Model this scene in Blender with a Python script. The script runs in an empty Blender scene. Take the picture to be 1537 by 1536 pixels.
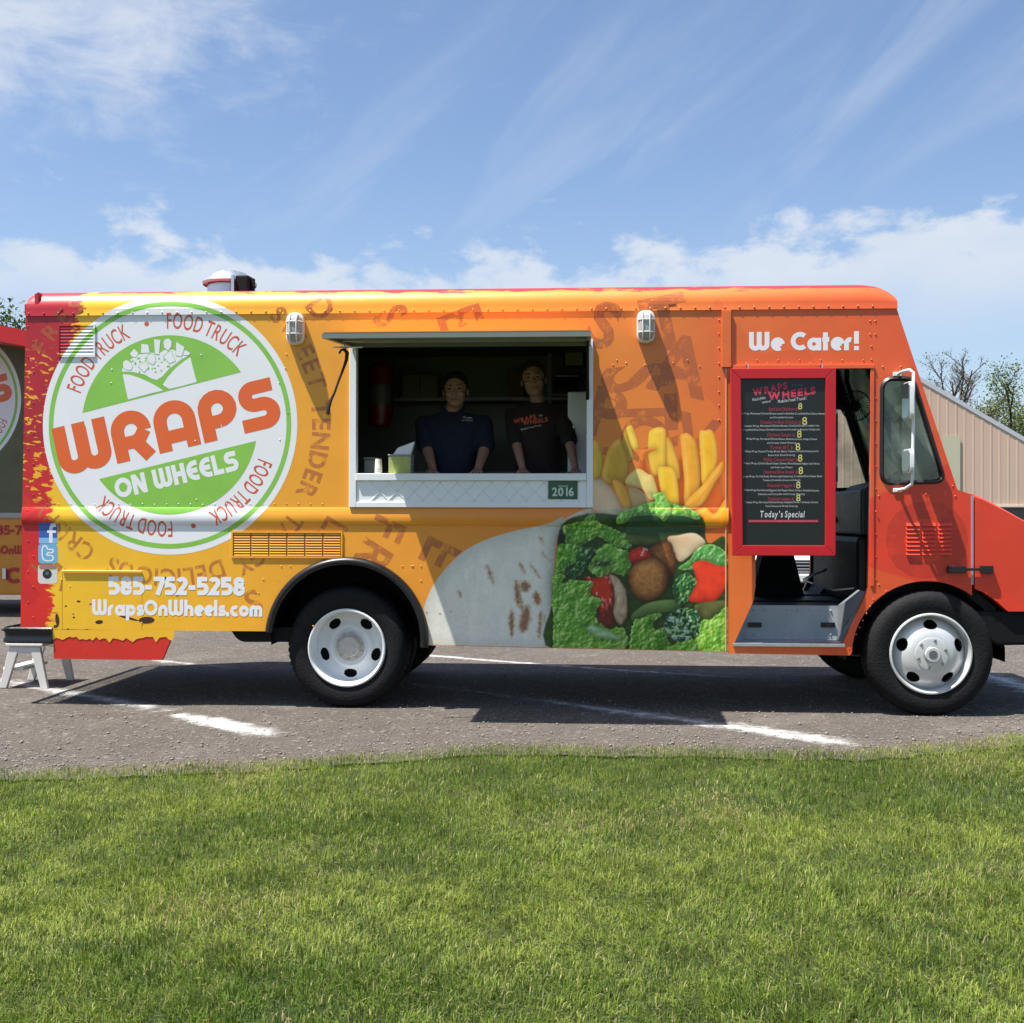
import bpy, bmesh, math, random
import numpy as np
from mathutils import Vector, Matrix
from mathutils.geometry import tessellate_polygon

random.seed(7); rng = np.random.default_rng(7)
sc = bpy.context.scene
COL = sc.collection

# ------------------------------------------------------------------ camera
F, CXP, CYP = 1771.0, 768.5, 768.0          # focal length and centre in photo pixels (1537 x 1536)
D, H = 8.5, 1.39                            # camera distance to the truck wall (plane y = 0) and height
TH, PI_, RO = math.atan(110 / F), math.atan(10 / F), 0.002
fwd = Vector((-math.sin(TH) * math.cos(PI_), math.cos(TH) * math.cos(PI_), math.sin(PI_)))
r0 = Vector((math.cos(TH), math.sin(TH), 0)); u0 = r0.cross(fwd)
right = math.cos(RO) * r0 + math.sin(RO) * u0
up = math.cos(RO) * u0 - math.sin(RO) * r0
CAM = Vector((0, -D, H))
cd = bpy.data.cameras.new('camera'); cam = bpy.data.objects.new('camera', cd); COL.objects.link(cam)
cd.sensor_fit = 'HORIZONTAL'; cd.sensor_width = 36; cd.lens = 36 * F / 1537; cd.clip_start = .05; cd.clip_end = 3000
M = Matrix((right, up, -fwd)).transposed().to_4x4(); M.translation = CAM
cam.matrix_world = M; sc.camera = cam

def ray(px, py):
    return fwd + (px - CXP) / F * right - (py - CYP) / F * up
def P(px, py, y=0.0):                        # photo pixel -> (x, z) on the plane y
    d = ray(px, py); t = (y + D) / d.y
    return (CAM.x + d.x * t, CAM.z + d.z * t)
def P3(px, py, y=0.0):
    x, z = P(px, py, y); return Vector((x, y, z))
def G(px, py, z=0.0):                        # photo pixel -> (x, y) on the ground
    d = ray(px, py); t = (z - CAM.z) / d.z
    return (CAM.x + d.x * t, CAM.y + d.y * t)

# ------------------------------------------------------------------ sky, sun, exposure
SUN = Vector((0.36, 0.185, -1.0)).normalized()       # direction the light travels
EL = math.asin(-SUN.z); AZ = math.atan2(-SUN.x, -SUN.y)
world = bpy.data.worlds.new('World'); sc.world = world; world.use_nodes = True
nt = world.node_tree; nt.nodes.clear()
class NT:
    """tiny node-graph helper"""
    def __init__(s, tree): s.t = tree; s.n = tree.nodes; s.l = tree.links
    def node(s, kind, **kw):
        n = s.n.new(kind)
        for k, v in kw.items():
            if k == 'inp':
                for a, b in v.items(): s.set(n.inputs[a], b)
            else: setattr(n, k, v)
        return n
    def set(s, sock, v):
        if isinstance(v, bpy.types.NodeSocket): s.l.new(v, sock)
        elif isinstance(v, (tuple, list)) and hasattr(sock.default_value, '__len__') and len(v) < len(sock.default_value): sock.default_value = tuple(v) + (1,)
        else: sock.default_value = v
    def m(s, op, a, b=0.0, c=None, clamp=False):
        n = s.n.new('ShaderNodeMath'); n.operation = op; n.use_clamp = clamp
        s.set(n.inputs[0], a); s.set(n.inputs[1], b)
        if c is not None: s.set(n.inputs[2], c)
        return n.outputs[0]
    def noise(s, vec, scale, detail=4, rough=.55, dist=0.0, w=None):
        n = s.n.new('ShaderNodeTexNoise'); n.inputs['Scale'].default_value = scale
        n.inputs['Detail'].default_value = detail; n.inputs['Roughness'].default_value = rough; n.inputs['Distortion'].default_value = dist
        if vec is not None: s.l.new(vec, n.inputs['Vector'])
        return n.outputs[0]
    def vec(s, x, y, z=0.0):
        n = s.n.new('ShaderNodeCombineXYZ')
        for i, v in enumerate((x, y, z)): s.set(n.inputs[i], v)
        return n.outputs[0]
    def step(s, x, a, b):                      # smoothstep a..b -> 0..1
        n = s.n.new('ShaderNodeMapRange'); n.interpolation_type = 'SMOOTHSTEP'
        s.set(n.inputs[0], x); s.set(n.inputs[1], a); s.set(n.inputs[2], b)
        return n.outputs[0]
    def mix(s, f, a, b, blend='MIX'):
        n = s.n.new('ShaderNodeMix'); n.data_type = 'RGBA'; n.blend_type = blend; n.clamp_factor = True
        s.set(n.inputs[0], f); s.set(n.inputs[6], a); s.set(n.inputs[7], b)
        return n.outputs[2]
    def ramp(s, f, stops, interp='LINEAR'):
        n = s.n.new('ShaderNodeValToRGB'); n.color_ramp.interpolation = interp; e = n.color_ramp.elements
        while len(e) < len(stops): e.new(.5)
        for i, (p, c) in enumerate(stops): e[i].position = p; e[i].color = tuple(c) + (1,)
        s.set(n.inputs[0], f); return n.outputs[0]
    def xyz(s, v):
        n = s.n.new('ShaderNodeSeparateXYZ'); s.l.new(v, n.inputs[0]); return n.outputs
W = NT(nt)
sky = W.node('ShaderNodeTexSky', sky_type='NISHITA', sun_disc=False, sun_elevation=EL, sun_rotation=AZ, altitude=150, air_density=1.0, dust_density=1.6, ozone_density=1.6)
tc = W.node('ShaderNodeTexCoord')
x, y, z = W.xyz(tc.outputs['Generated'])
az = W.m('ARCTAN2', x, y); el = W.m('ARCSINE', z)
# cumulus bank low over the horizon, its top edge wandering with azimuth
topn = W.noise(W.vec(az, 3.3), 3.2, 2, .5)
azd = W.m('SUBTRACT', az, .26)
bump_ = W.m('MULTIPLY', W.m('EXPONENT', W.m('MULTIPLY', W.m('MULTIPLY', azd, azd), -55.0)), .030)
top = W.m('ADD', W.m('MULTIPLY_ADD', topn, .07, .195), bump_)
band = W.m('SUBTRACT', top, el)
billow = W.noise(W.vec(W.m('MULTIPLY', az, 1.0), W.m('MULTIPLY', el, 1.7)), 15, 6, .6, .2)
cum = W.step(W.m('ADD', W.m('MULTIPLY', band, 7.5), W.m('MULTIPLY_ADD', billow, 1.5, -.75)), -.02, .30)
cum = W.m('MULTIPLY', cum, W.step(W.noise(W.vec(az, el, 7.7), 4.5, 3), .12, .42))
cum = W.m('MULTIPLY', cum, W.m('MULTIPLY_ADD', W.step(el, .13, .205), .75, .25))
cum = W.m('MULTIPLY', cum, W.m('MULTIPLY_ADD', W.noise(W.vec(az, W.m('MULTIPLY', el, 1.9), 2.2), 8, 5, .6), .85, .45), clamp=True)
# thin cirrus streaks, rotated
u = W.m('ADD', W.m('MULTIPLY', az, .80), W.m('MULTIPLY', el, .60)); v = W.m('SUBTRACT', W.m('MULTIPLY', el, .80), W.m('MULTIPLY', az, .60))
cir = W.noise(W.vec(W.m('MULTIPLY', u, 1.6), W.m('MULTIPLY', v, 7.0), 1.4), 2.6, 6, .55, .5)
cir = W.m('MULTIPLY', W.step(cir, .40, .85), .30)
da = W.m('MULTIPLY', W.m('ADD', az, .43), 5.2); de = W.m('MULTIPLY', W.m('SUBTRACT', el, .385), 9.0)
patch = W.m('EXPONENT', W.m('MULTIPLY', W.m('ADD', W.m('MULTIPLY', da, da), W.m('MULTIPLY', de, de)), -1.0))
fl = W.noise(W.vec(W.m('MULTIPLY', az, 1.0), W.m('MULTIPLY', el, 2.2), 4.0), 11, 7, .62, .4)
patch = W.m('MULTIPLY', W.step(W.m('MULTIPLY_ADD', patch, .46, W.m('SUBTRACT', fl, .56)), .05, .55), .75)
veil = W.m('MULTIPLY', W.step(el, .34, .05), .16)
fac = W.m('MAXIMUM', W.m('MAXIMUM', W.m('MULTIPLY', cum, .88), veil), W.m('MAXIMUM', cir, patch))
fac = W.m('MULTIPLY', fac, W.step(el, -.02, .03))
CLOUD = (4.55, 4.85, 5.3)
skyc = W.mix(1.0, sky.outputs[0], (0.90, 0.95, 1.02, 1), 'MULTIPLY')
colr = W.mix(fac, skyc, CLOUD)
bg = W.node('ShaderNodeBackground', inp={'Color': colr, 'Strength': 0.083})
W.l.new(bg.outputs[0], W.node('ShaderNodeOutputWorld').inputs[0])

sd = bpy.data.lights.new('sun', 'SUN'); sd.energy = 4.8; sd.angle = math.radians(.53); sd.color = (1, .955, .88)
so = bpy.data.objects.new('sun', sd); COL.objects.link(so); so.rotation_euler = SUN.to_track_quat('-Z', 'Y').to_euler(); so.location = (-6, -4, 14)
sc.view_settings.view_transform = 'Standard'; sc.view_settings.look = 'None'; sc.view_settings.gamma = 1
sc.view_settings.exposure = 1.05
sc.cycles.max_bounces = 8; sc.cycles.diffuse_bounces = 4; sc.cycles.glossy_bounces = 4; sc.cycles.transparent_max_bounces = 16
sc.cycles.use_denoising = True; sc.cycles.caustics_reflective = False; sc.cycles.caustics_refractive = False

# ------------------------------------------------------------------ materials
def s2l(c):
    return tuple(((v / 255) / 12.92 if v / 255 <= .04045 else ((v / 255 + .055) / 1.055) ** 2.4) for v in c)
MATS = {}
def mat(name, col, rough=.5, metal=0.0, var=.12, vscale=6.0, bump=0.0, bscale=40.0, coat=0.0, spec=.5):
    """principled surface with mottled colour, uneven gloss and a little relief"""
    if name in MATS: return MATS[name]
    m = bpy.data.materials.new(name); m.use_nodes = True; t = NT(m.node_tree)
    b = t.n['Principled BSDF']; g = t.node('ShaderNodeNewGeometry').outputs['Position']
    n = t.noise(g, vscale, 5, .6)
    k = t.m('MULTIPLY_ADD', n, 2 * var, 1 - var)
    c = t.mix(1.0, tuple(col) + (1,), t.vec(k, k, k), 'MULTIPLY')
    t.set(b.inputs['Base Color'], c)
    t.set(b.inputs['Roughness'], t.m('MULTIPLY_ADD', t.noise(g, vscale * 2.3, 4), .24, rough - .12, clamp=True))
    b.inputs['Metallic'].default_value = metal; b.inputs['Coat Weight'].default_value = coat; b.inputs['Specular IOR Level'].default_value = spec
    if bump:
        bn = t.node('ShaderNodeBump', inp={'Strength': bump, 'Height': t.noise(g, bscale, 4), 'Distance': .02}); t.l.new(bn.outputs[0], b.inputs['Normal'])
    MATS[name] = m; return m

# ------------------------------------------------------------------ mesh helpers
ROOTS = {}
def tag(o, label, cat, group=None):
    o['label'] = label; o['category'] = cat
    if group: o['group'] = group
    return o
def thing(name, label, cat, loc=(0, 0, 0), group=None):
    o = bpy.data.objects.new(name, None); COL.objects.link(o); o.location = loc; o.empty_display_size = .2
    return tag(o, label, cat, group)
def wloc(o):
    l = Vector((0, 0, 0))
    while o is not None: l += o.location; o = o.parent
    return l
def link(name, me, m, parent=None, smooth=None):
    """mesh given in world coordinates -> object, re-based on its parent"""
    o = bpy.data.objects.new(name, me); COL.objects.link(o)
    if m is not None: me.materials.append(m)
    if parent is not None:
        me.transform(Matrix.Translation(-wloc(parent))); o.parent = parent
    if smooth:
        me.shade_smooth()
        if smooth < 3: me.set_sharp_from_angle(angle=smooth)
    return o
class MB:
    def __init__(s): s.v = []; s.f = []
    def add(s, vs, fs):
        k = len(s.v); s.v += [tuple(p) for p in vs]; s.f += [tuple(i + k for i in f) for f in fs]; return s
    def box(s, x0, x1, y0, y1, z0, z1):
        return s.add([(x0, y0, z0), (x1, y0, z0), (x1, y1, z0), (x0, y1, z0), (x0, y0, z1), (x1, y0, z1), (x1, y1, z1), (x0, y1, z1)],
                     [(0, 3, 2, 1), (4, 5, 6, 7), (0, 1, 5, 4), (1, 2, 6, 5), (2, 3, 7, 6), (3, 0, 4, 7)])
    def prism(s, loop, y0, y1):                # (x,z) loop extruded along y
        n = len(loop); s.add([(x, y0, z) for x, z in loop] + [(x, y1, z) for x, z in loop],
              [tuple(range(n)), tuple(range(2 * n - 1, n - 1, -1))] + [(i, i + n, (i + 1) % n + n, (i + 1) % n) for i in range(n)]); return s
    def prismx(s, loop, x0, x1):               # (y,z) loop extruded along x
        n = len(loop); s.add([(x0, y, z) for y, z in loop] + [(x1, y, z) for y, z in loop],
              [tuple(range(n)), tuple(range(2 * n - 1, n - 1, -1))] + [(i, i + n, (i + 1) % n + n, (i + 1) % n) for i in range(n)]); return s
    def tube(s, path, r, n=8, cap=True):
        path = [Vector(p) for p in path]; rs = r if isinstance(r, (list, tuple)) else [r] * len(path)
        rings = []; prev = None
        for i, p in enumerate(path):
            t = (path[min(i + 1, len(path) - 1)] - path[max(i - 1, 0)]).normalized()
            a = prev if prev is not None else (Vector((0, 0, 1)) if abs(t.z) < .9 else Vector((1, 0, 0)))
            a = (a - t * a.dot(t)).normalized(); b = t.cross(a); prev = a
            rings.append([p + rs[i] * (math.cos(2 * math.pi * k / n) * a + math.sin(2 * math.pi * k / n) * b) for k in range(n)])
        vs = [q for rg in rings for q in rg]; fs = []
        for i in range(len(path) - 1):
            for k in range(n):
                fs.append((i * n + k, i * n + (k + 1) % n, (i + 1) * n + (k + 1) % n, (i + 1) * n + k))
        if cap: fs += [tuple(range(n - 1, -1, -1)), tuple((len(path) - 1) * n + k for k in range(n))]
        return s.add(vs, fs)
    def lathe(s, prof, c, axis='y', n=48, close=False, mod=None):   # prof: (radius, along)
        vs = []; fs = []; m_ = len(prof)
        for k in range(n):
            a = 2 * math.pi * k / n; ca, sa = math.cos(a), math.sin(a)
            for j, (r, h) in enumerate(prof):
                if mod: r = r + mod(k, j)
                if axis == 'y': vs.append((c[0] + r * ca, c[1] + h, c[2] + r * sa))
                elif axis == 'z': vs.append((c[0] + r * ca, c[1] + r * sa, c[2] + h))
                else: vs.append((c[0] + h, c[1] + r * ca, c[2] + r * sa))
        for k in range(n):
            for j in range(m_ - (0 if close else 1)):
                fs.append((k * m_ + j, k * m_ + (j + 1) % m_, ((k + 1) % n) * m_ + (j + 1) % m_, ((k + 1) % n) * m_ + j))
        return s.add(vs, fs)
    def ball(s, c, r, n=10, sq=(1, 1, 1)):
        prof = [(r * math.sin(math.pi * j / n), -r * math.cos(math.pi * j / n)) for j in range(n + 1)]
        k = len(s.v); s.lathe(prof, (0, 0, 0), 'z', n + 4)
        for i in range(k, len(s.v)):
            p = s.v[i]; s.v[i] = (c[0] + p[0] * sq[0], c[1] + p[1] * sq[1], c[2] + p[2] * sq[2])
        return s
    def mesh(s, name):
        me = bpy.data.meshes.new(name); me.from_pydata(s.v, [], s.f)
        bm = bmesh.new(); bm.from_mesh(me); bmesh.ops.remove_doubles(bm, verts=bm.verts, dist=1e-5); bmesh.ops.recalc_face_normals(bm, faces=bm.faces); bm.to_mesh(me); bm.free()
        return me
    def build(s, name, m, parent=None, smooth=None, bevel=0.0, label=None):
        o = link(name, s.mesh(name), m, parent, smooth)
        if bevel:
            b = o.modifiers.new('bevel', 'BEVEL'); b.width = bevel; b.segments = 2; b.limit_method = 'ANGLE'; b.harden_normals = False
        if label: o['label'] = label
        return o
def lerp(a, b, t): return a + (b - a) * t
def arcpts(cx, cy, r, a0, a1, n=16):
    return [(cx + r * math.cos(math.radians(lerp(a0, a1, i / n))), cy + r * math.sin(math.radians(lerp(a0, a1, i / n)))) for i in range(n + 1)]
def roundpoly(pts, r, n=6):
    """rounded corners (r scalar or per-corner list)"""
    out = []; N = len(pts)
    for i in range(N):
        p = Vector(pts[i]); a = Vector(pts[i - 1]) - p; b = Vector(pts[(i + 1) % N]) - p
        rr = r[i] if isinstance(r, (list, tuple)) else r
        if rr <= 0: out.append(tuple(p)); continue
        rr = min(rr, a.length * .49, b.length * .49); s_ = p + a.normalized() * rr; e = p + b.normalized() * rr
        for k in range(n + 1):
            t = k / n; q = (1 - t) ** 2 * s_ + 2 * t * (1 - t) * p + t * t * e; out.append((q.x, q.y))
    return out
# value noise on numpy grids
def vnoise(X, Y, seed=0):
    xi = np.floor(X).astype(np.int64); yi = np.floor(Y).astype(np.int64); xf = X - xi; yf = Y - yi
    def hsh(a, b):
        n = (a * 374761393 + b * 668265263 + seed * 1442695041) & 0xffffffff
        n = ((n ^ (n >> 13)) * 1274126177) & 0xffffffff
        return ((n ^ (n >> 16)) & 0xffff) / 65535.0
    uu = xf * xf * (3 - 2 * xf); vv = yf * yf * (3 - 2 * yf)
    return (hsh(xi, yi) * (1 - uu) + hsh(xi + 1, yi) * uu) * (1 - vv) + (hsh(xi, yi + 1) * (1 - uu) + hsh(xi + 1, yi + 1) * uu) * vv
def fbm(X, Y, seed=0, o=4):
    r = 0; a = .5
    for i in range(o): r = r + a * vnoise(X * 2 ** i, Y * 2 ** i, seed + i * 17); a *= .5
    return r / (1 - .5 ** o)

# ------------------------------------------------------------------ ground, lot, lawn
def ground_mat(name, kind):
    m = bpy.data.materials.new(name); m.use_nodes = True; t = NT(m.node_tree); b = t.n['Principled BSDF']
    g = t.node('ShaderNodeNewGeometry').outputs['Position']
    if kind == 'lot':
        big = t.noise(g, .45, 4, .6); mid = t.noise(g, 3.5, 5, .65); fine = t.noise(g, 60, 3, .7); vor = t.node('ShaderNodeTexVoronoi', inp={'Vector': g, 'Scale': 85.0})
        c = t.ramp(t.m('ADD', t.m('MULTIPLY', big, .45), t.m('MULTIPLY', mid, .55)), [(.28, (.070, .057, .046)), (.52, (.105, .089, .075)), (.75, (.140, .121, .104))])
        c = t.mix(t.m('MULTIPLY', t.step(fine, .45, .66), .70), c, (.045, .038, .032, 1))
        c = t.mix(t.m('MULTIPLY', t.step(t.noise(g, 1.1, 5, .7), .52, .66), .35), c, (.19, .17, .15, 1))
        c = t.mix(t.m('MULTIPLY', t.step(t.noise(g, 22, 4, .7), .56, .66), .4), c, (.20, .185, .165, 1))
        c = t.mix(t.m('MULTIPLY', t.step(vor.outputs['Color'], .80, .95), .5), c, (.27, .25, .23, 1))
        t.set(b.inputs['Base Color'], c); b.inputs['Roughness'].default_value = .93
        h = t.m('ADD', t.m('MULTIPLY', t.noise(g, 90, 4, .7), .6), t.m('MULTIPLY', vor.outputs['Distance'], .5))
        h = t.m('ADD', h, t.m('MULTIPLY', t.noise(g, 28, 4, .65), 1.3))
        sp = t.node('ShaderNodeTexVoronoi', inp={'Vector': g, 'Scale': 42.0}); c = t.mix(t.m('MULTIPLY', t.step(sp.outputs['Color'], .82, .90), .55), c, (.30, .275, .245, 1)); c = t.mix(t.m('MULTIPLY', t.step(sp.outputs['Color'], .16, .10), .55), c, (.035, .030, .026, 1)); t.set(b.inputs['Base Color'], c)
        bn = t.node('ShaderNodeBump', inp={'Strength': .9, 'Height': h, 'Distance': .016}); t.l.new(bn.outputs[0], b.inputs['Normal'])
    else:
        n = t.noise(g, .35, 5, .6); f2 = t.noise(g, 30, 4, .7)
        c = t.ramp(t.m('ADD', t.m('MULTIPLY', n, .5), t.m('MULTIPLY', f2, .5)), [(.3, (.022, .034, .010)), (.55, (.040, .058, .014)), (.75, (.075, .085, .028))])
        t.set(b.inputs['Base Color'], c); b.inputs['Roughness'].default_value = .95
        bn = t.node('ShaderNodeBump', inp={'Strength': .8, 'Height': f2, 'Distance': .03}); t.l.new(bn.outputs[0], b.inputs['Normal'])
    return m
me = bpy.data.meshes.new('ground'); s_ = 900
me.from_pydata([(-s_, -s_, -.012), (s_, -s_, -.012), (s_, s_, -.012), (-s_, s_, -.012)], [], [(0, 1, 2, 3)])
ground = link('ground', me, ground_mat('lawn_soil', 'lawn')); ground['kind'] = 'structure'
EDGE_PX = [(-420, 1172), (-150, 1162), (0, 1153), (150, 1150), (380, 1140), (560, 1128), (750, 1115), (900, 1118), (1100, 1122), (1250, 1124), (1400, 1114), (1537, 1097), (1700, 1088), (1950, 1080)]
EDGE = [G(*p) for p in EDGE_PX]; EX = np.array([p[0] for p in EDGE]); EY = np.array([p[1] for p in EDGE])
def edge_y(x):                               # where the lawn ends and the lot begins
    x = np.asarray(x, float)
    return np.interp(x, EX, EY) + .10 * (fbm(x * 1.6, x * 0 + 3.1, 5) - .5) + .16 * (fbm(x * 7, x * 0 + 8.1, 9) - .5)
xs = np.linspace(-8, 9, 400); ye = edge_y(xs)
pts = [(-120, float(ye[0]), 0)] + [(float(a), float(b) - .34, 0) for a, b in zip(xs, ye)] + [(120, float(ye[-1]), 0), (120, 17.2, 0), (-120, 26, 0)]
tri = tessellate_polygon([[Vector(p) for p in pts]])
me = bpy.data.meshes.new('parking_lot'); me.from_pydata(pts, [], [t if True else t for t in tri])
bm = bmesh.new(); bm.from_mesh(me); bmesh.ops.recalc_face_normals(bm, faces=bm.faces)
for f in bm.faces:
    if f.normal.z < 0: f.normal_flip()
bm.to_mesh(me); bm.free()
lot = link('parking_lot', me, ground_mat('gravelly_asphalt', 'lot')); lot['kind'] = 'structure'

def line_mat():
    m = bpy.data.materials.new('sprayed_chalk_line'); m.use_nodes = True; t = NT(m.node_tree); b = t.n['Principled BSDF']
    g = t.node('ShaderNodeNewGeometry').outputs['Position']; a = t.node('ShaderNodeAttribute', attribute_name='Fade').outputs['Fac']
    b.inputs['Base Color'].default_value = (.74, .74, .73, 1); b.inputs['Roughness'].default_value = .95
    n1 = t.noise(g, 7, 4, .6); n2 = t.noise(g, 110, 3, .8)
    k = t.m('ADD', a, t.m('ADD', t.m('MULTIPLY_ADD', n1, 1.7, -.85), t.m('MULTIPLY_ADD', n2, 2.0, -1.0)))
    t.set(b.inputs['Alpha'], t.m('MULTIPLY', t.step(k, .05, 1.6), .95)); return m
LINEM = line_mat()
def chalk(pts_px, w, strength):
    """sprayed line through photo pixels on the ground; strength per point"""
    pts = [Vector(G(*p)) for p in pts_px]; P_ = []; S_ = []
    for i in range(len(pts) - 1):
        n = max(2, int((pts[i + 1] - pts[i]).length / .06))
        for k in range(n): P_.append(pts[i].lerp(pts[i + 1], k / n)); S_.append(lerp(strength[i], strength[i + 1], k / n))
    P_.append(pts[-1]); S_.append(strength[-1])
    vs = []; fs = []; fade = []; cross = [-1.0, -.55, 0, .55, 1.0]; fd = [-.6, .40, 1.0, .40, -.6]
    for i, p in enumerate(P_):
        t = (P_[min(i + 1, len(P_) - 1)] - P_[max(i - 1, 0)]).normalized(); nrm = Vector((-t.y, t.x))
        ww = 1.7 * w * (1 + .5 * (random.random() - .5))
        for c, f in zip(cross, fd): q = p + nrm * c * ww; vs.append((q.x, q.y, .004)); fade.append(f * S_[i] - (1 - S_[i]) * .2)
    for i in range(len(P_) - 1):
        for k in range(4): fs.append((i * 5 + k, i * 5 + k + 1, i * 5 + 6 + k, i * 5 + 5 + k))
    me = bpy.data.meshes.new('painted_line'); me.from_pydata(vs, [], fs); a = me.attributes.new('Fade', 'FLOAT', 'POINT'); a.data.foreach_set('value', fade)
    bm = bmesh.new(); bm.from_mesh(me); bmesh.ops.recalc_face_normals(bm, faces=bm.faces)
    for f in bm.faces:
        if f.normal.z < 0: f.normal_flip()
    bm.to_mesh(me); bm.free()
    return link('painted_line', me, LINEM, lot)
chalk([(-60, 1012), (40, 1028), (110, 1042), (180, 1054), (258, 1068)], .11, [.5, .8, 1.0, .95, .45])
chalk([(262, 1073), (300, 1080), (350, 1091), (388, 1100), (430, 1112)], .12, [.75, 1.15, 1.2, .9, .1])
chalk([(60, 962), (190, 984), (250, 994), (360, 1004)], .07, [.5, .75, .9, .3])
chalk([(560, 974), (650, 985), (720, 991), (850, 1001), (950, 1008), (1150, 1020), (1300, 1032)], .07, [.7, 1.0, .95, .8, .75, .55, .3])
chalk([(560, 1022), (640, 1030), (780, 1048), (900, 1064), (1000, 1078), (1090, 1090), (1150, 1099), (1240, 1112), (1290, 1122)], .13, [.6, .7, .75, .85, .85, .85, 1.05, .95, .2])
chalk([(1470, 1008), (1500, 1020), (1560, 1040), (1640, 1062)], .16, [.5, 1.0, .95, .6])
chalk([(1420, 1062), (1500, 1066), (1600, 1072)], .08, [.2, .45, .5])

# loose stones on the lot
def stones(n, seed):
    r = np.random.default_rng(seed); ico = np.array([(0, 0, 1), (1, 0, 0), (0, 1, 0), (-1, 0, 0), (0, -1, 0), (0, 0, -1)], float)
    fc = np.array([(0, 1, 2), (0, 2, 3), (0, 3, 4), (0, 4, 1), (5, 2, 1), (5, 3, 2), (5, 4, 3), (5, 1, 4)])
    x = r.uniform(-5.6, 5.6, n); y = edge_y(x) + r.exponential(1.1, n) - .12; y = np.where(y > 7, r.uniform(-1, 5, n), y)
    s = .0022 + r.exponential(.0022, n); s = np.clip(s, .002, .017)
    v = ico[None] * s[:, None, None] * r.uniform(.6, 1.3, (n, 6, 3)) * np.array([1, 1, .7]); a = r.uniform(0, 6.28, n); ca, sa = np.cos(a)[:, None], np.sin(a)[:, None]
    vx = v[..., 0] * ca - v[..., 1] * sa; vy = v[..., 0] * sa + v[..., 1] * ca
    V = np.stack([vx + x[:, None], vy + y[:, None], v[..., 2] + s[:, None] * .35], -1).reshape(-1, 3)
    Fc = (fc[None] + (np.arange(n) * 6)[:, None, None]).reshape(-1, 3)
    return V, Fc
def bulk(name, V, Fc, m, attrs=None):
    me = bpy.data.meshes.new(name); k = Fc.shape[1]
    me.vertices.add(len(V)); me.vertices.foreach_set('co', V.astype(np.float32).ravel())
    me.loops.add(Fc.size); me.loops.foreach_set('vertex_index', Fc.astype(np.int32).ravel())
    me.polygons.add(len(Fc)); me.polygons.foreach_set('loop_start', np.arange(0, Fc.size, k, dtype=np.int32))
    for nm, (kind, dat) in (attrs or {}).items():
        a = me.attributes.new(nm, kind, 'POINT'); a.data.foreach_set('color' if 'COLOR' in kind else 'value', dat.astype(np.float32).ravel())
    me.update(calc_edges=True); me.validate(); me.materials.append(m)
    o = bpy.data.objects.new(name, me); COL.objects.link(o); return o
V, Fc = stones(22000, 3)
o = bulk('gravel', V, Fc, mat('gravel_stone', (.20, .18, .155), .9, var=1.0, vscale=30)); o['kind'] = 'stuff'; tag(o, 'loose grey gravel scattered over the dusty parking lot', 'gravel')

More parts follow.
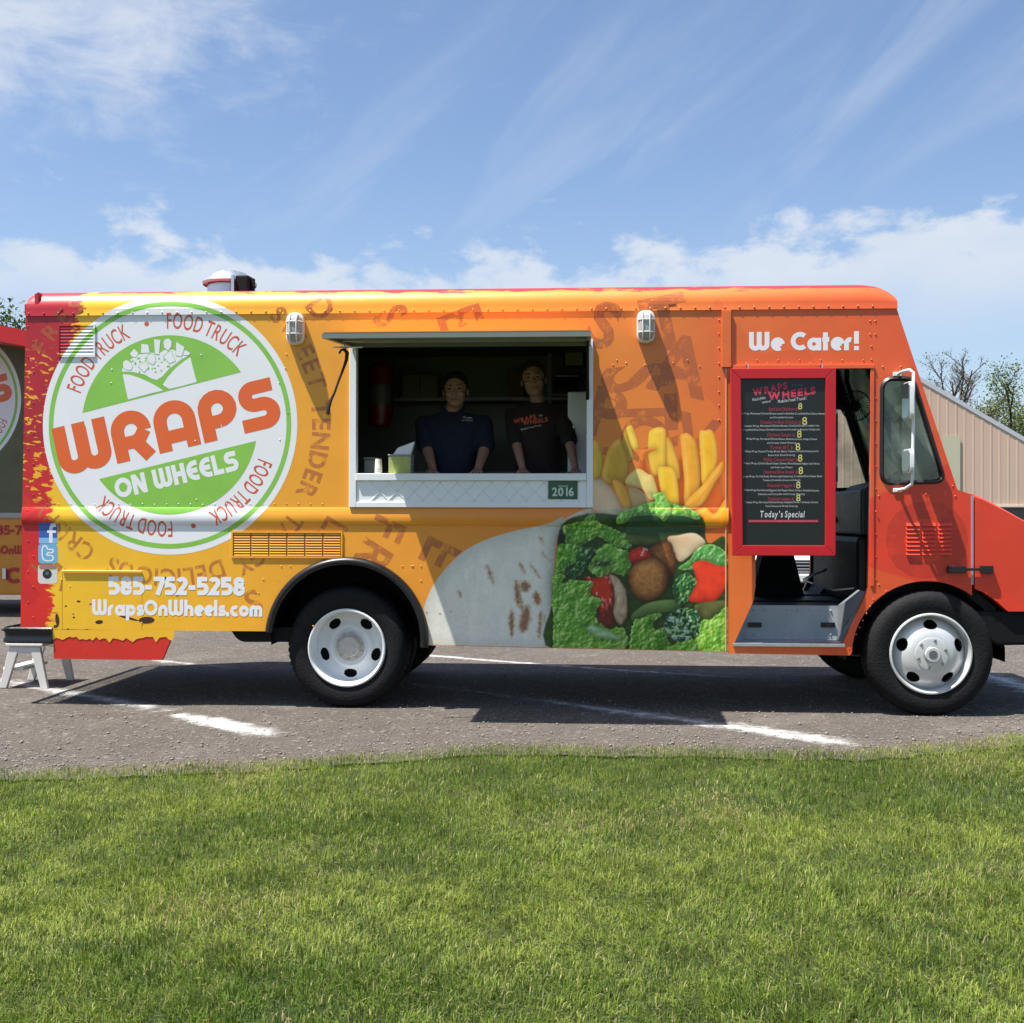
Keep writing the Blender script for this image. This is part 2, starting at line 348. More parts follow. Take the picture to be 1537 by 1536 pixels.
# mown lawn: blades in a fan in front of the camera and a little beyond the frame
def grass():
    r = np.random.default_rng(11); xs = []; ys = []
    for (d0, d1, dens) in ((2.7, 3.6, 19000), (3.6, 4.6, 15500), (4.6, 5.8, 11500), (5.8, 7.9, 8500)):
        w0, w1 = -.52 * d1 - .35, .47 * d1 + .35
        n = int((w1 - w0) * (d1 - d0) * dens); xs.append(r.uniform(w0, w1, n) - .062 * 5 * 0); ys.append(-D + r.uniform(d0, d1, n))
    x = np.concatenate(xs); y = np.concatenate(ys)
    ed = edge_y(x) - y
    keep = (ed + .26 * (fbm(x * 6, y * 6, 4) - .45)) > r.uniform(0, 1, len(x)) ** 1.3 * .26 - .05
    x, y, ed = x[keep], y[keep], ed[keep]; n = len(x)
    clump = fbm(x * 5, y * 5, 2, 4); patch = fbm(x * .9, y * .9, 21, 4); fine = fbm(x * 16, y * 16, 31, 2)
    h = (.017 + .030 * clump) * r.uniform(.5, 1.4, n); h *= np.clip(.55 + ed * 1.6, .45, 1)
    lean = r.normal(0, .62, n) + .2; ang = r.uniform(0, 6.283, n) * .6 + 6.283 * fbm(x * 2.3, y * 2.3, 55, 3); w = r.uniform(.0009, .0020, n)
    flat = r.random(n) < .20; lean[flat] = r.uniform(1.0, 1.45, flat.sum()); h[flat] *= 1.15
    dx, dy = np.cos(ang), np.sin(ang); px, py = -dy, dx
    def ring(t, bend, wd):
        hh = h * t; off = np.sin(lean * bend) * hh; zz = np.cos(np.clip(lean * bend, -1.45, 1.45)) * hh
        c = np.stack([x + dx * off, y + dy * off, zz - .004], -1); s = np.stack([px * w * wd, py * w * wd, 0 * w], -1); return c - s, c + s
    a0, a1 = ring(0, .4, 1.0); b0, b1 = ring(.55, .7, .9); c0, c1 = ring(1.0, 1.15, .12)
    V = np.stack([a0, a1, b1, b0, c1, c0], 1).reshape(-1, 3); k = (np.arange(n) * 6)[:, None]
    Fc = np.concatenate([k + np.array([[0, 1, 2, 3]]), k + np.array([[3, 2, 4, 5]])], 0)
    base = np.array([.098, .158, .022]); lite = np.array([.270, .325, .066]); straw = np.array([.42, .36, .17]); dark = np.array([.038, .070, .013])
    patch2 = fbm(x * 3.4, y * 3.4, 23, 3); m_ = np.clip((patch - .5) * 2.0 + (patch2 - .5) * 1.3 + .40 + r.normal(0, .25, n), 0, 1)[:, None]; col = base * (1 - m_) + lite * m_
    dk = np.clip((fine - .45) * 2.2, 0, .6)[:, None]; col = col * (1 - dk) + dark * dk
    dry = np.clip(.07 + 1.9 * np.clip(.30 - ed, 0, .3) * fbm(x * 2.0, y * 2.0, 78) * 1.6 + 1.2 * np.clip(fbm(x * 1.6, y * 1.6, 77) - .58, 0, 1), 0, .7)
    st = r.random(n) < dry; col[st] = straw * r.uniform(.55, 1.15, (st.sum(), 1))
    C = np.repeat(np.concatenate([col, np.ones((n, 1))], 1), 6, 0)
    return V, Fc, C
def grass_mat():
    m = bpy.data.materials.new('grass_blade'); m.use_nodes = True; t = NT(m.node_tree); b = t.n['Principled BSDF']
    c = t.node('ShaderNodeAttribute', attribute_name='Tint').outputs['Color']
    t.set(b.inputs['Base Color'], c); b.inputs['Roughness'].default_value = .55; b.inputs['Specular IOR Level'].default_value = .18
    tr = t.node('ShaderNodeBsdfTranslucent'); t.set(tr.inputs[0], t.mix(1.0, c, (1.25, 1.3, .7, 1), 'MULTIPLY'))
    mx = t.node('ShaderNodeMixShader', inp={0: .32}); t.l.new(b.outputs[0], mx.inputs[1]); t.l.new(tr.outputs[0], mx.inputs[2])
    t.l.new(mx.outputs[0], t.n['Material Output'].inputs[0]); return m
V, Fc, C = grass()
o = bulk('lawn_grass', V, Fc, grass_mat(), {'Tint': ('FLOAT_COLOR', C)}); o['kind'] = 'stuff'; tag(o, 'short mown green lawn with dry straw patches along the lot edge', 'grass')

# ================================================================== THE FOOD TRUCK
TRUCK = thing('food_truck', 'yellow and orange food truck with a round wrap logo and an open serving window', 'food truck', (-.6, 1.1, 0))
TW = 2.2                                      # body width
zc = lambda px, py, y=0: P(px, py, y)[1]
xc = lambda px, py, y=0: P(px, py, y)[0]
Z_RUB0, Z_RUB1 = zc(500, 789), zc(500, 762)
Z_R0, Z_R1 = zc(600, 470), zc(600, 460)       # drip rail
Z_TOP = zc(700, 433.5, .12)
X_REAR, X_SEAM, X_FRONT = xc(36, 600), xc(1094, 700), xc(1346, 464)
def prof(z):                                  # how far the near wall stands out towards the viewer at height z
    if Z_RUB0 < z < Z_RUB1:
        t = (z - Z_RUB0) / (Z_RUB1 - Z_RUB0); return .003 + .013 * math.sin(math.pi * t ** .8) ** .7
    if z < Z_R0: return 0.0
    if z < Z_R1: return .009
    t = min(1, (z - Z_R1) / (Z_TOP - Z_R1)); return .002 - .15 * (1 - math.sqrt(max(0, 1 - t * t * .985)))
LEVELS = [Z_RUB0 - .0004, Z_RUB0 + .0004, Z_RUB1 - .0004, Z_RUB1 + .0004] + [lerp(Z_RUB0, Z_RUB1, k / 12) for k in range(1, 12)] + [Z_R0 - .0006, Z_R0 + .0006, Z_R1 - .0006, Z_R1 + .0006] + [Z_R1 + (Z_TOP - Z_R1) * math.sin(math.pi / 2 * k / 10) for k in range(1, 10)]

# ---- the printed wrap: colour as a function of the place on the body
def wrap_color(t):
    """node graph: base colour of the vinyl wrap at the shading point"""
    g = t.node('ShaderNodeNewGeometry').outputs['Position']; x, y, z = t.xyz(g)
    X0, X1 = xc(30, 700), xc(1537, 700)
    f = t.m('DIVIDE', t.m('SUBTRACT', x, X0), X1 - X0)
    q = lambda px: (px - 30) / 1507
    c = t.ramp(f, [(q(60), (.86, .52, .028)), (q(250), (.85, .46, .026)), (q(450), (.83, .37, .030)), (q(700), (.82, .30, .030)), (q(950), (.79, .235, .034)), (q(1130), (.77, .165, .034)), (q(1280), (.76, .125, .032)), (q(1400), (.76, .105, .032))])
    # lower nose and cab turn red, with straight facet edges
    def half(a, b, soft=.012):               # 1 on the side below / right of the line a-b given in photo pixels
        (ax, az_), (bx, bz) = P(*a), P(*b); nx, nz = bz - az_, -(bx - ax); L = math.hypot(nx, nz)
        d = t.m('ADD', t.m('MULTIPLY', t.m('SUBTRACT', x, ax), nx / L), t.m('MULTIPLY', t.m('SUBTRACT', z, az_), nz / L))
        return t.step(d, -soft, soft)
    red1 = t.m('MULTIPLY', half((1280, 760), (1365, 722)), half((1480, 905), (1300, 848)) if False else 1.0)
    red1 = t.m('MULTIPLY', red1, t.step(x, xc(1285, 700), xc(1300, 700)))
    c = t.mix(red1, c, (.74, .052, .022, 1))
    orr = t.m('MULTIPLY', half((1300, 850), (1480, 906)), t.step(x, xc(1480, 850), xc(1440, 850)))
    orr = t.m('MULTIPLY', orr, t.step(x, xc(1225, 850), xc(1240, 850)))
    c = t.mix(orr, c, (.76, .105, .028, 1))
    vo = t.node('ShaderNodeTexVoronoi', inp={'Vector': t.vec(x, z), 'Scale': 2.1})
    tone = t.m('MULTIPLY', t.step(vo.outputs['Color'], .55, .60), t.step(x, xc(950, 700), xc(1100, 700)))
    c = t.mix(t.m('MULTIPLY', tone, .22), c, (.50, .06, .03, 1))
    # ragged red tail end with yellow flecks
    n1 = t.noise(t.vec(t.m('MULTIPLY', x, 2.4), t.m('MULTIPLY', z, 6.0)), 3.0, 6, .65, .3)
    xr = t.m('ADD', xc(78, 700), t.m('MULTIPLY', t.step(z, zc(100, 620), zc(100, 450)), .22))
    dd = t.m('SUBTRACT', t.m('ADD', x, t.m('MULTIPLY_ADD', n1, .34, -.17)), xr)
    red = t.step(dd, .012, -.012)
    redc = t.ramp(t.step(z, zc(60, 950), zc(60, 450)), [(0.0, (.66, .028, .020)), (.5, (.62, .024, .022)), (.62, (.40, .014, .024)), (1.0, (.46, .02, .030))])
    vr = t.node('ShaderNodeTexVoronoi', inp={'Vector': t.vec(t.m('MULTIPLY', x, 1.0), t.m('MULTIPLY', z, .8)), 'Scale': 7.0})
    redc = t.mix(t.m('MULTIPLY', t.step(vr.outputs['Color'], .5, .55), .35), redc, (.42, .012, .02, 1))
    fl = t.noise(t.vec(t.m('MULTIPLY', x, 1.0), t.m('MULTIPLY_ADD', x, .35, t.m('MULTIPLY', z, 2.4))), 13, 3, .5, .6)
    flm = t.m('MULTIPLY', t.step(fl, .585, .60), t.step(z, zc(60, 985), zc(60, 860)))
    flm = t.m('MULTIPLY', flm, t.m('MULTIPLY_ADD', t.step(t.m('ABSOLUTE', t.m('SUBTRACT', z, zc(60, 640))), .75, .15), .9, .1))
    flm = t.step(flm, .25, .4)
    redc = t.mix(flm, redc, (.83, .42, .03, 1))
    c = t.mix(red, c, redc)
    # dark red streaks along the roof edge
    n2 = t.noise(t.vec(t.m('MULTIPLY', x, 1.0), t.m('MULTIPLY', z, 9.0)), 3.4, 5, .7)
    zt = t.m('ADD', Z_TOP - .012, t.m('MULTIPLY_ADD', n2, -.16, .055))
    zt = t.m('ADD', zt, t.m('MULTIPLY', t.step(x, xc(700, 440), xc(300, 440)), .02))
    c = t.mix(t.step(t.m('SUBTRACT', z, zt), 0, .004), c, (.42, .030, .034, 1))
    c = t.mix(t.step(z, Z_TOP - .0045, Z_TOP - .002), c, (.40, .03, .032, 1))
    # thin dragged scratches of darker ink and small dark spatters
    n3 = t.noise(t.vec(t.m('MULTIPLY', x, 1.6), t.m('MULTIPLY', z, 22.0)), 4.0, 4, .6)
    c = t.mix(t.m('MULTIPLY', t.m('MULTIPLY', t.step(n3, .69, .72), t.step(t.noise(t.vec(x, z, 3.0), 2.2, 2), .5, .62)), .45), c, (.40, .09, .03, 1))
    return c, g
def vinyl(name, overlay=None):
    """vinyl on slightly wavy sheet metal; overlay(t, base) may change the colour"""
    m = bpy.data.materials.new(name); m.use_nodes = True; t = NT(m.node_tree); b = t.n['Principled BSDF']
    c, g = wrap_color(t)
    if overlay: c = overlay(t, c, g)
    dirt = t.m('MULTIPLY_ADD', t.noise(g, 2.2, 6, .65), .18, .90); c = t.mix(1.0, c, t.vec(dirt, dirt, dirt), 'MULTIPLY')
    t.set(b.inputs['Base Color'], c)
    t.set(b.inputs['Roughness'], t.m('MULTIPLY_ADD', t.noise(g, 3.0, 4), .20, .27)); b.inputs['Coat Weight'].default_value = .06; b.inputs['Coat Roughness'].default_value = .12; b.inputs['Specular IOR Level'].default_value = .45
    bn = t.node('ShaderNodeBump', inp={'Strength': .10, 'Height': t.noise(g, 2.6, 3, .5), 'Distance': .04}); t.l.new(bn.outputs[0], b.inputs['Normal'])
    return m
M_WRAP = vinyl('printed_vinyl_wrap')
M_GHOST = vinyl('faded_brown_print', lambda t, c, g: t.mix(t.m('MULTIPLY', t.step(t.noise(g, 9, 6, .75), .36, .50), .78), c, (.40, .105, .035, 1)))
M_FOOD = vinyl('food_picture_print', lambda t, c, g: t.mix(t.node('ShaderNodeAttribute', attribute_name='Paint').outputs['Alpha'], c, t.node('ShaderNodeAttribute', attribute_name='Paint').outputs['Color']))
def flat(name, col, var=.05): return mat(name, col, .32, var=var, vscale=3, coat=.15)
M_WHITE = flat('white_print', (.80, .81, .82)); M_GREEN = mat('green_print', (.24, .52, .07), .32, var=.18, vscale=4, coat=.15)
M_ORT = flat('orange_letter_print', (.74, .125, .022)); M_RUST = flat('rust_letter_print', (.60, .105, .045)); M_SPOT = flat('dark_spatter_print', (.06, .022, .015))
M_BLACK = mat('black_rubber', (.012, .012, .013), .42, var=.3, bump=.1); M_DARK = mat('chassis_black', (.0045, .0045, .005), .7, var=.4, spec=.25)
M_ALU = mat('brushed_aluminium', (.60, .62, .64), .34, .85, var=.10, vscale=14); M_GALV = mat('white_aluminium', (.82, .84, .85), .38, .08, var=.05)
M_GREY = mat('grey_step_paint', (.42, .46, .48), .5, var=.22, vscale=9); M_TRIM = mat('weathered_strip', (.42, .36, .36), .45, .3)
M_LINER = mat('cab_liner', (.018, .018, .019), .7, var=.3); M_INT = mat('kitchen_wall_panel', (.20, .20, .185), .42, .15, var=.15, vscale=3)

def sheet(name, loops, m, parent=TRUCK, eps=0.0, thick=0.0, conform=True, y0=0.0, levels=LEVELS, label=None):
    """flat outline(s) in (x,z), cut at the profile heights and wrapped onto the near wall"""
    flatl = [[Vector((a, b, 0)) for a, b in lp] for lp in loops]; allv = [v for lp in flatl for v in lp]
    tris = tessellate_polygon(flatl)
    return tri_sheet(name, [([(v.x, v.y) for v in allv], tris, eps)], m, parent, thick, conform, y0, levels, label)
def tri_sheet(name, pieces, m, parent=TRUCK, thick=0.0, conform=True, y0=0.0, levels=LEVELS, label=None):
    bmA = bmesh.new()
    for vs, fs, eps in pieces:
        if 0 < eps < .0085: eps *= .3              # print is thin: keep the layers within about 2 mm
        bm = bmesh.new(); bv = [bm.verts.new((a, 0, b)) for a, b in vs]
        for f in fs:
            if len(set(f)) > 2:
                try: bm.faces.new([bv[i] for i in f])
                except ValueError: pass
        bmesh.ops.remove_doubles(bm, verts=bm.verts, dist=1e-6)
        zs = [v.co.z for v in bm.verts]
        if conform and zs:
            for L in levels:
                if min(zs) < L < max(zs): bmesh.ops.bisect_plane(bm, geom=bm.verts[:] + bm.edges[:] + bm.faces[:], plane_co=(0, 0, L), plane_no=(0, 0, 1), dist=1e-6)
        for f in bm.faces:
            f.normal_update()
            if f.normal.y > 0: f.normal_flip()
        for v in bm.verts: v.co.y = y0 - ((prof(v.co.z) if conform else 0) + eps)
        if thick:
            r = bmesh.ops.extrude_face_region(bm, geom=bm.faces[:])
            for e in r['geom']:
                if isinstance(e, bmesh.types.BMVert): e.co.y = y0 + thick
            bmesh.ops.recalc_face_normals(bm, faces=bm.faces)
        me = bpy.data.meshes.new('t'); bm.to_mesh(me); bm.free(); bmA.from_mesh(me); bpy.data.meshes.remove(me)
    me = bpy.data.meshes.new(name); bmA.to_mesh(me); bmA.free()
    o = link(name, me, m, parent)
    if label: o['label'] = label
    return o
px2 = lambda pts: [P(*p) for p in pts]

# ---- body shell
AC = P(520, 960); AR = .552                                    # rear wheel arch
FC = P(1392, 984); FR = .525                                   # front wheel arch
def arch(c, r, z_left, z_right, n=28, left_first=True):
    a0 = 180 - math.degrees(math.asin(max(-1, min(1, (z_left - c[1]) / r)))); a1 = math.degrees(math.asin(max(-1, min(1, (z_right - c[1]) / r))))
    p = arcpts(c[0], c[1], r, a0, a1, n); return p if left_first else p[::-1]
zb1, zb2, zb3 = zc(300, 947), zc(650, 969), zc(1092, 979)
WIN = px2([(527, 513), (888, 511), (888, 762), (525, 762)])
outer = [(X_REAR + .01, Z_R0), (X_SEAM, Z_R0), (X_SEAM, zb3)] + arch(AC, AR, zb1, zb2, left_first=False) + [(X_REAR - .02, zb1)]
sheet('side_panel', [outer, WIN], M_WRAP, thick=.04)
door_px = [(1134, 553), (1310, 553), (1303, 882), (1300, 892), (1266, 966), (1102, 966), (1131, 902), (1134, 880)]
DOOR = px2(door_px)
win_px = [(1322, 566), (1372, 566), (1421, 725), (1321, 728)]
SWIN = roundpoly(px2(win_px), [.10, .07, .09, .09], 7)
cab_out = [(X_SEAM + .002, Z_R0), (X_FRONT, Z_R0)] + px2([(1437, 735), (1459, 743)]) + [(xc(1459, 880), FC[1] + math.sqrt(max(0, FR ** 2 - (xc(1459, 880) - FC[0]) ** 2)))]
a_end = math.degrees(math.atan2(cab_out[-1][1] - FC[1], cab_out[-1][0] - FC[0]))
cab_out += arcpts(FC[0], FC[1], FR, a_end, 178, 24) + [P(1276, 984), P(1268, 984), (X_SEAM + .002, zc(1094, 981))]
sheet('cab_side_panel', [cab_out, DOOR, SWIN], M_WRAP, thick=.04, conform=False)
sheet('cab_liner', [cab_out, DOOR, SWIN], M_LINER, eps=-.046, thick=.056, conform=False)
# far side, same outline
def mirror_y(o):
    for v in o.data.vertices: v.co.y = -v.co.y if False else (2 * (TW / 2 - 1.1) - v.co.y + 0)
    o.data.flip_normals(); return o
def far(o):                                     # o is based on the truck root at y = 1.1 = TW / 2
    for v in o.data.vertices: v.co.y = -v.co.y
    o.data.flip_normals(); return o
M_FARW = mat('far_side_orange', (.70, .14, .03), .4, var=.1)
far(sheet('side_panel', [[(X_REAR + .01, Z_R0), (X_SEAM, Z_R0), (X_SEAM, zb3)] + arch(AC, AR, zb1, zb2, left_first=False) + [(X_REAR - .02, zb1)]], M_FARW, thick=.04, label='far side panel of the truck body'))
far(sheet('cab_side_panel', [cab_out, DOOR, SWIN], M_FARW, thick=.04, conform=False))
far(sheet('cab_liner', [cab_out, DOOR, SWIN], M_LINER, eps=-.046, thick=.056, conform=False))
# roof: cross-section swept along x, rounding down at the nose
def roof():
    N = 40; xs = [X_REAR + .012, X_REAR + .05] + [lerp(X_REAR + .10, xc(1274, 430), i / 14) for i in range(15)]
    xe = X_FRONT + .004; xb = xc(1282, 430)
    xs += [xb + (xe - xb) * math.sin(math.pi / 2 * k / 12) for k in range(1, 13)]
    zs_ = [Z_R0, Z_R0 + .0004, Z_R1, Z_R1 + .0005] + [Z_R1 + (Z_TOP - Z_R1) * math.sin(math.pi / 2 * k / 10) for k in range(1, 11)]
    sec = [(-prof(z + 1e-5) if i else 0, z) for i, z in enumerate(zs_)]
    sec[1] = (-.009, Z_R0 + .0004)
    half_ = sec + [(.35, Z_TOP + .012), (TW / 2, Z_TOP + .02)]
    full = half_ + [(TW - y, z) for y, z in half_[-2::-1]]
    vs = []; fs = []; n = len(full)
    for x in xs:
        k = 1.0
        if x > xb: u = (x - xb) / (xe - xb); k = math.sqrt(max(0.0, 1 - (u * .97) ** 2.8))
        if x < X_REAR + .03: k = .82
        for (y, z) in full:
            zz = z if z <= Z_R1 else Z_R1 + (z - Z_R1) * k
            vs.append((x, y, zz))
    for i in range(len(xs) - 1):
        for j in range(n - 1): fs.append((i * n + j, i * n + j + 1, (i + 1) * n + j + 1, (i + 1) * n + j))
    fs += [tuple(range(n)), tuple((len(xs) - 1) * n + j for j in range(n - 1, -1, -1))]
    return MB().add(vs, fs)
roof().build('roof', M_WRAP, TRUCK, smooth=.5)
RC = mat('rear_corner_red', (.42, .02, .03), .4)
MB().prism(px2([(36, 473), (36, 456), (51, 455), (51, 441), (57, 438), (60, 473)]), .004, .10).build('corner_cap', RC, TRUCK, bevel=.006)
# rear wall, floor, bulkhead, ceiling lining
ZF = zc(1190, 909, .30)                        # cab and kitchen floor height
MB().box(X_REAR - .015, X_REAR + .03, .05, TW - .05, zb1 + .02, Z_R0 - .004).build('rear_wall', mat('rear_wall_red', (.5, .03, .02), .4), TRUCK)
XA0, XA1 = AC[0] - AR - .04, AC[0] + AR + .04
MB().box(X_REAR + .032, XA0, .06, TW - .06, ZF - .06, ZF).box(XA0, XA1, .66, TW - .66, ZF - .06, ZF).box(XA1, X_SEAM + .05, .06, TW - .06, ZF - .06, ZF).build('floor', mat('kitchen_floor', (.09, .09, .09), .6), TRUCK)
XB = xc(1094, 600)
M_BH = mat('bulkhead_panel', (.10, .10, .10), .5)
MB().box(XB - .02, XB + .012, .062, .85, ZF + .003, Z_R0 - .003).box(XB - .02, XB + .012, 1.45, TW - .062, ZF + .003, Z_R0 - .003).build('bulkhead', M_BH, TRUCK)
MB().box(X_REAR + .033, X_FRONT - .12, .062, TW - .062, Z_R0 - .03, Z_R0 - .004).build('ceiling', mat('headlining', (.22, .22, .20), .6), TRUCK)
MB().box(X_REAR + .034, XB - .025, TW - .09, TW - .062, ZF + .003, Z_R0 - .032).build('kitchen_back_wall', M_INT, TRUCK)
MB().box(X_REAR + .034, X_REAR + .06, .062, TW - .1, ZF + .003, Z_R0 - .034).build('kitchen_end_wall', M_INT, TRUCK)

# seams, posts and rivets
zt5 = zc(1090, 552)
MB().box(xc(1083, 500), xc(1097, 500), -.022, -.001, zt5, Z_R0 - .002).build('post_strip', M_WRAP, TRUCK, bevel=.003)
MB().box(xc(1088.6, 800), xc(1090.2, 800), -.0052, -.0006, zb3 + .004, zt5).build('panel_seam', mat('pale_seam', (.75, .45, .25), .4), TRUCK)
MB().box(xc(1306, 700), xc(1311.5, 700), -.010, -.0008, zc(1310, 880), zc(1310, 553)).build('door_edge_strip', M_WRAP, TRUCK, bevel=.002)
MB().box(xc(1100, 553), xc(1312, 553), -.014, -.0008, zc(1200, 554), zc(1200, 548)).build('door_header', M_WRAP, TRUCK, bevel=.002)
riv = MB()
def rivet(px, py, r=.0085, zfix=None):
    x, z = P(px, py); z = zfix if zfix is not None else z
    yb = -prof(z); n = 6; vs = [(x + r * math.cos(6.283 * k / n), yb + .0005, z + r * math.sin(6.283 * k / n)) for k in range(n)] + [(x + .6 * r * math.cos(6.283 * k / n), yb - r * .55, z + .6 * r * math.sin(6.283 * k / n)) for k in range(n)]
    riv.add(vs, [(k, (k + 1) % n, (k + 1) % n + n, k + n) for k in range(n)] + [tuple(range(n, 2 * n))])
zr = Z_R0 + .018
for k in range(58): rivet(44 + k * 22.2, 466, zfix=zr)
for k in range(8): rivet(1079, 480 + k * 21.6 + (random.random() - .5) * 2, .0075)
for k in range(9): rivet(1314.5, 598 + k * 34, .0075)
for k in range(13): rivet(1104 + k * 16 * 1.0, 541 + (k % 2) * 5, .0065)
for (a, b) in ((1306, 482), (1314, 482), (1306, 502), (1314, 502), (1308, 520), (1308, 540), (1325, 551), (1352, 551), (1430, 730), (1434, 745), (1319, 745), (1390, 742), (1319, 878), (1330, 888)): rivet(a, b, .0075)
for k in range(8): rivet(1311 - k * 5.2, 900 + k * 10.5, .0065)
for k in range(24): rivet(70 + k * 18, 757 + (random.random() - .5) * 1.5, .006)
for k in range(18): rivet(530 + k * 16.6, 793, .0055)
for k in range(16): rivet(422 + k * 14, 850 - 0 * k, .0065) if abs(422 + k * 14 - 520) > 75 else None
for (a, b) in ((168, 555), (302, 533), (419, 575), (167, 575), (295, 750), (293, 662), (420, 660), (432, 620), (92, 870), (105, 880), (213, 935), (640, 918), (660, 920), (676, 918), (920, 548), (940, 545), (968, 548), (1010, 545), (1050, 550), (926, 541), (985, 541), (1032, 541), (430, 532), (428, 553), (470, 940), (395, 870), (388, 890), (620, 850), (632, 872)): rivet(a, b, .0065)
for k in range(20): rivet(42 + (k % 2) * 8, 490 + k * 23, .0065)
RIVO = riv.build('rivet_rows', M_WRAP, TRUCK, smooth=1.2); RIVO['kind'] = 'stuff'

# ---- hood and nose
HOOD = px2([(1463, 742), (1478, 748), (1508, 764), (1545, 785), (1590, 812), (1618, 838), (1624, 918), (1513, 918), (1496, 903), (1478, 890), (1463, 884)])
def hood():
    n = len(HOOD); ring = []; ys = [(0.0, 1.0), (.05, 1.0), (.16, 1.0)]
    mb = MB(); stations = [(-.001, .965), (.03, 1.0), (.25, 1.03), (TW / 2, 1.05), (TW - .25, 1.03), (TW - .03, 1.0), (TW + .001, .965)]
    zmid = zc(1540, 850); vs = []
    for y, k in stations:
        for i, (x, z) in enumerate(HOOD):
            zz = z if z < zmid else zmid + (z - zmid) * k
            vs.append((x, y, zz))
    fs = [tuple(range(n)), tuple((len(stations) - 1) * n + j for j in range(n - 1, -1, -1))]
    for s_ in range(len(stations) - 1):
        for i in range(n): fs.append((s_ * n + i, s_ * n + (i + 1) % n, (s_ + 1) * n + (i + 1) % n, (s_ + 1) * n + i))
    return mb.add(vs, fs)
hd = hood().build('hood', M_WRAP, TRUCK, smooth=.6)
MB().prism(px2([(1461, 744), (1461, 878), (1457.2, 878), (1457.2, 744)]), -.004, .03).build('hood_seam_strip', M_TRIM, TRUCK)
lt = MB().box(xc(1421, 854), xc(1448, 854), -.035, -.003, zc(1430, 860), zc(1430, 849.5)).box(xc(1446, 854), xc(1472, 854), -.030, -.012, zc(1430, 856.5), zc(1430, 852.5)).box(xc(1470, 854), xc(1489, 854), -.035, -.003, zc(1430, 860.5), zc(1430, 849)).build('hood_latch', M_BLACK, TRUCK, bevel=.004)
MB().prism(px2([(1455, 918), (1640, 918), (1640, 968), (1500, 970), (1470, 955)]), .03, TW - .03).build('front_bumper', M_DARK, TRUCK, bevel=.02)
MB().prism(px2([(1436, 880), (1463, 884), (1498, 912), (1500, 935), (1490, 936), (1480, 915), (1450, 892)]), .05, .30).build('fender_liner', M_DARK, TRUCK)
# louvres on the cab: three columns
for cxp in (1360, 1384, 1408):
    mb = MB()
    for k in range(8):
        zt_, zb_ = zc(cxp, 785 + k * 6.2), zc(cxp, 789.6 + k * 6.2); x0, x1 = xc(cxp, 800), xc(cxp + 20, 800)
        mb.add([(x0, -.0006, zt_), (x1, -.0006, zt_), (x1, -.013, zb_), (x0, -.013, zb_), (x0, -.0006, zb_ - .001), (x1, -.0006, zb_ - .001)], [(0, 3, 2, 1), (3, 4, 5, 2), (0, 4, 3), (1, 2, 5)])
    mb.build('louvre', M_WRAP, TRUCK)
# upper rear vent, lower body vent, filler flap
def vent(name, x0, x1, y0, y1, cols, rows, m=M_WRAP, proud=.007):
    mb = MB(); xa, xb_ = xc(x0, y0), xc(x1, y0); za, zb_ = zc(x0, y1), zc(x0, y0); w = .012
    fr = MB().box(xa - w, xb_ + w, -.009, -.0006, zb_, zb_ + w).box(xa - w, xb_ + w, -.009, -.0006, za - w, za).box(xa - w, xa, -.009, -.0006, za, zb_).box(xb_, xb_ + w, -.009, -.0006, za, zb_)
    o = fr.build(name, m, TRUCK)
    for c in range(cols):
        xl = lerp(xa, xb_, c / cols) + (.006 if cols > 1 else 0); xr_ = lerp(xa, xb_, (c + 1) / cols) - (.006 if cols > 1 else 0)
        mb = MB()
        for r in range(rows):
            zt_ = lerp(zb_, za, r / rows) - .001; zd = lerp(zb_, za, (r + .72) / rows)
            mb.add([(xl, -.001, zt_), (xr_, -.001, zt_), (xr_, -proud, zd), (xl, -proud, zd), (xl, -.001, zd - .002), (xr_, -.001, zd - .002)], [(0, 3, 2, 1), (3, 4, 5, 2), (0, 4, 3), (1, 2, 5)])
        mb.build('louvre_column', m, o)
    return o
_lc = P(254, 638); _lr = 191 * (xc(445, 638) - xc(64, 638)) / 381.0
def _disc_over(t, c, g):
    x, y, z = t.xyz(g); dx = t.m('SUBTRACT', x, _lc[0]); dz = t.m('SUBTRACT', z, _lc[1]); d = t.m('SQRT', t.m('ADD', t.m('MULTIPLY', dx, dx), t.m('MULTIPLY', dz, dz)))
    c = t.mix(t.step(d, _lr + .002, _lr - .002), c, (.80, .81, .82, 1)); ring = t.m('MULTIPLY', t.step(d, _lr * .953 + .002, _lr * .953 - .002), t.step(d, _lr * .916 - .002, _lr * .916 + .002)); return t.mix(ring, c, (.24, .52, .07, 1))
vent('upper_vent', 90, 141, 490, 534, 1, 9, vinyl('vent_print', _disc_over))
RIVO.data.materials[0] = bpy.data.materials['vent_print']
lv = vent('lower_vent', 350, 512, 800, 835, 6, 9, proud=.006)
M_SLOT = mat('vent_dark_slot', (.24, .12, .02), .6)
MB().box(xc(350, 800), xc(512, 800), -.0022, -.0004, zc(350, 835), zc(350, 800)).build('vent_recess', M_SLOT, lv)
fx0, fx1, fz0, fz1 = xc(94, 900), xc(213, 900), zc(94, 945), zc(94, 858)
MB().box(fx0, fx1, -.0009, -.0004, fz0, fz1 - .004).build('service_flap', M_WRAP, TRUCK)
MB().box(fx0 - .004, fx1 + .002, -.0003, -.0001, fz0 - .005, fz1 - .003).build('flap_gap', M_SLOT, TRUCK)
MB().tube([(fx0, -.009, fz1 + .004), (fx1, -.009, fz1 + .004)], .006, 6).build('flap_hinge', mat('pale_yellow_hinge', (.80, .55, .15), .35), TRUCK, smooth=1)
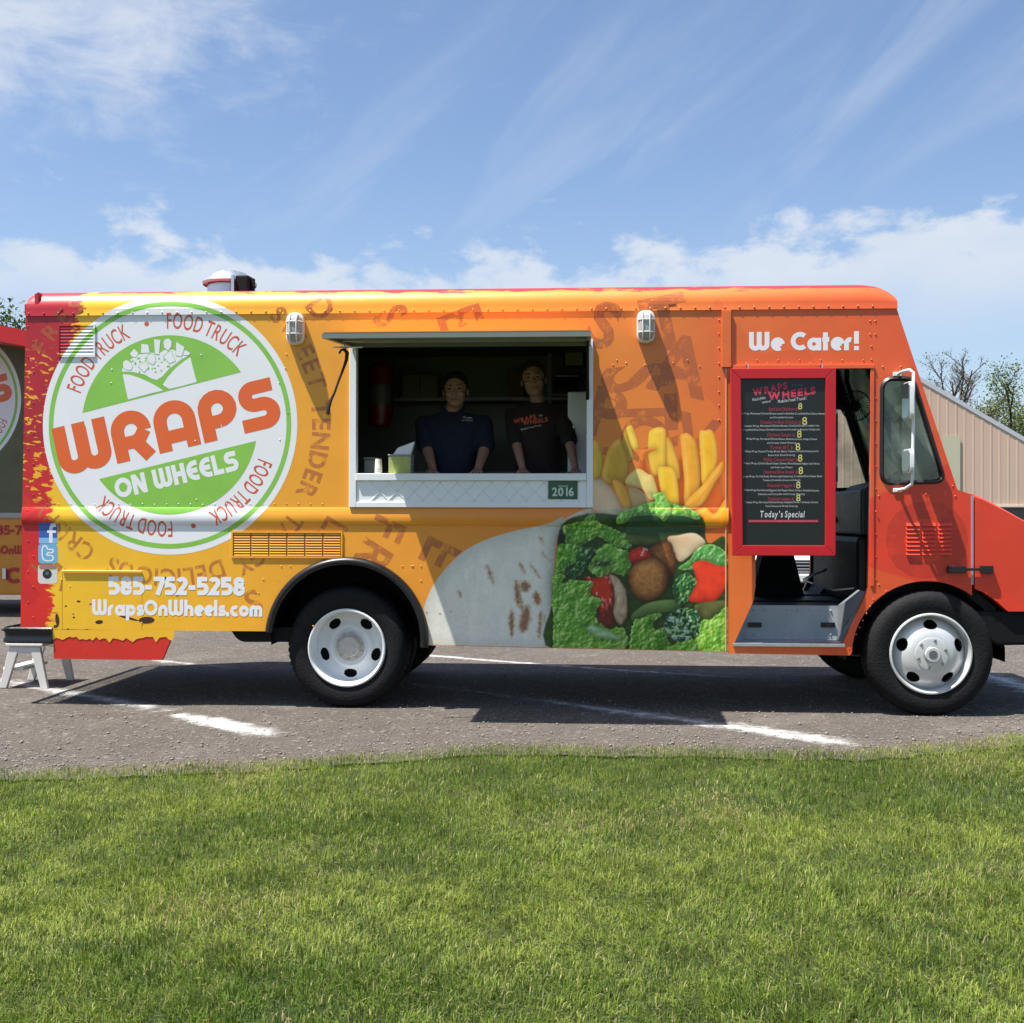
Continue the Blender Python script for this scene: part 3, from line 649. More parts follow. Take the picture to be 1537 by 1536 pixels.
# red side skirt at the tail
def skirt_overlay(t, c, g): return c
MB().prism(px2([(81, 956), (259, 955), (244, 991), (81, 989)]), -.006, .02).build('rear_skirt', mat('red_skirt_print', (.60, .030, .020), .32, var=.1, coat=.15), TRUCK)
tail = MB()
yel = flat('yellow_drip_print', (.85, .47, .03))
rag = [(80, 945.5)] + [(80 + k * 5, 957 + random.uniform(-1.5, 5) + (4 if k % 7 == 3 else 0)) for k in range(0, 37)] + [(262, 953), (262, 945.5)]
sheet('ragged_yellow_edge', [px2(rag)], yel, eps=.0086, conform=False)
# black rear bumper and mesh step
zbm0, zbm1 = zc(40, 966), zc(40, 941.5)
def bumper_loop(x0, x1, y0, y1, r):
    return roundpoly([(x0, y0), (x1, y0), (x1, y1), (x0, y1)], r, 6)
bx0, bx1 = xc(2, 955), xc(79, 955)
lp = bumper_loop(bx0, bx1, -.02, TW + .02, [.07, 0, 0, .07]); n = len(lp); mb = MB()
secs = [(zbm0, .012), (zbm0 + .012, 0), (zbm0 + .03, .0), (zbm0 + .045, .008), (zbm1 - .045, .008), (zbm1 - .03, 0), (zbm1 - .01, 0), (zbm1, .012)]
vs = []
for z_, ins in secs:
    for (a, b) in lp: vs.append((a + (ins if a < bx1 - .01 else 0), b + ins * (1 if b < 1 else -1), z_))
fs = [(s_ * n + i, s_ * n + (i + 1) % n, (s_ + 1) * n + (i + 1) % n, (s_ + 1) * n + i) for s_ in range(len(secs) - 1) for i in range(n)]
rb = MB(); 
# hollow: only the rim, so that light falls through the mesh deck
rim_in = bumper_loop(bx0 + .05, bx1, .03, TW - .03, [.04, 0, 0, .04])
nb = len(rim_in)
MB().add(vs, fs).build('rear_bumper', mat('black_bumper_gloss', (.010, .010, .012), .26, var=.3), TRUCK, smooth=.7)
gr = MB(); zg = zbm1 - .02
for k in range(42):
    yy = -.02 + k * .054
    gr.tube([(bx0 + .01, yy, zg), (bx0 + .34, yy + .16, zg)], .0065, 4, False); gr.tube([(bx0 + .34, yy, zg), (bx0 + .01, yy + .16, zg)], .0065, 4, False)
gr.build('mesh_deck', M_DARK, TRUCK)
# silver sill plate and step well
MB().box(xc(1100, 968), xc(1268, 968), -.012, .30, zc(1200, 971), zc(1200, 966)).build('sill_plate', M_ALU, TRUCK, bevel=.003)
zs0 = zc(1200, 966)
rx0, rx1 = xc(1121, 930, .30), xc(1257, 930, .30)
st = MB().box(rx0, rx1, .30, .33, zs0 - .002, ZF).build('step_riser', M_GREY, TRUCK)
for a, b in ((1123, 1143), (1232, 1253)): MB().box(xc(a, 937, .295), xc(b, 937, .295), .288, .2995, zc(a, 941.5, .295), zc(a, 934.5, .295)).build('grip_pad', M_BLACK, st)
rv = MB()
for k in range(8): rv.ball((lerp(rx0 + .05, rx1 - .05, k / 7), .298, ZF - .035), .007, 5)
for k in range(6): rv.ball((lerp(rx0 + .05, rx1 - .05, k / 5), .298, zs0 + .035), .006, 5)
o = rv.build('rivet_rows', M_GREY, st); o['kind'] = 'stuff'
MB().add([(rx1, .30, zs0), (rx1, .30, ZF), (xc(1301, 890), .045, zc(1301, 889)), (xc(1266, 966), .045, zs0), (xc(1301, 890), .30, zc(1301, 889))], [(0, 1, 2, 3), (1, 4, 2)]).build('step_side', mat('dark_grey_step_paint', (.17, .185, .20), .55), TRUCK)
MB().add([(rx0, .30, zs0), (rx0, .30, ZF), (xc(1131, 902), .045, zc(1131, 902)), (xc(1103, 966), .045, zs0)], [(3, 2, 1, 0)]).build('step_side', M_GREY, TRUCK)
MB().box(rx0 - .05, X_FRONT + .25, .334, TW - .06, ZF - .05, ZF - .001).build('cab_floor', mat('cab_floor_mat', (.030, .036, .042), .5), TRUCK)

# ---- under the body
ch = MB()
for yy in (.68, TW - .76): ch.box(X_REAR + .1, xc(1600, 950), yy, yy + .08, zb1 + .02, zb1 + .20)
ch.build('frame_rails', M_DARK, TRUCK)
MB().box(X_REAR + .05, XA0, .10, TW - .10, zb1 + .21, ZF - .062).box(XA0, XA1, .67, TW - .67, zb1 + .21, ZF - .062).box(XA1, X_SEAM, .10, TW - .10, zb1 + .21, ZF - .062).build('underfloor', M_DARK, TRUCK)
MB().prism(roundpoly(px2([(338, 944), (440, 944), (440, 966), (352, 966)]), [.0, .0, .02, .06]), .10, .55).build('fuel_tank', M_DARK, TRUCK)
for cxp, cyp in ((521, 980), (1397, 980)):
    x, z = P(cxp, cyp); MB().tube([(x, .25, .42), (x, TW - .25, .42)], .055, 10).build('axle', M_DARK, TRUCK, smooth=1)
x, z = P(521, 980); MB().ball((x, TW / 2, .42), .17, 10).build('differential', M_DARK, TRUCK, smooth=3)
# wheel well liner behind the wheels so that the arches read black
for c, r in ((AC, AR + .02), (FC, FR + .03)):
    lp = arcpts(c[0], c[1], r, -5, 185, 20)
    mb = MB(); n = len(lp); vs = [(a, .05, b) for a, b in lp] + [(a, .62, b) for a, b in lp]
    mb.add(vs, [(i, i + 1, i + 1 + n, i + n) for i in range(n - 1)] + [tuple(range(n, 2 * n))]); mb.build('wheel_well', M_DARK, TRUCK)
    mb2 = MB().add([(a, TW - b_, z_) for a, b_, z_ in [(v[0], v[1], v[2]) for v in vs]], [(i, i + 1, i + 1 + n, i + n) for i in range(n - 1)] + [tuple(range(n, 2 * n))]); mb2.build('wheel_well', M_DARK, TRUCK)
# black rubber arch flare
fl = MB(); lp = arch(AC, AR + .004, zb1 - .005, zb2 - .01, 40); n = len(lp)
sec = [(-.012, .02), (-.012, -.030), (.004, -.046), (.024, -.044), (.040, -.026), (.045, -.001), (.03, .02)]
vs = []
for (a, b) in lp:
    dx, dz = (a - AC[0]) / AR, (b - AC[1]) / AR
    for (ro, yy) in sec: vs.append((a + dx * ro, yy, b + dz * ro))
m_ = len(sec)
fl.add(vs, [(i * m_ + j, i * m_ + (j + 1) % m_, (i + 1) * m_ + (j + 1) % m_, (i + 1) * m_ + j) for i in range(n - 1) for j in range(m_)] + [tuple(range(m_)), tuple((n - 1) * m_ + j for j in range(m_ - 1, -1, -1))])
fl.build('wheel_arch_flare', mat('flare_rubber', (.0075, .0075, .008), .36, var=.3), TRUCK, smooth=.9)
MB().prism(px2([(632, 962), (640, 962), (640, 972), (633, 972)]), -.02, .03).build('side_marker', mat('red_marker', (.3, .02, .015), .3), TRUCK)

# ---- wheels
M_TYRE = mat('tyre_rubber', (.0058, .0058, .0062), .78, var=.45, vscale=10, bump=.25, bscale=60, spec=.3)
M_RIMW = mat('white_rim_enamel', (.74, .76, .76), .30, var=.08, vscale=12, coat=.2); M_RIMS = mat('silver_rim', (.66, .67, .66), .34, .35, var=.14, vscale=16)
M_HUB = mat('dusty_hub_metal', (.52, .50, .46), .5, .4, var=.45, vscale=60, bump=.5, bscale=90)
def tyre_profile(R, w):
    return [(R * .625, .012), (R * .66, -.002), (R * .74, -.012), (R * .84, -.014), (R * .91, -.006), (R * .955, .012), (R * .985, .030), (R, .05), (R, w - .05), (R * .985, w - .03), (R * .91, w + .006), (R * .8, w + .012), (R * .64, w - .01)]
def wheel(c, R, w, dish, sgn=1, front=False, detail=True, base_mat=None):
    """sgn = 1: outer face towards the viewer (-y)"""
    root_o = None
    def tr(mb):
        mb.v = [(p[0], c[1] + sgn * (p[1]), p[2]) for p in mb.v]; return mb
    prof_ = tyre_profile(R, w)
    blocks = lambda k, j: ((-.003 if front else -.008) if (j in (6, 7, 8, 9) and k % 3 == 0) else 0)
    tmb = tr(MB().lathe(prof_, (c[0], 0, c[2]), 'y', 168 if detail else 48, mod=blocks if detail else None))
    # rest the tyre on the ground: flatten the contact patch a little
    tmb.v = [(a, b, max(d, .0015)) for a, b, d in tmb.v]
    wh = tmb.build('wheel', M_TYRE, TRUCK, smooth=.6)
    rr = R * .645; m = M_RIMS if front else M_RIMW
    rim_p = [(rr * 1.0, -.004), (rr * .985, -.016), (rr * .955, -.018), (rr * .93, -.006), (rr * .90, .025)] + ([(rr * .885, .05), (rr * .87, .075)] if front else [(rr * .885, .06), (rr * .875, .11), (rr * .87, dish)])
    rim_p += [(rr * .87, w * .8)]
    tr(MB().lathe(rim_p, (c[0], 0, c[2]), 'y', 72)).build('rim', m, wh, smooth=.8)
    # disc with real hand holes
    nr, na = 36, 240; r_in, r_out = .10, rr * .885
    def yd(r):
        u = (r - r_in) / (r_out - r_in)
        if front: return lerp(-.028, .062, u ** 2.2) 
        return dish - .03 * math.exp(-((u - .28) / .2) ** 2) + (.0 if u > .12 else -.01)
    hole_r, hw, hh = (rr * .70, .050, .033) if not front else (rr * .71, .047, .033)
    a_off = math.radians(90 if front else -90)
    vs = []; fs = []
    for i in range(nr + 1):
        r = lerp(r_in, r_out, i / nr)
        for k in range(na): a = 2 * math.pi * k / na; vs.append((c[0] + r * math.cos(a), yd(r), c[2] + r * math.sin(a)))
    for i in range(nr):
        for k in range(na):
            r = lerp(r_in, r_out, (i + .5) / nr); a = 2 * math.pi * (k + .5) / na; hole = False
            for q in range(5):
                ah = a_off + q * 2 * math.pi / 5; da = (a - ah + math.pi) % (2 * math.pi) - math.pi
                if (da * hole_r / hw) ** 2 + ((r - hole_r) / hh) ** 2 < 1: hole = True
            if not hole: fs.append((i * na + k, i * na + (k + 1) % na, (i + 1) * na + (k + 1) % na, (i + 1) * na + k))
    dsc = tr(MB().add(vs, fs)).build('wheel_disc', m, wh, smooth=1.2)
    tr(MB().lathe([(.0, (.13 if front else dish + .05)), (rr * .86, (.13 if front else dish + .05))], (c[0], 0, c[2]), 'y', 40)).build('brake_drum', M_DARK, wh)
    y_h = -.028 if front else dish - .01
    hp = [(.118, y_h + .008), (.115, y_h - .004), (.105, y_h - .006)] + ([(.055, y_h - .006), (.055, y_h - .028), (.048, y_h - .034), (.0, y_h - .034)] if front else [(.082, y_h - .008), (.078, y_h - .055), (.070, y_h - .066), (.0, y_h - .068)])
    hub = tr(MB().lathe(hp, (c[0], 0, c[2]), 'y', 40)).build('hub', M_RIMS if front else M_HUB, wh, smooth=.7)
    if front: tr(MB().lathe([(.058, y_h - .007), (.058, y_h - .012), (.030, y_h - .030), (.030, y_h - .0361), (0, y_h - .0362)], (c[0], 0, c[2]), 'y', 24)).build('hub_cap', mat('greasy_steel', (.20, .20, .20), .4, .6), wh, smooth=.6)
    nb = 6 if front else 10; rb_ = .098 if front else .100
    for q in range(nb):
        a = 2 * math.pi * (q + .3) / nb; x_, z_ = c[0] + rb_ * math.cos(a), c[2] + rb_ * math.sin(a)
        tr(MB().lathe([(.013, y_h + .010), (.013, y_h - .007), (.008, y_h - .011), (0, y_h - .011)], (x_, 0, z_), 'y', 6)).build('lug_nut', M_HUB if not front else mat('nut_steel', (.35, .35, .35), .35, .8), wh)
    return wh
RT = .446
rxw = xc(519, 980); fxw = xc(1396, 980)
wheel((rxw, .035, RT - .006), RT, .245, .145)
wheel((rxw, .335, RT - .006), RT, .245, .10, detail=False)
wheel((rxw, TW - .035, RT - .006), RT, .245, .145, sgn=-1, detail=False); wheel((rxw, TW - .335, RT - .006), RT, .245, .10, sgn=-1, detail=False)
wheel((fxw, -.015, RT - .006), RT, .245, .05, front=True)
wheel((fxw, TW + .015, RT - .006), RT, .245, .05, sgn=-1, front=True, detail=False)

# ---- windscreen, side glass, gaskets
def glass_mat():
    m = bpy.data.materials.new('greenish_glass'); m.use_nodes = True; t = NT(m.node_tree); t.n.remove(t.n['Principled BSDF'])
    tr = t.node('ShaderNodeBsdfTransparent', inp={0: (.76, .87, .80, 1)}); gl = t.node('ShaderNodeBsdfGlossy', inp={0: (.9, .95, .92, 1), 1: .03})
    fr = t.node('ShaderNodeFresnel', inp={0: 1.5}); mx = t.node('ShaderNodeMixShader'); t.set(mx.inputs[0], t.m('MULTIPLY_ADD', fr.outputs[0], .9, .03)); t.l.new(tr.outputs[0], mx.inputs[1]); t.l.new(gl.outputs[0], mx.inputs[2])
    df = t.node('ShaderNodeBsdfDiffuse', inp={0: (.34, .42, .37, 1)}); g = t.node('ShaderNodeNewGeometry').outputs['Position']
    m2 = t.node('ShaderNodeMixShader'); t.set(m2.inputs[0], t.m('MULTIPLY', t.step(t.noise(g, 4, 4), .28, .72), .42)); t.l.new(mx.outputs[0], m2.inputs[1]); t.l.new(df.outputs[0], m2.inputs[2])
    t.l.new(m2.outputs[0], t.n['Material Output'].inputs[0]); return m
M_GLASS = glass_mat()
def gasket(loop, w, y0, y1):
    """ring along a closed (x,z) loop"""
    n = len(loop); mb = MB(); c = Vector((sum(p[0] for p in loop) / n, sum(p[1] for p in loop) / n)); vs = []
    for i in range(n):
        p = Vector(loop[i]); t = Vector(loop[(i + 1) % n]) - Vector(loop[i - 1]); t.normalize(); nr = Vector((t.y, -t.x))
        if nr.dot(p - c) < 0: nr = -nr
        o_ = p + nr * .006; i_ = p - nr * w; mid = p - nr * w * .45
        vs += [(o_.x, y0, o_.y), (mid.x, y1, mid.y), (i_.x, y0, i_.y), (i_.x, y0 + .03, i_.y)]
    mb.add(vs, [(i * 4 + j, i * 4 + j + 1, ((i + 1) % n) * 4 + j + 1, ((i + 1) % n) * 4 + j) for i in range(n) for j in range(3)]); return mb
sg = gasket(SWIN, .026, -.0015, -.016).build('side_window', M_BLACK, TRUCK, smooth=1.0)
sheet('pane', [SWIN], M_GLASS, parent=sg, eps=-.018, thick=0, conform=False)
sg2 = MB(); gk = gasket(SWIN, .03, -.0015, -.016); gk.v = [(a, TW - b, c_) for a, b, c_ in gk.v]; sg2 = gk.build('side_window', M_BLACK, TRUCK, smooth=1.0)
sheet('pane', [SWIN], M_GLASS, parent=sg2, eps=0, thick=0, conform=False, y0=TW - .02)
A, B = Vector(P(1345, 466)), Vector(P(1436, 733)); dn = (B - A).normalized()
def slab(u0, u1, y0, y1, off, th):
    nrm = Vector((-dn.y, dn.x)); 
    if nrm.x < 0: nrm = -nrm
    a = A.lerp(B, u0) + nrm * off; b = A.lerp(B, u1) + nrm * off; c_ = b - nrm * th; d_ = a - nrm * th
    return [(a.x, a.y), (b.x, b.y), (c_.x, c_.y), (d_.x, d_.y)], y0, y1
wsf = MB()
for u0_, u1_, ya, yb in ((0, .10, .042, TW - .042), (.94, 1.0, .042, TW - .042), (.10, .94, .042, .10), (.10, .94, TW - .10, TW - .042), (.10, .94, TW / 2 - .03, TW / 2 + .03)):
    lp, a_, b_ = slab(u0_, u1_, ya, yb, -.002, .04); wsf.prism(lp, a_, b_)
wso = wsf.build('windscreen_frame', M_DARK, TRUCK)
for ya, yb in ((.10, TW / 2 - .03), (TW / 2 + .03, TW - .10)):
    lp, a_, b_ = slab(.10, .94, ya, yb, -.015, .005); MB().prism(lp, a_, b_).build('windscreen_pane', M_GLASS, wso)
MB().box(xc(1436, 740) - .02, xc(1463, 742) + .0, .042, TW - .042, zc(1450, 800), zc(1450, 746)).build('cowl', M_WRAP, TRUCK)

# ---- mirror brackets
M_MW = mat('white_mirror_tube', (.78, .78, .77), .3, var=.05)
def mirror_set(side):
    y = (lambda v: v) if side < 0 else (lambda v: TW - v)
    pt = lambda px, py, yy: (xc(px, py), y(yy), zc(px, py))
    mb = MB().tube([pt(1347, 562, -.002), pt(1350, 560, -.09), pt(1357, 559, -.14), pt(1362, 563, -.15), pt(1362, 640, -.15), pt(1361, 715, -.15), pt(1360, 728, -.145), pt(1354, 734, -.09), pt(1347, 736, -.002)], .0115, 8)
    o = mb.build('mirror_bracket', M_MW, TRUCK, smooth=1)
    for (a, b, w) in ((577, 632, .15), (676, 711, .14)):
        z0, z1 = zc(1356, b), zc(1356, a); x_ = xc(1356, 600)
        lp = roundpoly([(y(-.03), z0), (y(-.22), z0), (y(-.22), z1), (y(-.03), z1)], .04)
        MB().prismx(lp, x_ - .012, x_ + .014).build('mirror_head', M_MW, o, smooth=.6)
        lp2 = roundpoly([(y(-.038), z0 + .01), (y(-.212), z0 + .01), (y(-.212), z1 - .01), (y(-.038), z1 - .01)], .035)
        MB().prismx(lp2, x_ - .020, x_ - .0125).build('mirror_glass', mat('mirror_glass', (.25, .27, .28), .05, .9), o)
        MB().tube([(x_ + .014, y(-.13), (z0 + z1) / 2), (xc(1362, 600), y(-.15), (z0 + z1) / 2)], .016, 8).build('mirror_clamp', M_ALU, o, smooth=1)
    return o
mirror_set(-1); mirror_set(1)
for (a, b) in ((1347, 562), (1347, 736)): MB().box(xc(a - 7, b), xc(a + 6, b), -.012, -.0006, zc(a, b + 3), zc(a, b - 3)).build('bracket_foot', M_MW, TRUCK, bevel=.003)

# ---- bulkhead lamps with cages
def wall_lamp(px, py):
    x, z = P(px, py); w, h = .064, .116
    lp = [(a + x, b + z) for a, b in roundpoly([(-w, -h), (w, -h), (w, h), (-w, h)], .064, 8)]
    base = MB().prism(lp, -.055, -.0006).build('bulkhead_lamp', mat('lamp_white_plastic', (.74, .74, .71), .38), TRUCK, bevel=.008)
    inner = lambda k: [((a - x) * k + x, (b - z) * k + z) for a, b in lp]
    mb = MB(); rings = [(.86, -.056), (.80, -.080), (.62, -.10), (.30, -.108)]; n = len(lp); vs = []
    for k, y in rings: vs += [(a, y, b) for a, b in inner(k)]
    mb.add(vs, [(r * n + i, r * n + (i + 1) % n, (r + 1) * n + (i + 1) % n, (r + 1) * n + i) for r in range(3) for i in range(n)] + [tuple(3 * n + i for i in range(n))])
    mb.build('lens', mat('ribbed_lamp_glass', (.36, .37, .36), .18, var=.2, vscale=40), base, smooth=1.0)
    cg = MB()
    for zz in (-.045, .045): cg.tube([(x + w * .95 * math.cos(math.pi * k / 10), -.058 - .056 * math.sin(math.pi * k / 10), z + zz) for k in range(11)], .0045, 6)
    for xx in (-.025, .025): cg.tube([(x + xx, -.058 - .058 * math.sin(math.pi * k / 12) ** .6, z + h * .93 * math.cos(math.pi * k / 12)) for k in range(13)], .004, 6)
    cg.build('cage', mat('lamp_white_plastic', (.7, .7, .68), .4), base, smooth=1)
wall_lamp(445, 495); wall_lamp(969, 492)

# ---- roof extractor
RV = 1.0
zro = Z_TOP + .018; cx_ = xc(345, 425, RV); ppm = F / (D + RV)
rr_ = 38 / ppm
rvb = MB().lathe([(rr_ * .88, -.02), (rr_ * .88, zc(345, 421, RV) - zro), (rr_ * .80, zc(345, 420, RV) - zro)], (cx_, RV, zro), 'z', 40).build('roof_vent', M_ALU, TRUCK, smooth=.6)
zt0 = zc(345, 424, RV) - zro; zt1 = zc(345, 406.5, RV) - zro
MB().lathe([(rr_ * 1.05, zt0 - .03), (rr_ * 1.08, zt0 - .01), (rr_ * .84, zt0 + (zt1 - zt0) * .35), (rr_ * .66, zt0 + (zt1 - zt0) * .72), (rr_ * .35, zt0 + (zt1 - zt0) * .93), (0, zt1)], (cx_, RV, zro), 'z', 40).build('vent_hood', M_ALU, rvb, smooth=.7)
MB().box(cx_ + rr_ * .62, cx_ + rr_ * 1.15, RV - .28, RV - .10, zro - .02, zc(345, 424, RV)).build('motor_box', M_DARK, rvb, bevel=.01)
MB().box(cx_ + rr_ * .50, cx_ + rr_ * .61, RV - .30, RV - .28, zro - .02, zc(345, 424, RV)).build('motor_bracket', M_ALU, rvb)
MB().tube([(cx_ + rr_ * 1.2, RV - .2, zro), (cx_ + rr_ * 1.22, RV - .2, zc(345, 428, RV)), (cx_ + rr_ * 1.0, RV - .2, zc(345, 425, RV))], .02, 8).build('vent_cable', M_DARK, rvb, smooth=1)

# ================================================================== PRINT ON THE WRAP
# ---- lettering: the built-in sans, and a heavy round stroke alphabet
_fc = bpy.data.curves.new('lettering_source', 'FONT'); _fo = bpy.data.objects.new('lettering_source', _fc); _cache = {}
def glyph(ch, off=0.0, shear=0.0):
    """(verts, faces, width) of one character, cap height 1"""
    k = (ch, round(off, 4), shear)
    if k not in _cache:
        _fc.size = 1 / .682; _fc.offset = off; _fc.shear = shear; _fc.body = ch; _fc.resolution_u = 4; _fo.to_mesh_clear(); me = _fo.to_mesh()
        vs = [(v.co.x, v.co.y) for v in me.vertices]; fs = [tuple(p.vertices) for p in me.polygons]
        w = max([v[0] for v in vs], default=.25) + .10 if vs else .32
        _cache[k] = (vs, fs, w)
    return _cache[k]
def text_pieces(s, x, z, h, off=0.0, rot=0.0, align='c', eps=.002, squeeze=1.0, track=0.0, shear=0.0):
    gl = [glyph(c, off, shear) for c in s]; Wd = sum((g[2] + track) for g in gl) * h * squeeze
    cur = {'c': -Wd / 2, 'l': 0, 'r': -Wd}[align]; ca, sa = math.cos(rot), math.sin(rot); out = []
    for g in gl:
        out.append(([(x + (cur + a * h * squeeze) * ca - b * h * sa, z + (cur + a * h * squeeze) * sa + b * h * ca) for a, b in g[0]], g[1], eps)); cur += (g[2] + track) * h * squeeze
    return out
def ring_text(s, c, r, a0, a1, h, off=0.0, eps=.002, inward=False):
    """letters spread clockwise from angle a0 to a1 (degrees), heads outward"""
    gl = [glyph(ch, off) for ch in s]; tot = sum(g[2] for g in gl) - .1; out = []; cur = 0; sq = min(1.0, math.radians(abs(a0 - a1)) * (r + h * .4) / (tot * h))
    for g in gl:
        a = math.radians(lerp(a0, a1, (cur + (g[2] - .1) / 2) / tot)); cur += g[2]; rot = a - math.pi / 2; ca, sa = math.cos(rot), math.sin(rot); bx, bz = c[0] + r * math.cos(a), c[1] + r * math.sin(a); w = g[2] - .1
        out.append(([(bx + (p - w / 2) * h * sq * ca - q * h * sa, bz + (p - w / 2) * h * sq * sa + q * h * ca) for p, q in g[0]], g[1], eps))
    return out
def stroke(pts, w):
    """polyline -> strip of given width with mitred joints"""
    pts = [p for i, p in enumerate(pts) if i == 0 or math.hypot(p[0] - pts[i - 1][0], p[1] - pts[i - 1][1]) > 1e-5]
    n = len(pts); V_ = [Vector(p) for p in pts]; L = []; R = []
    for i in range(n):
        a = (V_[i] - V_[i - 1]).normalized() if i else None; b = (V_[i + 1] - V_[i]).normalized() if i < n - 1 else None
        t = (a + b).normalized() if a and b else (a or b); nr = Vector((-t.y, t.x)); k = 1.0
        if a and b: k = 1 / max(.45, Vector((-a.y, a.x)).dot(nr))
        L.append(V_[i] + nr * w / 2 * k); R.append(V_[i] - nr * w / 2 * k)
    return [(p.x, p.y) for p in L] + [(p.x, p.y) for p in R], [(i, i + 1, n + i + 1, n + i) for i in range(n - 1)]
def A_(cx, cy, r, a0, a1, n=14, sy=1.0): return [(cx + r * math.cos(math.radians(lerp(a0, a1, i / n))), cy + sy * r * math.sin(math.radians(lerp(a0, a1, i / n)))) for i in range(n + 1)]
SW = .27
BAU = {  # strokes on a unit cap height; (strokes, advance)
 'W': ([[(.135, 1), (.135, .34)] + A_(.335, .335, .20, 180, 360)[1:] + [(.535, 1)], [(.545, .9), (.545, .335)] + A_(.745, .335, .20, 180, 360)[1:] + [(.945, 1)]], 1.13),
 'R': ([[(.135, 0), (.135, .60)] + A_(.405, .60, .265, 180, 0)[1:] + [(.67, .56)], [(.20, .36), (.46, .36), (.56, .42), (.665, .56)], [(.42, .42), (.685, .0)]], .86),
 'A': ([[(.135, 0), (.135, .565)] + A_(.42, .58, .285, 180, 0) + [(.705, 0)], [(.18, .28), (.66, .28)]], .90),
 'P': ([[(.135, 0), (.135, .62)] + A_(.385, .62, .25, 180, -90), [(.39, .37), (.20, .37)]], .78),
 'S': ([[(.74, .865), (.36, .865)] + A_(.36, .69, .175, 90, 270)[1:] + [(.48, .515)] + A_(.48, .325, .19, 90, -90) + [(.03, .135)]], .80),
 'O': ([A_(.49, .5, .36, 0, 360, 30)], 1.02), 'N': ([[(.135, 0), (.135, 1)], [(.18, .92), (.62, .08)], [(.67, 0), (.67, 1)]], .86),
 'H': ([[(.135, 0), (.135, 1)], [(.62, 0), (.62, 1)], [(.2, .5), (.56, .5)]], .81), 'E': ([[(.66, .865), (.49, .865)] + A_(.49, .5, .365, 90, 270, 18)[1:] + [(.66, .135)], [(.26, .5), (.62, .5)]], .74),
 'L': ([[(.135, 1), (.135, .135), (.60, .135)]], .66), 'C': ([A_(.49, .5, .36, 48, 312, 20)], .86),
 'e': ([[(.20, .36), (.58, .36)], A_(.375, .345, .235, 0, 305, 20)], .70), 'a': ([A_(.345, .335, .22, 0, 360, 22), [(.60, .0), (.60, .67)]], .78),
 't': ([[(.16, .95), (.16, .0)], [(.0, .58), (.36, .58)]], .42), 'r': ([[(.125, 0), (.125, .36)] + A_(.33, .36, .20, 180, 75)[1:]], .50),
 'p': ([A_(.36, .335, .22, 0, 360, 22), [(.125, -.30), (.125, .67)]], .76), 's': ([[(.46, .565), (.26, .565)] + A_(.26, .455, .11, 90, 270, 8)[1:] + [(.32, .345)] + A_(.32, .235, .11, 90, -90, 8) + [(.04, .125)]], .53),
 'n': ([[(.125, 0), (.125, .36)] + A_(.34, .36, .205, 180, 0)[1:] + [(.545, 0)]], .70), 'h': ([[(.125, 0), (.125, 1)], [(.125, .36)] + A_(.34, .36, .205, 180, 0)[1:] + [(.545, 0)]], .70),
 'l': ([[(.125, 0), (.125, 1)]], .30), 'c': ([A_(.36, .335, .225, 50, 310, 18)], .62), 'o': ([A_(.36, .335, .225, 0, 360, 22)], .74),
 'm': ([[(.125, 0), (.125, .40)] + A_(.29, .40, .165, 180, 0)[1:] + [(.455, 0)], [(.455, .40)] + A_(.62, .40, .165, 180, 0)[1:] + [(.785, 0)]], .94),
 '.': ([[(.13, 0), (.13, .26)]], .30), '!': ([[(.14, .34), (.14, 1)], [(.14, 0), (.14, .22)]], .32), '-': ([[(.03, .42), (.40, .42)]], .46), ' ': ([], .34),
 '5': ([[(.58, .88), (.16, .88), (.16, .54), (.32, .56)] + A_(.33, .34, .215, 90, -100, 12)[1:] + [(.06, .13)]], .66), '8': ([A_(.34, .72, .165, 0, 360, 18), A_(.34, .30, .195, 0, 360, 20)], .68),
 '7': ([[(.04, .88), (.56, .88), (.24, .0)]], .60), '2': ([A_(.31, .68, .20, 160, -30, 10) + [(.14, .125), (.58, .125)]], .64)}
def bau_text(s, x, z, h, rot=0.0, w=SW, eps=.003, length=None, fit=True):
    Wd = sum(BAU[c][1] for c in s); sx = (length / (Wd * h)) if length else 1.0; ca, sa = math.cos(rot), math.sin(rot); cur = 0; out = []; q = 0
    for ch in s:
        st, adv = BAU[ch]
        for k, p in enumerate(st):
            vs, fs = stroke(p, w)
            out.append(([(x + (cur + a) * h * sx * ca - b * h * sa, z + (cur + a) * h * sx * sa + b * h * ca) for a, b in vs], fs, eps + .0003 * (k % 3)))
        cur += adv
    return out
def disc(c, r, n=96): return [(c[0] + r * math.cos(2 * math.pi * i / n), c[1] + r * math.sin(2 * math.pi * i / n)) for i in range(n)]
def decal(name, loops_list, m, parent, eps, **kw):
    """several outlines [outer, holes...] joined into one printed sheet"""
    pcs = []
    for loops in loops_list:
        fl = [[Vector((a, b, 0)) for a, b in lp] for lp in loops]; pcs.append(([(v.x, v.y) for lp in fl for v in lp], tessellate_polygon(fl), eps))
    return tri_sheet(name, pcs, m, parent, **kw)

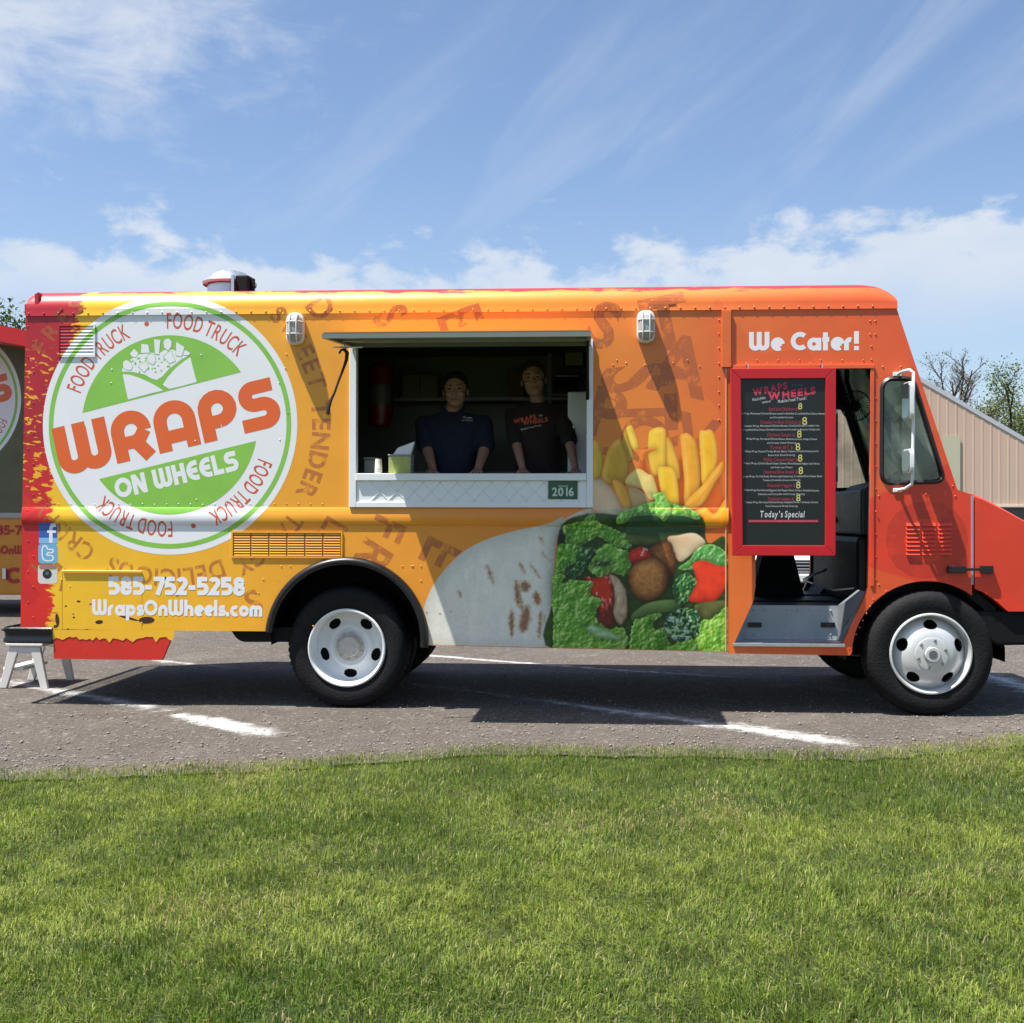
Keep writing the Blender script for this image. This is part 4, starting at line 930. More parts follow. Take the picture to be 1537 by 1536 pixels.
# ---- the round logo
LC = P(254, 638); U = (xc(445, 638) - xc(64, 638)) / 381.0            # one logo pixel in metres
def logo(parent, C, k, conform=True, y0=0.0, wm=None, gm=None, om=None, rm=None, full=True):
    wm, gm, om, rm = wm or M_WHITE, gm or M_GREEN, om or M_ORT, rm or M_RUST; kw = dict(conform=conform, y0=y0)
    L = lambda px, py: (C[0] + (px - 254) * k, C[1] - (py - 638) * k)
    root_ = decal('logo_disc', [[disc(C, 191 * k)]], wm, parent, .0016, **kw)
    decal('logo_ring', [[disc(C, 182 * k), disc(C, 175 * k)]], gm, root_, .0030, **kw)
    def seg(a, b, above):
        """part of the inner disc beyond the chord through a, b (photo pixels)"""
        r = 132 * k; pa, pb = L(*a), L(*b); d = Vector((pb[0] - pa[0], pb[1] - pa[1])).normalized(); nv = Vector((-d.y, d.x)) * (1 if above else -1)
        h = (Vector(pa) - Vector(C)).dot(nv); c0 = math.atan2(nv.y, nv.x); ha = math.acos(max(-1, min(1, h / r)))
        return [(C[0] + r * math.cos(c0 + t), C[1] + r * math.sin(c0 + t)) for t in [lerp(-ha, ha, i / 48) for i in range(49)]]
    decal('logo_field', [[seg((123, 620), (365, 560), True)], [seg((147, 718), (387, 661), False)]], gm, root_, .0030, **kw)
    for a0, a1 in ((161, 114.5), (92, 44.5), (-20, -65), (-87.5, -133)): tri_sheet('ring_lettering', ring_text('FOOD TRUCK', C, 142 * k, a0, a1, 22.5 * k, .012, .0030), rm, root_, **kw)
    for a in (103, -76): decal('ring_dot', [[disc((C[0] + 153 * k * math.cos(math.radians(a)), C[1] + 153 * k * math.sin(math.radians(a))), 3.6 * k, 14)]], rm, root_, .0030, **kw)
    a = math.radians(12.9); b0 = L(92, 714.5)
    tri_sheet('logo_title', bau_text('WRAPS', b0[0], b0[1], 73 * k, a, .265, .0038, 341 * k), om, root_, **kw)
    b0 = L(176, 747.5); tri_sheet('logo_subtitle', bau_text('ON WHEELS', b0[0], b0[1], 30 * k, math.radians(13.2), .25, .0044, 189 * k), wm, root_, **kw)
    if not full: return root_
    # the little wrap with chopped filling (crop 150..320 x 490..620 at 9.04 x)
    Z = lambda pts: [L(150 + x / 9.041, 490 + y / 9.041) for x, y in pts]
    paper = [[Z([(305, 660), (400, 668), (520, 705), (660, 765), (780, 830), (860, 880), (715, 912), (380, 998), (345, 850)])], [Z([(850, 805), (920, 700), (1030, 580), (1130, 500), (1225, 440), (1270, 620), (1312, 770), (1120, 820), (940, 860)])]]
    decal('wrap_emblem', paper, wm, root_, .0044, **kw)
    veg = [[Z([(295, 625), (300, 580), (440, 500), (400, 470), (520, 400), (690, 370), (780, 400), (870, 340), (960, 330), (1020, 350), (1150, 345), (1222, 385), (1215, 410), (1100, 470), (930, 600), (850, 690), (770, 740), (700, 720), (600, 665), (430, 630)])]]
    decal('wrap_emblem', veg, wm, root_, .0044, **kw)
    bits = [[(310, 500), (350, 470), (410, 500), (440, 560), (420, 605), (370, 605), (315, 580)], [(405, 385), (460, 322), (520, 385), (480, 440), (430, 425)], [(560, 258), (650, 268), (672, 375), (555, 380)], [(730, 200), (818, 205), (800, 400), (745, 390)], [(860, 240), (880, 200), (930, 188), (968, 230), (965, 300), (920, 350), (870, 310)], [(1032, 235), (1145, 305), (1105, 430), (1030, 415)], [(640, 420), (690, 385), (740, 420), (755, 490), (720, 535), (660, 510)], [(860, 430), (960, 345), (1020, 490), (940, 520)], [(520, 560), (620, 490), (660, 570), (600, 635)], [(1120, 410), (1160, 345), (1225, 385), (1200, 415)]]
    ol = [];  bd = []
    for b in bits:
        c_ = (sum(p[0] for p in b) / len(b), sum(p[1] for p in b) / len(b)); g = [(c_[0] + (p[0] - c_[0]) * 1.12, c_[1] + (p[1] - c_[1]) * 1.12) for p in b]; ol.append([Z(g)]); bd.append([Z(b)])
    for i, l in enumerate(ol): decal('emblem_outline', [l], gm, root_, .0052 + .0001 * i, **kw) if i == 0 else None
    tri_sheet('emblem_outline', [([(v[0], v[1]) for v in l[0]], tessellate_polygon([[Vector((a_, b_, 0)) for a_, b_ in l[0]]]), .0054 + .00012 * i) for i, l in enumerate(ol)], gm, root_, **kw)
    tri_sheet('emblem_filling', [([(v[0], v[1]) for v in l[0]], tessellate_polygon([[Vector((a_, b_, 0)) for a_, b_ in l[0]]]), .0068 + .00012 * i) for i, l in enumerate(bd)], wm, root_, **kw)
    spots = []
    r_ = random.Random(5)
    for i in range(26):
        cx, cy = r_.uniform(430, 950), r_.uniform(440, 700)
        if cy > 640 and not 640 < cx < 860: continue
        spots.append([Z([(cx + r_.uniform(8, 22) * math.cos(t), cy + r_.uniform(8, 20) * math.sin(t)) for t in (0, 1.1, 2.2, 3.3, 4.4, 5.4)])])
    tri_sheet('emblem_speckle', [([(v[0], v[1]) for v in l[0]], tessellate_polygon([[Vector((a_, b_, 0)) for a_, b_ in l[0]]]), .0049 + .00002 * i) for i, l in enumerate(spots)], gm, root_, **kw)
    return root_
logo(TRUCK, LC, U)

M_GHOSTR = vinyl('faded_dark_red_print', lambda t, c, g: t.mix(t.m('MULTIPLY', t.step(t.noise(g, 5, 6, .7), .30, .52), .42), c, (.30, .02, .015, 1)))
# ---- faded words on rings about the logo
gp = []
def ghost(s, r, a0, a1, h, off=.03): gp.append(ring_text(s, LC, r * U, a0, a1, h * U, off, .00045 + .00004 * len(gp)))
ghost('FRESH', 214, 152, 118, 25); ghost('TANGY', 216, 88, 52, 25); ghost('SWEET', 216, 47, 13, 25); ghost('TENDER', 214, 8.5, -28, 25, .05); ghost('TANGY', 222, -35, -64, 25); ghost('DELICIOUS', 212, -68, -114, 25); ghost('CRISPY', 212, -121, -150, 25)
ghost('TENDER', 266, 60, 22, 34); ghost('DELICIOUS', 272, -16, -66, 34); ghost('CRISPY', 286, -72, -104, 36); ghost('HEALTHY', 264, -112, -146, 30)
ghost('TASTY', 340, 38, 14, 48); ghost('FRESH', 336, -22, -58, 46)
ghost('ZESTY', 425, 27, 4, 62); ghost('TENDER', 418, -14, -62, 58)
ghost('SWEET', 520, 22, -2, 78); ghost('FRESH', 515, -10, -50, 72)
ghost('TASTY', 640, 17.5, -6, 100); ghost('SPICY', 640, -12, -34, 92)
ghost('SALSA', 762, 15.5, 3.5, 118)
def clip_piece(pc):                            # keep only letters that lie on the rear body and off window and arch
    vs = pc[0]; xm, xM = min(v[0] for v in vs), max(v[0] for v in vs); zm, zM = min(v[1] for v in vs), max(v[1] for v in vs)
    if xm < X_REAR + .03 or xM > X_SEAM - .03 or zM > Z_TOP - .02 or zm < zc(300, 945): return False
    if xm > xc(630, 900) and zm > zc(900, 985): pass
    wx0, wx1, wz0, wz1 = xc(520, 600), xc(892, 600), zc(600, 766), zc(600, 505)
    if xM > wx0 and xm < wx1 and zM > wz0 and zm < wz1: return False
    if (math.hypot((xm + xM) / 2 - AC[0], (zm + zM) / 2 - AC[1])) < AR + .10: return False
    return True
for w_ in gp:
    w_ = [p for p in w_ if p[0] and clip_piece(p)]
    run = []
    for p in w_ + [None]:                      # letters hidden by the window split a word into runs
        if p is not None and (not run or math.hypot(p[0][0][0] - run[-1][0][0][0], p[0][0][1] - run[-1][0][0][1]) < 2.2 * (max(v[1] for v in p[0]) - min(v[1] for v in p[0]) + .02)): run.append(p)
        else:
            if run: tri_sheet('faded_word', run, M_GHOST, TRUCK)
            run = [p]
# stray big letters that read beside the window and over the picture
gp = []
for i_, (s, px, py, h, rot) in enumerate((('S', 898, 520, 62, -20), ('A', 1020, 590, 78, -12), ('T', 1012, 520, 72, 12), ('P', 905, 655, 66, -15), ('O', 960, 690, 60, -20), ('V', 1040, 690, 60, -16), ('Y', 571, 452, 30, -30))):
    x_, z_ = P(px, py); tri_sheet('faded_letter', [q_ for q_ in text_pieces(s, x_, z_, h * U, .05, math.radians(rot), 'c', .0002 + .00003 * i_) if max(v[1] for v in q_[0]) < Z_TOP - .03], M_GHOST, TRUCK)

for s, px, py, h, rot in (('O', 1396, 862, 96, 0), ('Y', 1160, 640, 90, 20)):
    x_, z_ = P(px, py); tri_sheet('faded_letter', text_pieces(s, x_, z_, h * U, .06, math.radians(rot), 'c', .0005), M_GHOSTR, TRUCK, conform=False) if s == 'O' else None

# ---- contact lettering, cater line, icons, spatters
x_, z_ = P(162, 893); tri_sheet('phone_lettering', bau_text('585-752-5258', x_, z_, 27 * U, 0, .25, .0044, 206 * U), M_WHITE, TRUCK)
x_, z_ = P(138, 924); tri_sheet('web_lettering', bau_text('WrapsOnWheels.com', x_, z_, 24 * U, 0, .235, .0044, 256 * U), M_WHITE, TRUCK)
x_, z_ = P(1124, 527); tri_sheet('cater_lettering', bau_text('We Cater!', x_, z_, 27 * U * 1.0, 0, .25, .0022, 156 * U), M_WHITE, TRUCK, conform=False)
def tile(name, x0, y0, x1, y1, m, r=.012, eps=.0018, parent=TRUCK): return decal(name, [[roundpoly(px2([(x0, y0), (x1, y0), (x1, y1), (x0, y1)]), r)]], m, parent, eps)
f_ = tile('social_icon', 58.5, 785, 86, 816, flat('deep_blue_print', (.030, .12, .42)), .006)
tile('icon_band', 58.5, 807.5, 86, 816, flat('sky_blue_print', (.22, .46, .72)), .002, .0030, f_)
x_, z_ = P(78, 815); q = lambda a, b: P(50 + a / 15.36, 780 + b / 15.36)
vs, fs = stroke([q(525, 130), q(450, 130), q(415, 170), q(405, 220), q(405, 540)], 5.2 * U); v2, f2 = stroke([q(320, 280), q(525, 280)], 3.6 * U)
tri_sheet('icon_letter', [(vs, fs, .0044), (v2, f2, .0047)], M_WHITE, f_)
t_ = tile('social_icon', 57.5, 816.5, 86.5, 846, flat('twitter_blue_print', (.16, .42, .64)), .03)
vs, fs = stroke([q(*p) for p in [(330, 690), (310, 630), (265, 600), (220, 630), (205, 700), (205, 850), (240, 930), (320, 955), (420, 950), (462, 910), (455, 850), (410, 828), (330, 825), (310, 800), (340, 765), (440, 765), (468, 730), (450, 690), (340, 690)]], 2.0 * U)
tri_sheet('icon_letter', [(vs, fs, .0034)], M_WHITE, t_)
i_ = tile('social_icon', 57, 847.5, 86, 876.5, flat('cream_print', (.66, .64, .58)), .03)
tile('icon_band', 59, 847.5, 85.5, 855, flat('tan_print', (.30, .22, .14)), .02, .0030, i_)
decal('icon_lens', [[disc(q(320, 1255), 7.0 * U, 24)]], flat('lens_print', (.02, .025, .025)), i_, .0042); decal('icon_lens', [[disc(q(320, 1240), 2.8 * U, 16)]], flat('lens_glint_print', (.10, .13, .14)), i_, .0054)
sp = []; r_ = random.Random(3)
def spat(px, py, a, b, rot=0):
    c = P(px, py); sp.append([[(c[0] + U * (a * math.cos(t) * math.cos(rot) - b * math.sin(t) * math.sin(rot)), c[1] + U * (a * math.cos(t) * math.sin(rot) + b * math.sin(t) * math.cos(rot))) for t in [2 * math.pi * i / 14 for i in range(14)]]])
for px, py, a, b, rot in ((149, 934, 6, 3, .1), (220, 931, 12, 5, .05), (193, 928, 16, 1.8, -.25), (118, 903, 3, 1.6, 0), (136, 907, 2, 1, 0), (99, 910, 2, 1.2, 0), (111, 927, 1.8, 1.4, 0), (110, 922, 1.2, 1, 0), (130, 946, 4, 1.6, 0), (112, 946, 2.4, 1.2, 0), (102, 945, 2.0, 1.6, 0), (266, 894, 2.4, 1.0, 0), (166, 865, 2.6, 1.0, 0), (240, 881, 2, .8, 0), (86, 930, 3, 9, .1), (84, 940, 4, 2, .3)): spat(px, py, a, b, rot)
tri_sheet('ink_spatter', [([v for v in l[0]], [tuple(range(14))], .0036 + .00003 * i) for i, l in enumerate(sp)], M_SPOT, TRUCK)

# ---- the printed food picture, painted into a fine sheet of coloured points
def food():
    X0, X1, Y0, Y1 = 632, 1093, 634, 981; stp = .9
    gx = np.arange(X0, X1 + .01, stp); gy = np.arange(Y0, Y1 + .01, stp); XX, YY = np.meshgrid(gx, gy)
    C = np.zeros(XX.shape + (4,)); C[..., :3] = s2l((240, 150, 60))
    def cr(pts, n=5):                          # closed smooth curve through the points
        p = np.array(pts, float); N = len(p); out = []
        for i in range(N):
            a, b, c, d = p[i - 1], p[i], p[(i + 1) % N], p[(i + 2) % N]
            for k in range(n):
                t = k / n; out.append(.5 * ((2 * b) + (c - a) * t + (2 * a - 5 * b + 4 * c - d) * t * t + (3 * b - a - 3 * c + d) * t ** 3))
        return np.array(out)
    def sd(pts, x, y):
        d = np.full(x.shape, 1e9); ins = np.zeros(x.shape, bool); N = len(pts)
        for i in range(N):
            ax, ay = pts[i]; bx, by = pts[(i + 1) % N]; ex, ey = bx - ax, by - ay; wx, wy = x - ax, y - ay
            t = np.clip((wx * ex + wy * ey) / (ex * ex + ey * ey + 1e-9), 0, 1); d = np.minimum(d, (wx - ex * t) ** 2 + (wy - ey * t) ** 2)
            if ay != by:
                cnd = ((ay > y) != (by > y)) & (x < (bx - ax) * (y - ay) / (by - ay) + ax); ins ^= cnd
        return np.where(ins, -1, 1) * np.sqrt(d)
    def win(pts, pad=4):
        x0, y0 = pts.min(0) - pad; x1, y1 = pts.max(0) + pad
        i0, i1 = max(0, int((y0 - Y0) / stp)), min(len(gy), int((y1 - Y0) / stp) + 2); j0, j1 = max(0, int((x0 - X0) / stp)), min(len(gx), int((x1 - X0) / stp) + 2)
        return slice(i0, i1), slice(j0, j1)
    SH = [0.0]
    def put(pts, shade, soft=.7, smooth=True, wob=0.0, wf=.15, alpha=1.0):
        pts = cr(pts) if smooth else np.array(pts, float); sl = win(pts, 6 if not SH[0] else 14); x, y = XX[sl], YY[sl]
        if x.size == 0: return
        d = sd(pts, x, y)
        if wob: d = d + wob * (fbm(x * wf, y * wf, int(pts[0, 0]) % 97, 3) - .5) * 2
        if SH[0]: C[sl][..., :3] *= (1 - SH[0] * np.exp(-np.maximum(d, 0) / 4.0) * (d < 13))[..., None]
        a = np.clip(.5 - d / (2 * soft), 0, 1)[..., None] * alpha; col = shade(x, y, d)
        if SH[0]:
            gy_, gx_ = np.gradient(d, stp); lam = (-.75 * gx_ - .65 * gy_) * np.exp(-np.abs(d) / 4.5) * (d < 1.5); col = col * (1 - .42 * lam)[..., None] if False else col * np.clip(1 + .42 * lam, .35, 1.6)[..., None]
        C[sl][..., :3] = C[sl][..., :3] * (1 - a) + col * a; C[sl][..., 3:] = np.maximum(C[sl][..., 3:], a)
    def mixc(c1, c2, t): t = np.clip(t, 0, 1)[..., None]; return np.array(s2l(c1)) * (1 - t) + np.array(s2l(c2)) * t
    f2 = lambda p: [(880 + a * .1497, 600 + b * .1497) for a, b in p]; f3 = lambda p: [(820 + a * .1822, 760 + b * .1822) for a, b in p]; f1 = lambda p: [(600 + a * .3383, 620 + b * .3383) for a, b in p]
    # fries
    def fry(c1, c2, edge=(225, 120, 20), lx=.7):
        def sh(x, y, d):
            t = np.clip(-d / 7, 0, 1); col = mixc(edge, c1, .45 + .55 * t ** .5); n = fbm(x * .12, y * .05, 3, 3); col = col * (1 - .0) ; col = col * (.86 + .28 * n)[..., None]
            hl = np.clip(1 - np.abs(d + 5) / 4, 0, 1) * (np.sin(x * .3) * .2 + .5); return col * (1 - .4 * hl[..., None]) + np.array(s2l(c2)) * (.4 * hl[..., None])
        return sh
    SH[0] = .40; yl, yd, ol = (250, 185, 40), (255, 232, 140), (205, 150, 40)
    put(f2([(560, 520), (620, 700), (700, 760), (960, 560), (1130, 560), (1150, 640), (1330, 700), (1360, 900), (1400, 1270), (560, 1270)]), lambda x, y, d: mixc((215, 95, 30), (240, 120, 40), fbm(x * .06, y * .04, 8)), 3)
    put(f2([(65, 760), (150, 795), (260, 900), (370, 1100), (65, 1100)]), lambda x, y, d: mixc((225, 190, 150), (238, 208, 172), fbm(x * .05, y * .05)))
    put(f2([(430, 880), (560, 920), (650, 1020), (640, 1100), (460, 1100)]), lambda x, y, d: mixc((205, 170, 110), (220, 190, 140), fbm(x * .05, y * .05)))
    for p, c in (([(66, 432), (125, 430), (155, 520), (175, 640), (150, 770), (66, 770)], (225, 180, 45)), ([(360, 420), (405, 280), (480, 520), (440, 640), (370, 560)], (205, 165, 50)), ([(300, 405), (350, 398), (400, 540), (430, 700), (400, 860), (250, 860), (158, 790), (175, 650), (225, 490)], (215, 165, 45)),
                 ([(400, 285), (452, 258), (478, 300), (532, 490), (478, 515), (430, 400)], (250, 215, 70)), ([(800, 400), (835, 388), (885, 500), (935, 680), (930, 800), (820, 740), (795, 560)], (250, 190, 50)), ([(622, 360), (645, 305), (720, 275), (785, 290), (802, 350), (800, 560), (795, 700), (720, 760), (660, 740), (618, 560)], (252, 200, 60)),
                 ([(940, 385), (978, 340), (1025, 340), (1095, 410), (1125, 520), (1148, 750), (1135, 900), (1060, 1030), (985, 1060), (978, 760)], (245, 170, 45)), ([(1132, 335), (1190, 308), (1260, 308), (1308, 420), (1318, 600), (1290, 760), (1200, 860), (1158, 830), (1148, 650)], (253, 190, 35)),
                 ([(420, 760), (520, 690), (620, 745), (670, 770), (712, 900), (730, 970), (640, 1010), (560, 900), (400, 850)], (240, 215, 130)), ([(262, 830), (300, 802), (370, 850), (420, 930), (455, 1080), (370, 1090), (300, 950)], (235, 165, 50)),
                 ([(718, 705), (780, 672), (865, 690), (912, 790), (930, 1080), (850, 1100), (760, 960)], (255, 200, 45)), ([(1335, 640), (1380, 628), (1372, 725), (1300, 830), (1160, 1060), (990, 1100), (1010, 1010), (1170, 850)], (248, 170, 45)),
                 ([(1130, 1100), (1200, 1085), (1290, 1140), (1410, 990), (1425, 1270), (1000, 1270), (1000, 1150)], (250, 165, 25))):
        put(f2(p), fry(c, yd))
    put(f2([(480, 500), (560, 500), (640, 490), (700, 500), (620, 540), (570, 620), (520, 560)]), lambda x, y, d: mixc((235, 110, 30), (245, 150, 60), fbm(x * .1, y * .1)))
    SH[0] = 0.0
    # tortilla
    tort = f1([(98, 1040), (94, 930), (110, 850), (150, 760), (225, 665), (300, 602), (400, 555), (520, 520), (650, 492), (722, 462), (724, 495), (700, 560), (690, 625), (684, 700), (679, 790), (684, 880), (694, 980), (708, 1055)])
    def tsh(x, y, d):
        n = fbm(x * .09, y * .03, 41, 4); e = np.clip(-d / 26, 0, 1); n2_ = fbm(x * .35, y * .35, 43, 3); col = mixc((196, 196, 184), (244, 240, 226), .15 + .8 * e * (.45 + .6 * n) + .35 * (n2_ - .5)); rt = np.clip((x - 806) / 26, 0, 1) * np.clip(1 - (y - 760) / 900, 0, 1)
        return col * (1 - .18 * rt[..., None])
    put(tort, tsh, .8)
    for cx, cy, a, b, rot in ((400, 715, 12, 45, .35), (545, 690, 10, 28, .4), (600, 700, 9, 38, .6), (522, 800, 16, 62, .1), (556, 770, 26, 26, 0), (540, 850, 10, 40, .1), (608, 822, 18, 34, .1), (496, 935, 14, 62, 0), (556, 915, 26, 66, -.15), (622, 940, 12, 66, -.06), (266, 802, 7, 18, .4), (650, 640, 9, 30, .7), (630, 565, 9, 18, .5), (642, 915, 5, 20, 0), (650, 1030, 6, 12, -.3), (800, 460, 3, 9, .2)):
        th = np.linspace(0, 6.283, 16, endpoint=False); p = [(cx + a * math.cos(t) * math.cos(rot) - b * math.sin(t) * -math.sin(rot), cy - a * math.cos(t) * -math.sin(rot) * 0 + b * math.sin(t) * math.cos(rot)) for t in th]
        put(f1(p), lambda x, y, d: mixc((205, 176, 140), (138, 76, 30), .15 + np.clip(-d / 4.5, 0, 1) * (.35 + fbm(x * .3, y * .2, 9))), 2.6, False, 3.0, .25, .9)
    put(f3([(140, 150), (160, 100), (330, 18), (380, 25), (385, 70), (240, 135)]), lambda x, y, d: mixc((190, 170, 140), (225, 215, 195), fbm(x * .12, y * .2, 7)))
    put(f3([(400, 60), (480, 35), (560, 20), (690, 18), (640, 80), (480, 130), (405, 110)]), lambda x, y, d: mixc((170, 165, 110), (220, 205, 175), fbm(x * .12, y * .2, 8)))
    put(f3([(245, 118), (300, 75), (350, 55), (300, 100)]), lambda x, y, d: mixc((130, 60, 30), (150, 80, 40), fbm(x * .2, y * .2)))
    # salad
    put(f3([(130, 150), (380, 60), (640, 70), (1240, 60), (1330, 300), (1495, 300), (1495, 1210), (90, 1200), (45, 800), (70, 500)]), lambda x, y, d: mixc((26, 44, 16), (66, 98, 36), fbm(x * .14, y * .14, 12) * 1.2 - .1), 1.2)
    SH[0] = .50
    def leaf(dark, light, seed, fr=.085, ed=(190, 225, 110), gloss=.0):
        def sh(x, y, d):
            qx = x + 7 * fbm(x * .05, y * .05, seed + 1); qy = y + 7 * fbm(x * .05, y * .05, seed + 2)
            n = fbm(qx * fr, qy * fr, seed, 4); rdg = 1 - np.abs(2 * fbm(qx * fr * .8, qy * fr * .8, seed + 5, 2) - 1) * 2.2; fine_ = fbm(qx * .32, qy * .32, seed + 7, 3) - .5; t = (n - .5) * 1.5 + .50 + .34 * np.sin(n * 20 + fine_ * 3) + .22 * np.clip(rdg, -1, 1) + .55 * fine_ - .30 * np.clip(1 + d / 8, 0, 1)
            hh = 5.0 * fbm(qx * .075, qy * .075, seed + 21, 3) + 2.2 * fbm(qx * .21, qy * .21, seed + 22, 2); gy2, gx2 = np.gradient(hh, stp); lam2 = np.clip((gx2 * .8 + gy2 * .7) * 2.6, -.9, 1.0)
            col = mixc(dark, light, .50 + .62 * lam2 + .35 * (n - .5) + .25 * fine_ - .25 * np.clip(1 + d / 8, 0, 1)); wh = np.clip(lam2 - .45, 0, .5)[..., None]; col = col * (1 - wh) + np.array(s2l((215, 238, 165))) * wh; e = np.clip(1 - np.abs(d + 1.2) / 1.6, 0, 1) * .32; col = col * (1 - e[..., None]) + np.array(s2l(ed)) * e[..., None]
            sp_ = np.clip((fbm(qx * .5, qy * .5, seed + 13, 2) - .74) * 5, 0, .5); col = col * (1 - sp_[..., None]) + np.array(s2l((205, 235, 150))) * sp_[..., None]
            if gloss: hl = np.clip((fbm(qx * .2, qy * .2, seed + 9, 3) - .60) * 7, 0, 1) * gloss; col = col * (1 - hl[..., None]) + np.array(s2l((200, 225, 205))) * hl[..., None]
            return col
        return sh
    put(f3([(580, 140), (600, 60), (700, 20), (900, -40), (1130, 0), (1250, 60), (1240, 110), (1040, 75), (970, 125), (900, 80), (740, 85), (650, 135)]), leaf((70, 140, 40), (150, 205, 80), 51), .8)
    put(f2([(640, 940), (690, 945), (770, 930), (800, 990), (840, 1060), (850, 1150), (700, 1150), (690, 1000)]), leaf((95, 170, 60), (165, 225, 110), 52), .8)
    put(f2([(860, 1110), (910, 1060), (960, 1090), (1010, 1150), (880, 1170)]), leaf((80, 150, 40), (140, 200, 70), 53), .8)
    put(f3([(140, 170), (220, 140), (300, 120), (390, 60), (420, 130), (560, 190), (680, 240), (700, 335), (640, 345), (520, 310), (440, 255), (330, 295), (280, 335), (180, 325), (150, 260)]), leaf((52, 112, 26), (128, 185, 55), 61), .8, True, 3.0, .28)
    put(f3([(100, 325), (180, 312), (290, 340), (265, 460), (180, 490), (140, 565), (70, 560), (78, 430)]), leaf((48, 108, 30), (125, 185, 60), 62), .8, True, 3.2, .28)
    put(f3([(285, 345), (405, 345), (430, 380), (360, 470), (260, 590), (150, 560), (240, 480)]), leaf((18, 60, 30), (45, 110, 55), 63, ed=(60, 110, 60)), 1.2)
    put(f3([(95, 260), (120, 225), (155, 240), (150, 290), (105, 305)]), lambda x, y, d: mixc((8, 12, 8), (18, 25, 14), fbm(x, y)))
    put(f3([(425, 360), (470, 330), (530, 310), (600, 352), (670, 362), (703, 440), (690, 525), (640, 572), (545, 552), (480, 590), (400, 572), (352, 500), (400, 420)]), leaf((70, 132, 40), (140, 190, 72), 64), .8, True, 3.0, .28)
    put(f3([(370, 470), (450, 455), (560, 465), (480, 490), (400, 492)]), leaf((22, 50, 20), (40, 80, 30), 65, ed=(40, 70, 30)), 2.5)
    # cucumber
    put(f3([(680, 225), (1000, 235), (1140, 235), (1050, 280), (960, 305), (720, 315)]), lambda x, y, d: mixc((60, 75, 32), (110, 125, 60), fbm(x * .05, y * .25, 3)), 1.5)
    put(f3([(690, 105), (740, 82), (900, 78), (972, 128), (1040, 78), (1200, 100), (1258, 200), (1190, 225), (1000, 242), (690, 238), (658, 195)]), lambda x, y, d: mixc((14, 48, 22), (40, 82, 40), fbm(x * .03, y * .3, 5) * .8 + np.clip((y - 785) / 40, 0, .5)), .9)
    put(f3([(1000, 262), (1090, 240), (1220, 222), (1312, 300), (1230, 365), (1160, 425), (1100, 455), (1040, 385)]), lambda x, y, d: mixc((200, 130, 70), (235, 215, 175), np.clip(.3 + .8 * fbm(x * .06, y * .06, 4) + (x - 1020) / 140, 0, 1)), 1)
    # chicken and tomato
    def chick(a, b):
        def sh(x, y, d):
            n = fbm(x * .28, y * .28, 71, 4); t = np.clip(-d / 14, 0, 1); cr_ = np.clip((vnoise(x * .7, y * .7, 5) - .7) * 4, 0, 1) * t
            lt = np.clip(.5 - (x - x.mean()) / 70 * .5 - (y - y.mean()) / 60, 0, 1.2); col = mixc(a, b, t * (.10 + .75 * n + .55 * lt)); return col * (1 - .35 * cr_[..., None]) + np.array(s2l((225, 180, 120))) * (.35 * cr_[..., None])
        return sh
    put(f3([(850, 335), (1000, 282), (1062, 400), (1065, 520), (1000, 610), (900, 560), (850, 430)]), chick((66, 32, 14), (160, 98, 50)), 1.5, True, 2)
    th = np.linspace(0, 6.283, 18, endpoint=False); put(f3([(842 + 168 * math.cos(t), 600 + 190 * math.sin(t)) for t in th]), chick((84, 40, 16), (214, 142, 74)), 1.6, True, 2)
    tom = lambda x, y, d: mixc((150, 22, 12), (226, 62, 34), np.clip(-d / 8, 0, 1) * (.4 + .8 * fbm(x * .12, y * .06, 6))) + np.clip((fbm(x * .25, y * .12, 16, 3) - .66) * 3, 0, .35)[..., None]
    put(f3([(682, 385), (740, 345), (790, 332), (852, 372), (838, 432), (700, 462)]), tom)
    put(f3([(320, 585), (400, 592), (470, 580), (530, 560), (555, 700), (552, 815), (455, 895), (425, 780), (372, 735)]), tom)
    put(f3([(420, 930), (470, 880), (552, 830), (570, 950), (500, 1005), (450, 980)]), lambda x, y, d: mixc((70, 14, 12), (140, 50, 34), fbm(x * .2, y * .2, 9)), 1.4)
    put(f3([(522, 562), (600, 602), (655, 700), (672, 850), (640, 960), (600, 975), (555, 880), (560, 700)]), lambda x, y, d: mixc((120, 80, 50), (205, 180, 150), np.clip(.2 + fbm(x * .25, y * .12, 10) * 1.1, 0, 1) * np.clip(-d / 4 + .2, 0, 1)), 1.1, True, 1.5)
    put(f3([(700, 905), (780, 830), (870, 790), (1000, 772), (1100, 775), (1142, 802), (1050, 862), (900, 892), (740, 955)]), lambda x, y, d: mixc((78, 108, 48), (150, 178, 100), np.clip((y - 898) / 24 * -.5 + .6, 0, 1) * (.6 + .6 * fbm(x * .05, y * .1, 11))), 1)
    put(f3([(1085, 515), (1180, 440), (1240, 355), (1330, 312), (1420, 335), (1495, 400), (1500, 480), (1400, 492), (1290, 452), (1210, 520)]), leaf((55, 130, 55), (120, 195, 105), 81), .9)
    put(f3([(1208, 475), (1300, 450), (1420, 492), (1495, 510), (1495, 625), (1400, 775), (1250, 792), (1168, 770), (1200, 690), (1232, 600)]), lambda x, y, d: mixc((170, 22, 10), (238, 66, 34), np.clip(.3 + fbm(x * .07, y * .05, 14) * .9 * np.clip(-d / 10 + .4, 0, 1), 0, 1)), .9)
    put(f3([(1040, 640), (1130, 552), (1190, 560), (1238, 620), (1205, 700), (1150, 795), (1070, 795)]), leaf((22, 68, 34), (70, 135, 60), 82, ed=(80, 130, 70)), .9)
